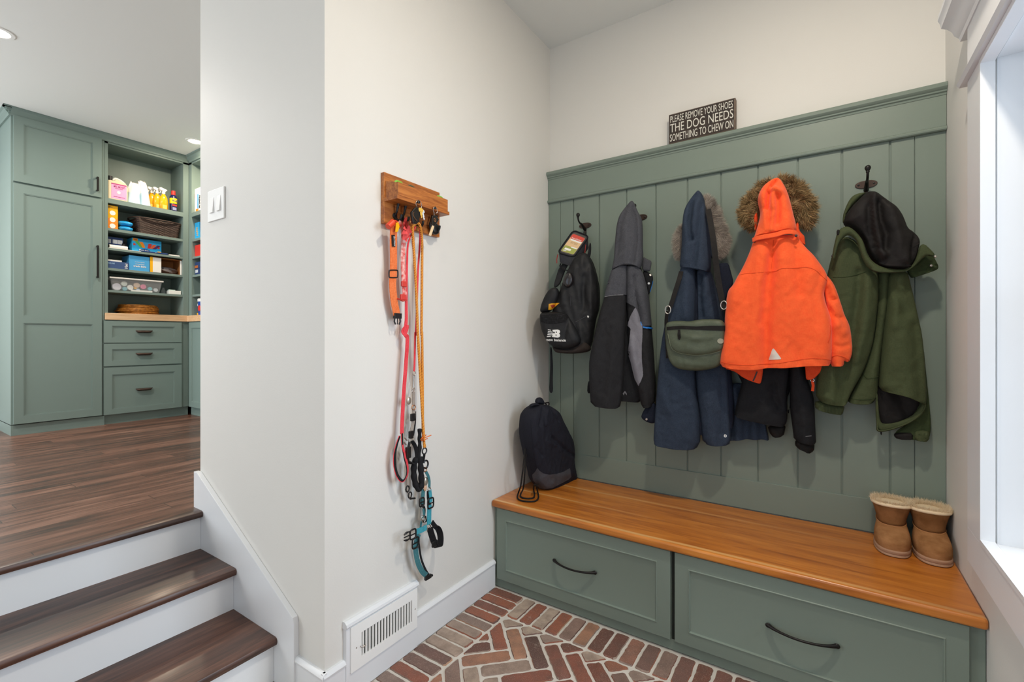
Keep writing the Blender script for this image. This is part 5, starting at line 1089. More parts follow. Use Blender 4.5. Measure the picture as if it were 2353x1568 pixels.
P1 = onpl(*G3((683, 1490))[0], -.045, A, B); q = MB().tube([P1+Vector((.008*math.cos(t_), 0, .006*math.sin(t_))) for t_ in [2*PI*i/14 for i in range(14)]], .0015, 6, closed=True); q.build('pull_ring', M_steel, oj, smooth=60)
P2 = onpl(*G3((684, 1565))[0], -.045, A, B); q = MB().ribbon([P1, P1.lerp(P2, .5)+Vector((.003, 0, 0)), P2], .011, .003, side=(1, .2, 0)); q.build('zipper_pull', F_ord, oj)
ors = puff('right_sleeve', G3((720, 745), (760, 740), (800, 780), (830, 820), (852, 870), (872, 930), (890, 985), (905, 1035), (928, 1080), (945, 1125), (955, 1200), (961, 1275), (955, 1320), (938, 1362), (915, 1362), (903, 1352), (903, 1385), (880, 1392), (840, 1392), (812, 1395), (800, 1300), (790, 1100), (770, 900)), A, B, F_or, oj, tf=.045, tb=.05, R=.06, off=-.015, folds=[(G3((780, 860), (800, 930), (870, 930)), -.012, .009), (G3((800, 1000), (840, 1060), (900, 1060)), -.012, .009), (G3((780, 940), (830, 1010), (855, 1110)), .012, .009), (G3((830, 1240), (880, 1260), (945, 1240)), -.006, .007), (G3((830, 1120), (900, 1150)), .01, .02), (G3((790, 780), (850, 900)), .006, .015)])
seam('cuff_seam', G3((820, 1330), (850, 1318), (885, 1325), (920, 1340), (940, 1358)), [ors], F_ord, oj, r=.0018)
ob_ = puff('body', G3((280, 512), (350, 505), (440, 488), (540, 484), (580, 492), (606, 530), (640, 575), (690, 622), (720, 660), (745, 695), (770, 730), (788, 770), (785, 820), (770, 860), (764, 895), (776, 960), (800, 1020), (820, 1090), (822, 1180), (820, 1270), (818, 1340), (806, 1386), (740, 1388), (650, 1388), (560, 1396), (480, 1402), (420, 1400), (360, 1404), (300, 1414), (240, 1416), (150, 1412), (90, 1400), (42, 1384), (46, 1320), (60, 1240), (72, 1150), (78, 1050), (84, 970), (92, 900), (104, 862), (135, 830), (160, 780), (190, 730), (220, 670), (250, 600), (268, 545)), A, B, F_or, oj, tf=.06, tb=.06, R=.08, off=.0, res=.010,
  folds=[(G3((412, 560), (405, 700), (380, 860), (365, 1100), (365, 1400)), -.020, .020), (G3((335, 620), (300, 900), (260, 1380)), .012, .035), (G3((480, 520), (490, 800), (500, 1380)), .010, .035), (G3((400, 640), (350, 900), (330, 1100)), -.006, .012), (G3((560, 520), (570, 700), (590, 900)), -.006, .015), (G3((640, 620), (700, 900), (720, 1300)), .010, .04), (G3((740, 760), (690, 900), (710, 1100)), -.006, .015), (G3((160, 860), (120, 1100), (100, 1350)), .006, .03), (G3((560, 1250), (600, 1380)), -.005, .012)])
seam('yoke_seam', G3((165, 765), (230, 750), (340, 742), (430, 734), (470, 716), (560, 714), (640, 706), (700, 725), (745, 765), (785, 800)), [ob_], F_ord, oj, r=.0011, lift=.0006)
seam('hem_seam', G3((48, 1362), (120, 1378), (230, 1386), (350, 1378), (440, 1374), (540, 1358), (640, 1342), (740, 1340), (812, 1352)), [ob_], F_ord, oj, r=.0013, lift=.0006)
seam('pocket_seam', G3((808, 1110), (806, 1170), (790, 1230)), [ob_], F_ord, oj, r=.0018); seam('centre_seam', G3((415, 520), (410, 620), (398, 720)), [ob_], F_ord, oj, r=.001, lift=.0006)
decal('reflective_triangle', G3((415, 1270), (425, 1280), (467, 1338), (465, 1345), (385, 1350), (384, 1344), (408, 1275)), [ob_], mat('reflector', '#d6cfc6', .35), oj, th=.0012)
fur_band('fur_trim', G3((455, 97), (500, 108), (540, 112), (590, 145), (630, 185), (665, 230), (682, 280), (684, 335), (688, 385), (665, 415), (630, 420), (600, 405), (545, 385), (535, 330), (515, 270), (495, 210), (470, 165), (445, 125)), (A, B), M_fb, oj, -.045, 7500, .038, .0026, .55, clump=1.0, seg=7, out=.5, base=G3((430, 330))[0], bt=.032)
fur_band('fur_trim', G3((395, 112), (350, 135), (300, 170), (255, 215), (220, 260), (200, 320), (190, 355), (225, 400), (258, 440), (305, 440), (330, 380), (325, 330), (330, 270), (345, 215), (370, 175), (410, 130)), (A, B), M_fb, oj, -.045, 6500, .038, .0026, .55, clump=1.0, seg=7, out=.5, base=G3((430, 330))[0], bt=.032)
puff('hood_edge', G3((300, 310), (270, 360), (280, 420), (285, 460), (300, 440), (310, 380)), A, B, F_ord, oj, tf=.012, tb=.012, R=.02, off=-.02)
puff('collar_flap', G3((560, 440), (575, 395), (590, 400), (592, 450), (612, 475), (628, 490), (632, 520), (636, 556), (620, 545), (590, 530), (565, 500)), A, B, F_ord, oj, tf=.012, tb=.012, R=.02, off=-.012, wav=.001)
oh = puff('hood', G3((432, 96), (448, 96), (465, 108), (490, 145), (510, 185), (525, 230), (540, 290), (555, 350), (568, 400), (575, 450), (560, 466), (520, 460), (470, 468), (400, 485), (340, 492), (288, 505), (270, 522), (280, 500), (292, 460), (305, 420), (318, 370), (322, 330), (312, 290), (304, 250), (308, 215), (325, 178), (350, 145), (385, 120), (410, 104)), A, B, F_or, oj, tf=.07, tb=.05, R=.06, off=.02, res=.008,
  folds=[(G3((440, 115), (405, 160), (385, 200), (375, 280), (370, 320)), -.022, .009), (G3((395, 190), (430, 190), (460, 215)), .012, .010), (G3((440, 230), (445, 300), (440, 420)), -.012, .010), (G3((410, 240), (415, 330), (400, 470)), .010, .012), (G3((480, 200), (500, 300), (510, 450)), .008, .02), (G3((330, 230), (345, 320), (370, 470)), .008, .014), (G3((385, 340), (380, 420), (372, 480)), -.010, .009)])
q = MB().ribbon(plpath(G3((272, 520), (300, 506), (370, 492), (430, 482), (490, 464), (540, 462), (568, 474), (586, 500)), [.05, .07, .09, .095, .095, .085, .07, .045], A, B), .020, .009, side=(0, 0, 1)); q.build('neck_band', F_or, oj, bevel=.003, smooth=50)
for q_ in ((281, 528), (570, 488)):
    P_c = onpl(*G3(q_)[0], .05 if q_[0] < 400 else .085, A, B); MB().ball(P_c, .006, 10).build('snap', M_zip, oj, smooth=60)

# green coat
gc = thing('green_coat', 'olive green coat with black lined hood hanging at the far right', 'coat', (1.65, -.1, 1.6))
A, B = pl(1875, -.135, 2165, -.10); G4 = lambda *p: Zm(1840, 360, 2.3056, p)
puff('rear_sleeve', G4((600, 900), (650, 1000), (664, 1150), (678, 1280), (692, 1430), (680, 1500), (600, 1498), (500, 1490), (495, 1465), (560, 1420), (600, 1300)), A, B, F_grd, gc, tf=.02, tb=.03, R=.04, off=-.035, folds=[(G4((640, 1200), (650, 1450)), -.006, .015)])
puff('rear_cuff', G4((498, 1464), (560, 1462), (600, 1464), (600, 1500), (510, 1498), (492, 1480)), A, B, F_lin, gc, tf=.012, tb=.012, R=.015, off=-.02, wav=.001)
cfd = (.004, .012, 0)
puff('rear_cuff', G4((600, 1455), (640, 1450), (682, 1455), (680, 1510), (640, 1508), (598, 1502)), A, B, F_gr, gc, tf=.015, tb=.015, R=.015, off=-.02, drape=cfd, res=.006, wav=0)
gl = puff('left_sleeve', G4((190, 440), (260, 420), (350, 520), (408, 610), (412, 700), (404, 820), (388, 960), (360, 1060), (325, 1150), (290, 1210), (262, 1260), (240, 1318), (160, 1312), (80, 1290), (80, 1200), (100, 1000), (110, 800), (130, 680), (148, 590), (172, 500)), A, B, F_gr, gc, tf=.055, tb=.035, R=.08, off=-.01, folds=[(G4((300, 620), (290, 760), (260, 1000), (220, 1290)), -.012, .015), (G4((350, 640), (340, 860), (280, 1080)), .012, .02), (G4((180, 560), (160, 900), (150, 1290)), .008, .03), (G4((210, 900), (190, 1280)), -.008, .012), (G4((130, 1270), (200, 1290)), .008, .012)])
cf = puff('left_cuff', G4((78, 1290), (150, 1308), (232, 1320), (228, 1345), (220, 1368), (160, 1360), (100, 1345), (72, 1328)), A, B, F_gr, gc, tf=.028, tb=.02, R=.02, off=-.01, drape=(.005, .013, 0), res=.006, wav=0)
gm = puff('back_panel', G4((400, 600), (480, 600), (472, 700), (462, 800), (445, 900), (432, 1000), (420, 1100), (412, 1200), (402, 1300), (330, 1312), (262, 1306), (246, 1294), (290, 1210), (325, 1140), (370, 1000), (395, 860), (405, 720)), A, B, F_gr, gc, tf=.03, tb=.03, R=.05, off=-.02, folds=[(G4((430, 640), (420, 900), (380, 1200)), .008, .02)])
seam('pocket_seam', G4((318, 1140), (345, 1170), (362, 1178), (415, 1165)), [gm], F_grd, gc, r=.002); seam('hem_seam', G4((256, 1282), (330, 1290), (404, 1280)), [gm], F_grd, gc, r=.0016)
puff('inner_lining', G4((400, 1180), (640, 1200), (650, 1320), (600, 1380), (540, 1410), (480, 1420), (420, 1425), (395, 1350)), A, B, F_lin, gc, tf=.01, tb=.02, R=.03, off=-.03, folds=[(G4((450, 1250), (520, 1380)), .01, .02)])
gr_ = puff('right_panel', G4((462, 600), (560, 600), (580, 680), (600, 760), (622, 860), (640, 940), (652, 1060), (660, 1180), (665, 1260), (658, 1330), (640, 1306), (600, 1290), (560, 1270), (500, 1255), (412, 1238), (416, 1160), (428, 1020), (440, 900), (455, 780)), A, B, F_gr, gc, tf=.05, tb=.04, R=.07, off=-.005, folds=[(G4((520, 640), (500, 760), (470, 900)), .012, .02), (G4((500, 720), (540, 830)), -.010, .014), (G4((600, 900), (620, 1280)), -.008, .02), (G4((520, 900), (540, 1260)), .008, .03)])
q = MB().ribbon(plpath(G4((405, 1300), (405, 1400), (410, 1452), (470, 1448), (540, 1425), (590, 1400), (632, 1365), (656, 1330), (660, 1260)), [-.005, -.003, .0, .0, .0, .0, .0, .0, .0], A, B), .024, .004, side=(Vector((0, 0, 1)) if False else (0, -1, .35))); q.build('turned_hem', F_gr, gc, smooth=50)
puff('turned_hem', G4((395, 1290), (405, 1240), (412, 1330), (420, 1400), (435, 1418), (500, 1412), (560, 1390), (610, 1360), (638, 1318), (662, 1290), (658, 1335), (640, 1372), (590, 1408), (520, 1438), (460, 1450), (408, 1462), (398, 1400)), A, B, F_gr, gc, tf=.010, tb=.008, R=.012, off=.0, rnd=1)
puff('toggle', G4((420, 1456), (430, 1454), (430, 1475), (424, 1478)), A, B, F_lin, gc, tf=.005, tb=.005, R=.01, off=-.01, wav=0)
puff('hood_underside', G4((560, 600), (600, 560), (640, 500), (690, 505), (712, 545), (737, 594), (690, 612), (640, 628), (588, 645), (570, 625)), A, B, F_grd, gc, tf=.02, tb=.02, R=.03, off=.01, folds=[(G4((600, 600), (700, 570)), -.008, .012)])
lin_ = puff('hood_lining', G4((345, 193), (372, 190), (398, 194), (430, 218), (470, 248), (505, 272), (530, 305), (548, 345), (562, 385), (590, 402), (615, 425), (628, 455), (618, 500), (606, 545), (585, 580), (555, 596), (500, 594), (440, 590), (400, 570), (372, 545), (350, 500), (335, 450), (305, 410), (262, 378), (225, 362), (228, 335), (240, 305), (262, 275), (295, 240), (325, 210)), A, B, F_lin, gc, tf=.07, tb=.05, R=.08, off=.035, res=.009,
  folds=[(G4((375, 215), (370, 300), (385, 420), (420, 540)), .018, .012), (G4((395, 260), (410, 350), (440, 420), (430, 500)), -.014, .012), (G4((350, 280), (355, 400), (380, 500)), -.010, .010), (G4((470, 280), (500, 400), (520, 560)), .010, .02), (G4((590, 420), (570, 480), (570, 560)), -.012, .010), (G4((560, 440), (540, 560)), .008, .01)])
puff('hood_shell', G4((222, 358), (222, 320), (232, 285), (248, 245), (270, 212), (300, 196), (335, 190), (352, 192), (330, 208), (296, 238), (262, 275), (240, 308), (230, 350)), A, B, F_gr, gc, tf=.02, tb=.03, R=.03, off=.03, wav=.001)
hb = puff('hood_brim', G4((190, 412), (205, 385), (235, 370), (262, 374), (300, 405), (332, 448), (345, 500), (370, 545), (402, 572), (445, 590), (500, 597), (556, 598), (588, 580), (608, 545), (622, 500), (632, 470), (655, 462), (690, 495), (712, 520), (700, 528), (670, 520), (640, 545), (600, 585), (560, 610), (500, 615), (440, 616), (395, 612), (355, 590), (330, 550), (312, 500), (300, 455), (278, 428), (252, 415), (228, 428), (205, 455), (190, 500), (180, 548), (165, 545), (172, 490), (182, 445)), A, B, F_gr, gc, tf=.016, tb=.012, R=.016, off=.075, rnd=1, wav=.002)
seam('hood_cord', G4((248, 370), (225, 372), (205, 382), (192, 392)), [hb, lin_], F_lin, gc, r=.002)
puff('cord_toggle', G4((190, 388), (204, 386), (208, 400), (203, 420), (190, 418)), A, B, F_lin, gc, tf=.008, tb=.008, R=.01, off=.085, wav=0)
seam('hood_cord', G4((600, 480), (625, 462), (650, 455), (672, 462), (684, 476)), [hb, lin_], F_lin, gc, r=.002)
seam('shoulder_seam', G4((170, 640), (230, 640), (290, 628), (350, 610)), [gl], F_grd, gc, r=.0016)
for q_ in ((169, 527), (690, 578), (712, 530)): P_c = onpl(*G4(q_)[0], .07 if q_[0] < 300 else .05, A, B); MB().ball(P_c, .0055, 10).build('snap', M_zip if q_[0] < 300 else M_sil, gc, smooth=60)

# ------------------------------------------------------------------ drawstring bag on the bench
db = thing('drawstring_bag', 'navy-black drawstring bag slumped on the bench against the left wall', 'bag', (.13, -.2, .473))
GB = lambda *p: Zm(1180, 900, 5.807, p)
A, B = (.125, -.38), (.165, -.035)
F_dn = fabric('midnight_canvas', '#15161f', '#23242e', amt=.3, rough=.8); F_slate = fabric('slate_faux_leather', '#3a3a3f', '#4a4a50', amt=.4, rough=.55)
d1 = puff('bag_body', GB((300, 165), (340, 170), (400, 165), (470, 205), (520, 240), (552, 290), (575, 350), (610, 420), (655, 510), (700, 590), (722, 650), (735, 740), (742, 840), (732, 900), (740, 960), (752, 1040), (768, 1140), (740, 1180), (640, 1230), (520, 1290), (400, 1308), (345, 1300), (290, 1225), (258, 1180), (245, 1100), (215, 980), (185, 870), (160, 750), (135, 640), (126, 520), (132, 400), (145, 310), (180, 250), (225, 200)), A, B, F_dn, db, tf=.075, tb=.055, R=.09,
          folds=[(GB((300, 200), (250, 300), (215, 430)), -.010, .008), (GB((400, 200), (420, 300), (460, 380)), -.010, .008), (GB((350, 200), (300, 300), (290, 420)), .012, .008), (GB((245, 400), (255, 650), (300, 950), (330, 1040)), .008, .008), (GB((380, 590), (500, 700), (640, 810), (700, 840)), -.009, .009), (GB((290, 640), (420, 700)), .005, .012), (GB((180, 720), (260, 830)), -.005, .008), (GB((340, 1050), (500, 1100), (700, 1040)), .004, .02)], res=.008)
decal('base_panel', GB((318, 1020), (345, 1058), (400, 1095), (480, 1110), (580, 1098), (680, 1065), (748, 1022), (756, 1060), (768, 1135), (735, 1172), (640, 1222), (520, 1284), (400, 1300), (345, 1292), (298, 1222), (262, 1180), (252, 1110), (290, 1070)), [d1], F_slate, db, th=.002)
seam('side_seam', GB((238, 380), (245, 520), (260, 700), (290, 900), (318, 1030)), [d1], F_dn, db, r=.0018)
puff('gathered_neck', GB((300, 150), (320, 160), (340, 180), (300, 195), (250, 190), (215, 205), (235, 170), (270, 155)), A, B, F_dn, db, tf=.02, tb=.02, R=.02, off=.02)
puff('grab_loop', GB((305, 165), (305, 115), (325, 82), (362, 76), (385, 110), (405, 160), (385, 175), (350, 168)), A, B, F_dn, db, tf=.018, tb=.018, R=.02, off=.0)
def onpl2(p_, off): return onpl(*GB(p_)[0], off, A, B)
q = MB().tube(cr([onpl2((400, 160), .0), onpl2((470, 150), -.01), onpl2((462, 200), .0), onpl2((430, 165), .01)], 5), .004, 8); q.build('drawcord', F_lin, db, smooth=60)
pz = lambda p_, z_: at_z(*GB(p_)[0], z_)
cord1 = [onpl2((155, 760), -.0), onpl2((140, 900), .005), onpl2((122, 1060), .02)]+[pz((95, 1260), .54), pz((62, 1360), .485), pz((52, 1420), .479), pz((100, 1455), .479), pz((200, 1468), .479), pz((290, 1462), .479), pz((332, 1420), .479), pz((322, 1340), .480), onpl2((308, 1262), .06), onpl2((330, 1240), .05)]
cord2 = [onpl2((168, 830), -.0), onpl2((158, 960), .005), onpl2((148, 1120), .02)]+[pz((130, 1290), .51), pz((95, 1370), .481), pz((100, 1408), .479), pz((160, 1428), .479), pz((250, 1425), .479), pz((280, 1390), .479), pz((268, 1310), .485), onpl2((275, 1255), .06), onpl2((310, 1240), .055)]
for c_ in (cord1, cord2):
    c_ = [Vector((max(p_.x, .012), p_.y, max(p_.z, .478))) for p_ in c_]
    MB().tube([Vector((max(p_.x, .008), p_.y, max(p_.z, .478))) for p_ in cr(c_, 6)], .0042, 8).build('drawcord', F_lin, db, smooth=60)

# ------------------------------------------------------------------ sheepskin boots
M_suede = mat('tan_suede', '#a57850', .95, var=.9, vscale=22, col2='#7d5532', bump=.5, bscale=300, spec=.1, stretch=(1, 1, 1.6)); M_suede2 = mat('tan_suede_shaft', '#8f6440', .95, var=.9, vscale=20, col2='#6b4626', bump=.5, bscale=300, spec=.1)
M_sole = mat('boot_sole', '#a8846a', .6, bump=.2, bscale=120); M_pipe = mat('boot_binding', '#a87346', .7)
def boot(cx_, ang, label, lean=0, yoff=0, flip=1):
    t_ = thing('sheepskin_boot', label, 'boot', (cx_, -.16+yoff, .473), 'pair of sheepskin boots'); z0 = .4735
    ca, sa = math.cos(ang), math.sin(ang)
    def T(x_, y_, z_): x_ = x_+lean*(z_); return Vector((cx_+x_*ca-(y_)*sa, -.155+yoff+x_*sa+y_*ca, z0+z_))
    def foot(a_, L, Wd, yc, toe=.62): # plan outline, toe towards -y
        c_, s_ = math.cos(a_), math.sin(a_); r_ = (abs(c_)**2.6+abs(s_)**2.6)**(-1/2.6); wob = 1-.14*max(0, s_)*1.0
        return Wd*c_*r_*wob, yc+L*s_*r_
    N_ = 36; an = [2*PI*i/N_ for i in range(N_)]
    def ring(L, Wd, yc, z_, zt=0): return [T(*foot(a_, L, Wd, yc), z_+zt*(-foot(a_, L, Wd, yc)[1]+yc)/L) for a_ in an]
    MB().loft([ring(.118, .057, -.005, 0), ring(.122, .0605, -.005, .003), ring(.122, .0605, -.005, .009), ring(.120, .059, -.005, .011), ring(.122, .0605, -.005, .013), ring(.122, .060, -.005, .022), ring(.116, .056, -.005, .026)]).build('sole', M_sole, t_, smooth=50)
    lv = [(.116, .0570, -.004, .020, 0), (.1185, .0595, -.004, .034, 0), (.1180, .0595, -.004, .050, 0), (.115, .0580, -.002, .062, -.002), (.109, .0555, .003, .074, -.005), (.098, .0525, .013, .085, -.008), (.084, .0500, .027, .094, -.009), (.070, .0487, .042, .101, -.008)]
    MB().loft([ring(*l_) for l_ in lv]).build('foot_upper', M_suede, t_, smooth=60)
    MB().tube(ring(.0695, .0500, .044, .101, -.008), .0022, 6, closed=True).build('ankle_binding', M_pipe, t_, smooth=60)
    sv = [(.067, .0485, .045, .098, -.008), (.067, .0500, .046, .112, -.007), (.069, .0540, .047, .130, -.004), (.074, .0600, .047, .150, 0), (.080, .0665, .047, .170, .004)]
    s_ = MB().loft([ring(*l_) for l_ in sv], caps=False).build('shaft', M_suede2, t_, smooth=60); md = s_.modifiers.new('th', 'SOLIDIFY'); md.thickness = .004; md.offset = -1
    rl = ring(.0785, .0650, .047, .174, .004); MB().tube(rl, .0075, 8, closed=True).build('fleece_cuff', M_fc, t_, smooth=60)
    MB().loft([ring(.076, .0625, .047, .173, .004), ring(.064, .050, .047, .145), ring(.058, .043, .046, .110)], caps=True).build('fleece_lining', M_fc, t_, smooth=60)
    roots = []
    cpt = T(0, .047, .17)
    for _ in range(4200):
        a_ = random.random()*2*PI; x_, y_ = foot(a_, .0785, .065, .047); f_ = random.random(); dz = random.uniform(-.003, .007); inn = random.uniform(.72, 1.04)
        zt = .004*(-(y_)+.047)/.0785
        p_ = T(x_*inn, .047+(y_-.047)*inn, .177+zt+dz*(inn > .97)-.006*(inn < .9)); o_ = (p_-cpt); o_.z = 0; o_.normalize()
        roots.append((p_, o_*(.6*(inn-.82)*4)+Vector((0, 0, .9 if inn > .8 else .5))))
    strands('fleece_strands', roots, M_fc, t_, .017, .0011, .4, 3)
    return t_
boot(1.727, 0, 'left tan sheepskin boot of the pair on the bench', lean=.02)
boot(1.852, 0, 'right tan sheepskin boot standing against the window wall', lean=-.01, yoff=-.004)

# ------------------------------------------------------------------ wooden key rack and what hangs from it
kr = thing('key_rack', 'orange-brown wooden key rack with small box tray on the white wall', 'key rack', (0, -1.237, 1.915))
MB().box(.001, .021, -1.400, -1.074, 1.813, 2.020).build('backboard', M_rack, kr, bevel=.002)
xb = .098; q = MB(); q.box(.021, xb, -1.400, -1.093, 1.900, 1.915); q.build('tray_floor', M_rack, kr, bevel=.0015)
q = MB(); q.box(xb-.012, xb-.001, -1.395, -1.103, 1.915, 1.967); q.build('tray_front', M_rack, kr, bevel=.001)
for a_ in (-1.395, -1.114): q = MB(); q.hexa([(.021, a_, 1.915), (xb-.012, a_, 1.915), (xb-.012, a_+.011, 1.915), (.021, a_+.011, 1.915), (.021, a_, 1.985), (xb-.012, a_, 1.967), (xb-.012, a_+.011, 1.967), (.021, a_+.011, 1.985)]); q.build('tray_side', M_rack, kr, bevel=.001)
knob_y = {}
KZ = lambda u_, v_: (860+u_/8.71, 380+v_/8.71)
kn = []
for (u_, v_) in ((885, 738), (1212, 857)):
    p_ = at_x(*KZ(u_, v_), xb+.010); kn.append(p_); MB().lathe([(.0001, -.012), (.003, -.012), (.003, -.002), (.0062, 0), (.0065, .003), (.004, .0045), (.0001, .005)], p_, 18, axis=0).build('peg', M_blackpl, kr, smooth=50)
tray = [((490, 300), 'bright green packet corner peeking over the tray front at left', '#7fb43c'), ((740, 395), 'dark green item edge peeking over the tray middle', '#3c4a30'), ((1310, 605), 'bright green packet peeking over the tray at right', '#7fb43c')]
for k, (q_, lab, c_) in enumerate(tray):
    p_ = at_x(*KZ(*q_), .060); o_ = MB().tube(cr([(p_.x, p_.y-.03, 1.940), (p_.x, p_.y-.018, p_.z-.013), (p_.x, p_.y, p_.z-.007), (p_.x, p_.y+.018, p_.z-.014), (p_.x, p_.y+.03, 1.935)], 4), .006, 8).build('green_packet', mat('tray_green%d' % k, c_, .35), smooth=60); tag(o_, lab, 'packet')
rh = []
for k, (u_, v_) in enumerate(((362, 960), (492, 1010), (905, 1180), (1250, 1250))):
    p_ = at_x(*KZ(u_, v_), .035); y_ = p_.y if k < 3 else at_x(*KZ(1205, 1250), .03).y; zc = 1.865
    if k < 2: y_ = (-1.345, -1.305)[k]
    if k == 2: y_ = -1.222
    h = MB(); h.lathe([(.0001, 0), (.012, .0005), (.012, .003), (.0001, .005)], (.021, y_, zc-.012), 16, axis=0)
    h.tube(cr([(.022, y_, zc-.012), (.034, y_, zc+.004), (.040, y_, zc+.024), (.043, y_, zc+.036)], 5), [.0045]*9+[.0055]*4+[.0065]*3, 10)
    h.tube(cr([(.022, y_, zc-.014), (.034, y_, zc-.028), (.050, y_, zc-.034), (.060, y_, zc-.024), (.062, y_, zc-.012)], 5), .0048, 10)
    h.build('hook', M_blackpl, kr, smooth=60); rh.append(Vector((.05, y_, zc-.030)))
GL = lambda *p: Zm(840, 370, 3.92, p); GM = lambda *p: Zm(860, 740, 4.126, p); GN = lambda *p: Zm(860, 1020, 4.612, p)
def wl(pts, xs_): return [at_x(u_, v_, x_) for (u_, v_), x_ in zip(pts, xs_ if hasattr(xs_, '__len__') else [xs_]*len(pts))]
M_orw = fabric('orange_webbing', '#d8622f', '#e8814c', scale=500, amt=.6); M_red = fabric('red_webbing', '#d3303c', '#e8545c', scale=600, amt=.4); M_flor = mat('floral_red', '#d8483f', .7, col2='#f3d9d4', vscale=75, var=.9)
M_rope = bpy.data.materials.new('orange_rope'); M_rope.use_nodes = True; t = NT(M_rope); tc = t.add('ShaderNodeTexCoord'); wv = t.add('ShaderNodeTexWave', i_Scale=60.0, i_Distortion=.6); mp = t.add('ShaderNodeMapping'); mp.inputs['Rotation'].default_value = (.62, 0, 0); t.link(tc.outputs['Object'], mp.inputs[0]); t.link(mp.outputs[0], wv.inputs['Vector']); wv.bands_direction = 'Z'
r = ramp(t, [(.25, '#b5531a'), (.5, '#dd8a26'), (.75, '#efb33e')]); t.link(wv.outputs[0], r.inputs[0]); t.link(r.outputs[0], t.b.inputs['Base Color']); t.b.inputs['Roughness'].default_value = .7
M_tealw = fabric('teal_webbing', '#2f8597', '#4ea5b3', scale=600, amt=.4); M_teald = fabric('teal_webbing_dark', '#35686f', '#4d8289', scale=600, amt=.4); M_taupe = fabric('taupe_webbing', '#8b8179', '#a2988f', scale=600, amt=.4); M_pad = fabric('black_padding', '#141417', '#242427', amt=.3)
M_rose = mat('rose_brass', '#c08a63', .3, metal=.9); M_dkm = mat('gunmetal', '#3d4045', .3, metal=.9)
# orange collar
oc = thing('orange_dog_collar', 'wide orange webbing dog collar with black buckle, leftmost on the rack', 'collar', (.03, -1.35, 1.7))
pth = cr(wl(GL((255, 570), (252, 640), (250, 760), (252, 880), (250, 1000), (244, 1100), (250, 1200), (262, 1290), (282, 1385)), [.050, .046, .040, .038, .038, .038, .038, .036, .034]), 6)
MB().ribbon(pth, .036, .004, side=(0, 1, 0)).build('webbing', M_orw, oc, bevel=.001)
q = MB(); sp = wl(GL((212, 985), (290, 985), (290, 1050), (212, 1050)), .041); q.tube(chaikin3(sp) if False else cr([sp[0].lerp(sp[1], .12), sp[0].lerp(sp[1], .88), sp[1].lerp(sp[2], .2), sp[1].lerp(sp[2], .8), sp[2].lerp(sp[3], .12), sp[2].lerp(sp[3], .88), sp[3].lerp(sp[0], .2), sp[3].lerp(sp[0], .8)], 4, True), .0026, 8, closed=True); q.build('slider', M_blackpl, oc, smooth=60)
lb = wl(GL((233, 667), (262, 667), (268, 772), (240, 772)), [.0475, .0475, .0445, .0445]); MB().prism(lb, (.0012, 0, 0)).build('brand_label', M_blackpl, oc)
text('lettering', 'dog friend', mat('label_grey2', '#b9b9b9', .6), oc, wl(GL((246, 676)), .0490)[0], wl(GL((250, 764)), .0460)[0]-wl(GL((246, 676)), .0490)[0], Vector((0, .013, 0)), bold=True)
bk_ = wl(GL((285, 1382)), .034)[0]; q = MB(); q.box(.028, .042, bk_.y-.018, bk_.y+.018, bk_.z-.018, bk_.z+.004)
for s_ in (-1, 0, 1): q.tube([(.035, bk_.y+s_*.014, bk_.z-.016), (.035, bk_.y+s_*.016, bk_.z-.03), (.035, bk_.y+s_*.010, bk_.z-.042)], .0035 if s_ else .0022, 8)
q.build('buckle', M_blackpl, oc, bevel=.002)
q = MB(); q.tube([Vector((.055, -1.30, 1.842))+Vector((0, .013*math.cos(a_), .013*math.sin(a_))) for a_ in [2*PI*i/18 for i in range(18)]], .0013, 6, closed=True); q.build('split_ring', M_rose, oc, smooth=60)
p_ = at_x(*GL((285, 598))[0], .062); MB().prism([(p_.x, p_.y-.012, p_.z-.022), (p_.x, p_.y+.002, p_.z-.018), (p_.x, p_.y+.011, p_.z+.004), (p_.x, p_.y+.004, p_.z+.022), (p_.x, p_.y-.008, p_.z+.016)], (.003, 0, 0)).build('yellow_tag', Yl, oc, bevel=.001)
# red whistle-like waste bag holder
wh = thing('red_bag_holder', 'red plastic holder hanging at the far left rack hook', 'holder', (.055, -1.35, 1.83)); pa, pb_ = wl(GL((200, 595), (250, 548)), .060)
MB().tube([pa, pa.lerp(pb_, .5), pb_], .0125, 14).build('barrel', mat('red_plastic', '#dc4526', .35), wh, bevel=.002, smooth=40); MB().tube(cr(wl(GL((240, 548), (270, 540), (290, 560), (305, 580)), .058), 4), .0035, 8).build('loop', mat('red_plastic', '#dc4526', .35), wh, smooth=60)
# red floral collar
fc = thing('floral_collar', 'red floral fabric collar with a red bow beside the orange collar', 'collar', (.03, -1.28, 1.7))
pth = cr(wl(GL((300, 545), (325, 580), (338, 650), (340, 760), (336, 860), (338, 960), (342, 1060), (346, 1130), (350, 1200), (338, 1250)), [.055, .05, .045, .04, .04, .04, .04, .04, .04, .042]), 6)
MB().ribbon(pth, [.010]*8+[.018]*200 if False else [.012+.010*min(1, i/16) for i in range(len(pth))], .003, side=(0, 1, 0)).build('webbing', M_flor, fc)
for u0_, v0_ in ((345, 1110), (336, 1228)): p_ = at_x(*GL((u0_, v0_))[0], .044); MB().box(p_.x-.004, p_.x+.006, p_.y-.015, p_.y+.015, p_.z-.012, p_.z+.012).build('slider', mat('red_plastic2', '#cf4038', .4), fc, bevel=.004)
p_ = at_x(*GL((335, 1250))[0], .044); MB().tube([p_+Vector((0, -.028, .002)), p_+Vector((0, 0, -.006)), p_+Vector((0, .022, .0))], .006, 8, flat=.5).build('buckle', mat('red_plastic2', '#cf4038', .4), fc, smooth=60)
c0 = at_x(*GL((368, 615))[0], .070); q = MB()
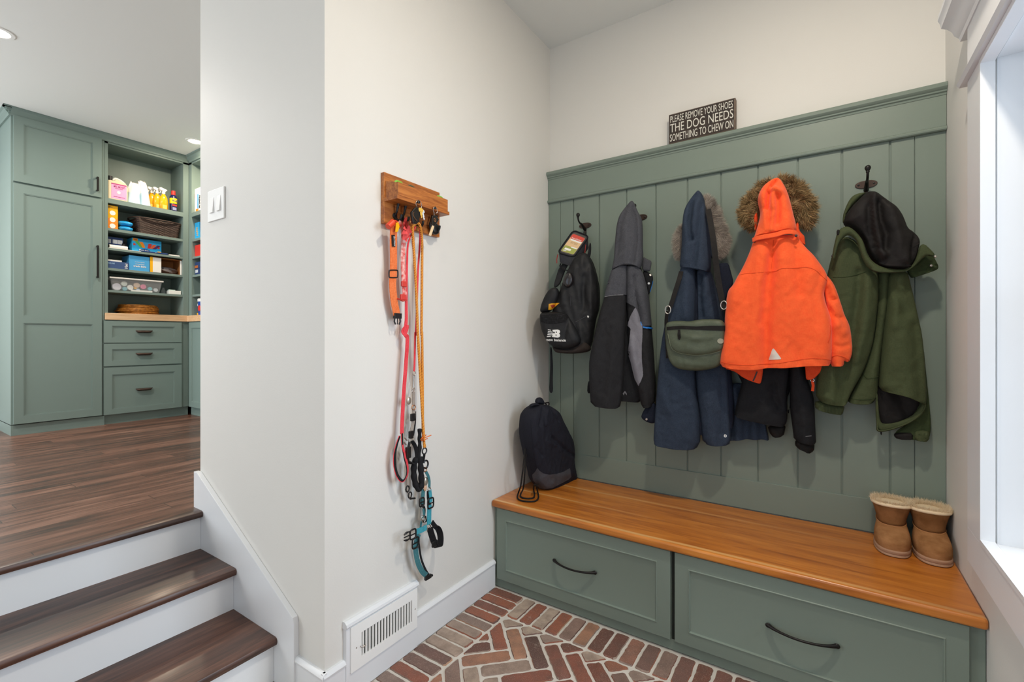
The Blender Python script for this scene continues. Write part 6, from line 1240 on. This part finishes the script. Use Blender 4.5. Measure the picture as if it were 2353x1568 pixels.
for k in range(11):
    a_ = 2*PI*k/11+.3; rg = []; ln_ = .026+.012*abs(math.sin(a_)); dy, dz = math.cos(a_), math.sin(a_)
    for i in range(6): f_ = i/5; wd_ = .011*math.sin(PI*(.15+.8*f_)); cc_ = c0+Vector((.008*math.sin(f_*4+k), dy*ln_*f_*.8, dz*ln_*f_*1.35)); rg.append([cc_+Vector((wd_*.5, -dz*wd_, dy*wd_)), cc_+Vector((-.001, 0, 0)), cc_+Vector((-.2*wd_, dz*wd_, -dy*wd_)), cc_+Vector((.001, 0, 0))])
    q.loft(rg)
q.build('bow', fabric('bow_red', '#e0393f', '#f06a66', amt=.4), fc, smooth=60)
# long red leash with padded handle loop
rl_ = thing('red_leash', 'long flat red leash ending in a black padded handle loop', 'leash', (.04, -1.25, 1.2))
pth = cr(wl(GL((452, 590), (425, 640), (400, 690), (380, 770), (374, 900), (368, 1100), (366, 1300), (366, 1440), (352, 1560)), [.058, .052, .045, .04, .04, .038, .038, .038, .038])+wl(GM((312, 40), (272, 90), (300, 130), (314, 170), (300, 400), (278, 700), (264, 960), (262, 1060)), [.038, .036, .04, .038, .038, .038, .04, .04]), 5)
nP = len(pth); MB().ribbon(pth, [.006+.013*min(1, max(0, (i-8)/34)) for i in range(nP)], .0022, side=[(0, 1, .05)]*nP).build('webbing', M_red, rl_)
loop = cr(wl(GM((262, 1050), (268, 1160), (290, 1260), (314, 1360), (316, 1440), (290, 1500), (255, 1508), (215, 1455), (190, 1360), (190, 1260), (212, 1160), (240, 1080)), [.044, .048, .054, .058, .058, .055, .048, .040, .034, .032, .034, .038]), 6)
nL = len(loop); sd = [(.6, -1, 0)]*nL
MB().ribbon(loop, .020, .0024, side=sd).build('handle_loop', M_red, rl_)
cen = sum(loop, Vector())/nL; inn = [p_+(cen-p_).normalized()*.0038 for p_ in loop]; MB().ribbon(inn, .0185, .004, side=sd).build('handle_padding', M_pad, rl_)
# thin red leash hooked to the taupe harness
tl = thing('thin_red_leash', 'narrow red leash with steel clip hanging behind the orange rope', 'leash', (.03, -1.2, 1.4))
pth = cr(wl(GL((488, 595), (492, 650), (485, 800), (472, 1000), (462, 1300), (452, 1560)), [.058, .04, .034, .034, .034, .034])+wl(GM((388, 100), (385, 250), (382, 390), (378, 470)), .034), 5)
MB().ribbon(pth, .0085, .003, side=(0, 1, 0)).build('webbing', M_red, tl)
q = MB(); p0 = wl(GM((378, 488)), .034)[0]; q.tube([p0+Vector((0, .008*math.cos(a_), .009*math.sin(a_))) for a_ in [2*PI*i/16 for i in range(16)]], .0016, 6, closed=True); q.tube(wl(GM((376, 510), (374, 560), (370, 625)), .034), [.0035, .0028, .0035], 8); q.tube([wl(GM((371, 650)), .034)[0]+Vector((0, .009*math.cos(a_), .012*math.sin(a_))) for a_ in [2*PI*i/16 for i in range(16)]], .0016, 6, closed=True)
q.build('snap_clip', M_steel, tl, smooth=60)
# taupe harness with black fittings
th_ = thing('taupe_harness', 'thin taupe dog harness with black fittings hanging from the thin red leash', 'harness', (.04, -1.2, 1.1))
for pts, w_, m_ in (((375, 665), (374, 720), (374, 800)), .015, M_taupe), (((374, 820), (376, 900), (368, 960), (350, 1040), (340, 1110)), .016, M_taupe), (((318, 1320), (318, 1440), (320, 1560)), .014, M_taupe):
    pp = cr(wl(GM(*pts), .040), 6); MB().ribbon(pp, w_, .0025, side=(0, 1, 0)).build('strap', m_, th_)
pp = cr(wl(GM((390, 850), (388, 960), (370, 1080)), .036), 6); MB().ribbon(pp, .006, .003, side=(0, 1, 0)).build('strap_edge', M_pad, th_)
for u0_, v0_ in ((366, 905), (350, 1070)): p_ = at_x(*GM((u0_, v0_))[0], .043); MB().box(p_.x-.005, p_.x+.005, p_.y-.013, p_.y+.011, p_.z-.016, p_.z+.016).build('slider', M_blackpl, th_, bevel=.003)
for u0_, v0_, m_ in ((374, 812, M_rose), (342, 1120, M_steel)): p_ = at_x(*GM((u0_, v0_))[0], .043); MB().tube([p_+Vector((0, .011*math.cos(a_), .010*math.sin(a_))) for a_ in [2*PI*i/16 for i in range(16)]], .0018, 6, closed=True).build('ring', m_, th_, smooth=60)
p_ = at_x(*GM((328, 748))[0], .045); MB().ball(p_, .013, 16, (.4, 1, 1.3)).build('metal_tag', mat('tag_metal', '#b5ada0', .35, metal=.7), th_, smooth=60); MB().tube([at_x(*GM(q_)[0], .043) for q_ in ((345, 700), (352, 670), (365, 650))], .0012, 6).build('tag_link', M_steel, th_)
pp = cr(wl(GM((355, 1130), (388, 1180), (404, 1260), (400, 1320), (370, 1345), (330, 1330)), [.045, .05, .055, .055, .052, .05]), 6); MB().ribbon(pp, .016, .005, side=(1, .6, 0)).build('padded_loop', M_pad, th_)
p_ = at_x(*GM((322, 1240))[0], .052); q = MB(); q.box(p_.x-.006, p_.x+.006, p_.y-.013, p_.y+.013, p_.z-.024, p_.z+.024); q.build('buckle', M_blackpl, th_, bevel=.003)
pp = cr(wl(GM((335, 1140), (325, 1190), (318, 1300), (330, 1330)), .05), 5); MB().tube(pp, .0055, 8).build('cord', M_blackpl, th_, smooth=60)
for a_, b_ in (((290, 1100), (310, 1125)), ((285, 1140), (300, 1165))): MB().tube(wl(GM(a_, b_), .045), .005, 8, flat=.5).build('strap_end', M_taupe, th_)
pp = cr(wl(GN((355, 410), (356, 480), (372, 560), (398, 585)), .040), 5); MB().ribbon(pp, .013, .003, side=(0, 1, 0)).build('strap', M_taupe, th_)
for u0_, v0_ in ((352, 480), (378, 545)): p_ = at_x(*GN((u0_, v0_))[0], .042); MB().tube([p_+Vector((0, .010*math.cos(a_), .013*math.sin(a_))) for a_ in [2*PI*i/8 for i in range(8)]], .003, 8, closed=True).build('slider', M_blackpl, th_, smooth=60)
p_ = at_x(*GN((400, 585))[0], .04); MB().tube([p_+Vector((0, -.012, .004)), p_+Vector((0, .010, -.001)), p_+Vector((0, .016, -.002))], .006, 8, flat=.7).build('buckle_end', M_blackpl, th_, smooth=60)
# orange rope leash
orp = thing('orange_rope_leash', 'orange braided rope leash doubled over the middle rack hook', 'leash', (.05, -1.2, 1.3))
pth = cr(wl(GM((474, 1190), (468, 1060), (452, 800), (434, 480), (414, 120)), [.06, .058, .054, .05, .05])+wl(GL((465, 1400), (455, 1150), (438, 850), (424, 620), (440, 575), (468, 560), (492, 590), (508, 720), (508, 1000), (506, 1300), (504, 1560)), [.05, .05, .052, .06, .064, .064, .062, .054, .048, .046, .046])+wl(GM((452, 120), (458, 600), (462, 1040), (480, 1190)), [.046, .05, .054, .058]), 6)
MB().tube(pth, .0058, 10).build('rope', M_rope, orp, smooth=60)
q = MB(); p_ = at_x(*GM((468, 1100))[0], .06)
for k in range(7): a_ = k*.9; q.tube(cr([p_, p_+Vector((.006*math.sin(a_*3), .014*math.cos(a_), .012*math.sin(a_))), p_+Vector((.008, .020*math.cos(a_+.3)*(1 if k else 2), .012*math.sin(a_+.5)))], 3), .0022, 6)
q.build('whipping', mat('whip_orange', '#dd6a1a', .6), orp, smooth=60)
q = MB(); p_ = at_x(*GM((476, 1225))[0], .058); q.tube([p_+Vector((0, .013*math.cos(a_), .013*math.sin(a_))) for a_ in [2*PI*i/20 for i in range(20)]], .003, 8, closed=True)
q.tube(wl(GM((474, 1255), (472, 1300), (466, 1340)), .058), [.006, .004, .0035], 10); p2 = at_x(*GM((488, 1352))[0], .058); q.tube([p2+Vector((0, .014*math.cos(a_), .017*math.sin(a_))) for a_ in [PI*(-.75+1.6*i/14) for i in range(15)]], .0038, 8)
q.build('bolt_snap', M_dkm, orp, smooth=60)
# padded black traffic handle
ph = thing('padded_handle', 'black ribbed foam grip hanging beside the rope leash', 'grip', (.05, -1.2, 1.0))
q = MB(); pp = cr(wl(GM((430, 1015), (430, 1100), (430, 1200), (418, 1290)), [.046, .046, .05, .055]), 6); q.tube(pp, [.0085+.0012*math.sin(i*1.2) for i in range(len(pp))], 10)
q.build('upper_grip', M_pad, ph, smooth=60)
q = MB(); pp = cr(wl(GN((487, 140), (492, 240), (498, 340), (500, 430), (478, 480), (446, 450), (424, 370), (418, 280), (432, 190), (470, 140)), [.060, .064, .066, .064, .058, .05, .044, .042, .046, .054]), 6)
q.tube(pp, [.0125+.0015*math.sin(i*1.05) for i in range(len(pp))], 12); q.build('foam_loop', M_pad, ph, smooth=60)
# teal harness
te = thing('teal_harness', 'teal blue dog harness with black padding and buckles, lowest on the wall', 'harness', (.05, -1.2, .9))
def strap(pts, xs_, w_, m_, side=(0, 1, 0), th=.0028, nm='strap'):
    pp = cr(wl(GN(*pts), xs_), 6); return MB().ribbon(pp, w_, th, side=side).build(nm, m_, te)
strap([(545, 295), (570, 340), (584, 400), (582, 475)], .058, .013, M_teald, side=(0, 1, .2)); strap([(588, 490), (596, 560), (600, 620)], .058, .017, M_tealw)
strap([(570, 500), (572, 580), (590, 650)], .052, .014, M_pad); strap([(585, 650), (582, 740), (580, 855)], .056, .025, M_tealw)
strap([(520, 480), (515, 560), (505, 640)], .045, .020, M_teald); strap([(505, 640), (530, 690), (528, 760), (515, 830)], .042, .012, M_pad)
strap([(520, 690), (525, 760), (500, 830), (490, 890)], .044, .010, M_teald); strap([(555, 885), (500, 915), (440, 935)], .058, .024, M_tealw, side=(0, .3, 1))
strap([(540, 770), (548, 830)], .046, .010, M_dkm if False else M_pad)
strap([(470, 960), (445, 1040), (440, 1130), (460, 1250), (505, 1350), (550, 1395)], [.05, .05, .05, .048, .046, .044], .022, M_teald, side=(.25, 1, .25)); strap([(465, 1000), (480, 1120), (500, 1230), (540, 1330), (575, 1390)], [.045, .043, .041, .04, .04, .04], .009, M_pad)
strap([(610, 830), (640, 870), (670, 900)], .05, .020, M_pad)
for q_, (w_, h_) in (((598, 630), (.018, .022)), ((505, 620), (.014, .018)), ((438, 1052), (.019, .022)), ((410, 960), (.017, .020))):
    p_ = at_x(*GN(q_)[0], .060); q = MB(); q.tube([p_+Vector((0, w_*(abs(math.cos(a_))**.5)*(1 if math.cos(a_) > 0 else -1), h_*(abs(math.sin(a_))**.5)*(1 if math.sin(a_) > 0 else -1))) for a_ in [2*PI*i/20 for i in range(20)]], .0035, 8, closed=True); q.tube([p_+Vector((.002, -w_, 0)), p_+Vector((.002, w_, 0))], .003, 6); q.build('slider', M_blackpl, te, smooth=60)
q = MB(); p_ = at_x(*GN((385, 965))[0], .06)
for s_ in (-1, 0, 1): q.tube(cr([p_+Vector((0, 0, s_*.012)), p_+Vector((0, -.016, s_*.016)), p_+Vector((0, -.028, s_*.014)), p_+Vector((0, -.036, s_*.011))], 3), [.003]*4+[.0045]*3+[.003]*3 if s_ else .0025, 8)
q.build('prong_buckle', M_blackpl, te, smooth=60)
q = MB(); p_ = at_x(*GN((565, 1410))[0], .045); q.box(p_.x-.006, p_.x+.006, p_.y-.016, p_.y+.020, p_.z-.012, p_.z+.006); q.tube([p_+Vector((0, .02, -.002)), p_+Vector((0, .03, -.008))], .006, 8); q.build('socket_buckle', M_blackpl, te, bevel=.004)
for q_, r_, m_ in (((578, 888), .011, M_steel), ((515, 790), .010, M_steel), ((525, 810), .010, M_steel), ((582, 484), .008, M_steel), ((540, 275), .009, M_rose)): p_ = at_x(*GN(q_)[0], .058); MB().tube([p_+Vector((0, r_*math.cos(a_), r_*math.sin(a_))) for a_ in [2*PI*i/18 for i in range(18)]], .0022, 8, closed=True).build('ring', m_, te, smooth=60)
p_ = at_x(*GN((545, 400))[0], .05); MB().ball(p_, .013, 14, (.5, 1, 1.5)).build('metal_tag', mat('tag_metal', '#b5ada0', .35, metal=.7), te, smooth=60); MB().ball(at_x(*GN((540, 470))[0], .05), .011, 12, (.4, .9, 1.3)).build('tag', mat('tan_tag', '#cfa98c', .5), te, smooth=60)
# black padded cuff
ck = thing('black_padded_collar', 'black padded collar loop hanging from the teal harness at right', 'collar', (.07, -1.15, .85))
lp = cr(wl(GN((590, 905), (612, 980), (640, 1060), (665, 1095), (695, 1080), (703, 1000), (690, 930), (665, 890), (635, 880), (605, 890)), [.062, .068, .074, .074, .07, .06, .052, .048, .05, .056]), 6)
MB().ribbon(lp, .028, .004, side=(.9, .45, .3), closed=True).build('padded_band', M_pad, ck, smooth=50)
p_ = at_x(*GN((640, 1060))[0], .078); MB().box(p_.x-.006, p_.x+.004, p_.y-.016, p_.y+.016, p_.z-.014, p_.z+.014).build('buckle', M_blackpl, ck, bevel=.004)
# keys
ks = thing('key_bunch', 'bunch of keys with black leather pouch on the first tray peg', 'keys', kn[0])
k0 = kn[0]; q = MB().tube([k0+Vector((.002, .0165*math.cos(a_), -.010+.0165*math.sin(a_))) for a_ in [2*PI*i/24 for i in range(24)]], .0012, 6, closed=True); q.build('key_ring', M_steel, ks, smooth=60)
KK = lambda u_, v_, x_: at_x(*KZ(u_, v_), x_)
pp = [KK(*q_, .118) for q_ in ((850, 820), (795, 870), (748, 930), (765, 1080), (775, 1160), (860, 1175), (912, 1120), (900, 900), (880, 830))]
MB().prism(pp, (-.016, .004, 0)).build('leather_pouch', mat('black_leather', '#191512', .35, bump=.3, bscale=120), ks, bevel=.004, seg=3)
MB().tube(cr([KK(*q_, .120) for q_ in ((795, 940), (775, 980), (810, 1060), (860, 1115))], 4), .0012, 6).build('pouch_trim', M_rose, ks, smooth=60)
for k, (a_, b_, m_) in enumerate((((915, 850), (935, 1010), mat('brass_key', '#c79a45', .3, metal=1)), ((940, 860), (950, 1060), mat('brass_key', '#c79a45', .3, metal=1)), ((955, 880), (1000, 1100), M_steel))):
    pa, pb_ = KK(*a_, .112-.006*k), KK(*b_, .112-.006*k); d_ = (pb_-pa).normalized(); sd_ = Vector((.5, 1, 0)).normalized(); q = MB()
    q.prism([pa+sd_*.0085*math.cos(t_)+d_*(.009*math.sin(t_)+.009) for t_ in [2*PI*i/14 for i in range(14)]], Vector((.0018, -.0009, 0))); L_ = (pb_-pa).length; q.prism([pa+d_*.014-sd_*.0028, pa+d_*.014+sd_*.0028, pa+d_*(L_*.7)+sd_*.0034, pa+d_*(L_*.75)+sd_*.001, pa+d_*(L_*.85)+sd_*.0032, pa+d_*L_, pa+d_*L_*.97-sd_*.0028], Vector((.0018, -.0009, 0))); q.build('key', m_, ks)
kf = thing('car_key', 'black car key fob with wooden tag on the second tray peg', 'keys', kn[1]); k0 = kn[1]
MB().tube([k0+Vector((.002, .0125*math.cos(a_), -.010+.0145*math.sin(a_))) for a_ in [2*PI*i/22 for i in range(22)]], .0012, 6, closed=True).build('key_ring', M_steel, kf, smooth=60)
MB().tube([KK(*q_, .108) for q_ in ((1195, 935), (1195, 960), (1198, 1000))], .0016, 6).build('chain', M_steel, kf)
pp = [KK(*q_, .112) for q_ in ((1165, 1010), (1225, 990), (1300, 1075), (1290, 1110), (1215, 1205), (1150, 1190), (1150, 1090))]; MB().prism(pp, (-.010, .003, 0)).build('fob', mat('fob_black', '#1c1816', .3, coat=.3), kf, bevel=.003, seg=3)
q = MB(); pc_ = KK(1215, 1095, .1135); q.tube([pc_+Vector((0, .0055*math.cos(a_), .0085*math.sin(a_))) for a_ in [2*PI*i/16 for i in range(16)]], .0009, 6, closed=True); q.tube([pc_+Vector((0, -.001, -.007)), pc_+Vector((0, .002, .004))], .0008, 6); q.build('emblem', M_rose, kf, smooth=60)
pp = [KK(*q_, .116) for q_ in ((1150, 1205), (1195, 1225), (1130, 1420), (1082, 1405))]; MB().prism(pp, (.003, 0, 0)).build('wooden_tag', mat('birch', '#dcc19a', .6), kf, bevel=.001)
# black retractable holder on the last hook
rt = thing('round_black_holder', 'round black clip-on holder hanging from the last rack hook', 'holder', (.04, -1.12, 1.84)); c_ = KK(1215, 1270, .04)
MB().lathe([(.0001, -.008), (.022, -.008), (.026, -.004), (.026, .004), (.021, .009), (.008, .010), (.0001, .010)], c_, 28, axis=0).build('disc', M_blackpl, rt, smooth=50)
MB().tube(cr([KK(*q_, .036) for q_ in ((1160, 1010), (1135, 1100), (1112, 1200), (1130, 1290))], 4), .0045, 8).build('loop', M_blackpl, rt, smooth=60)
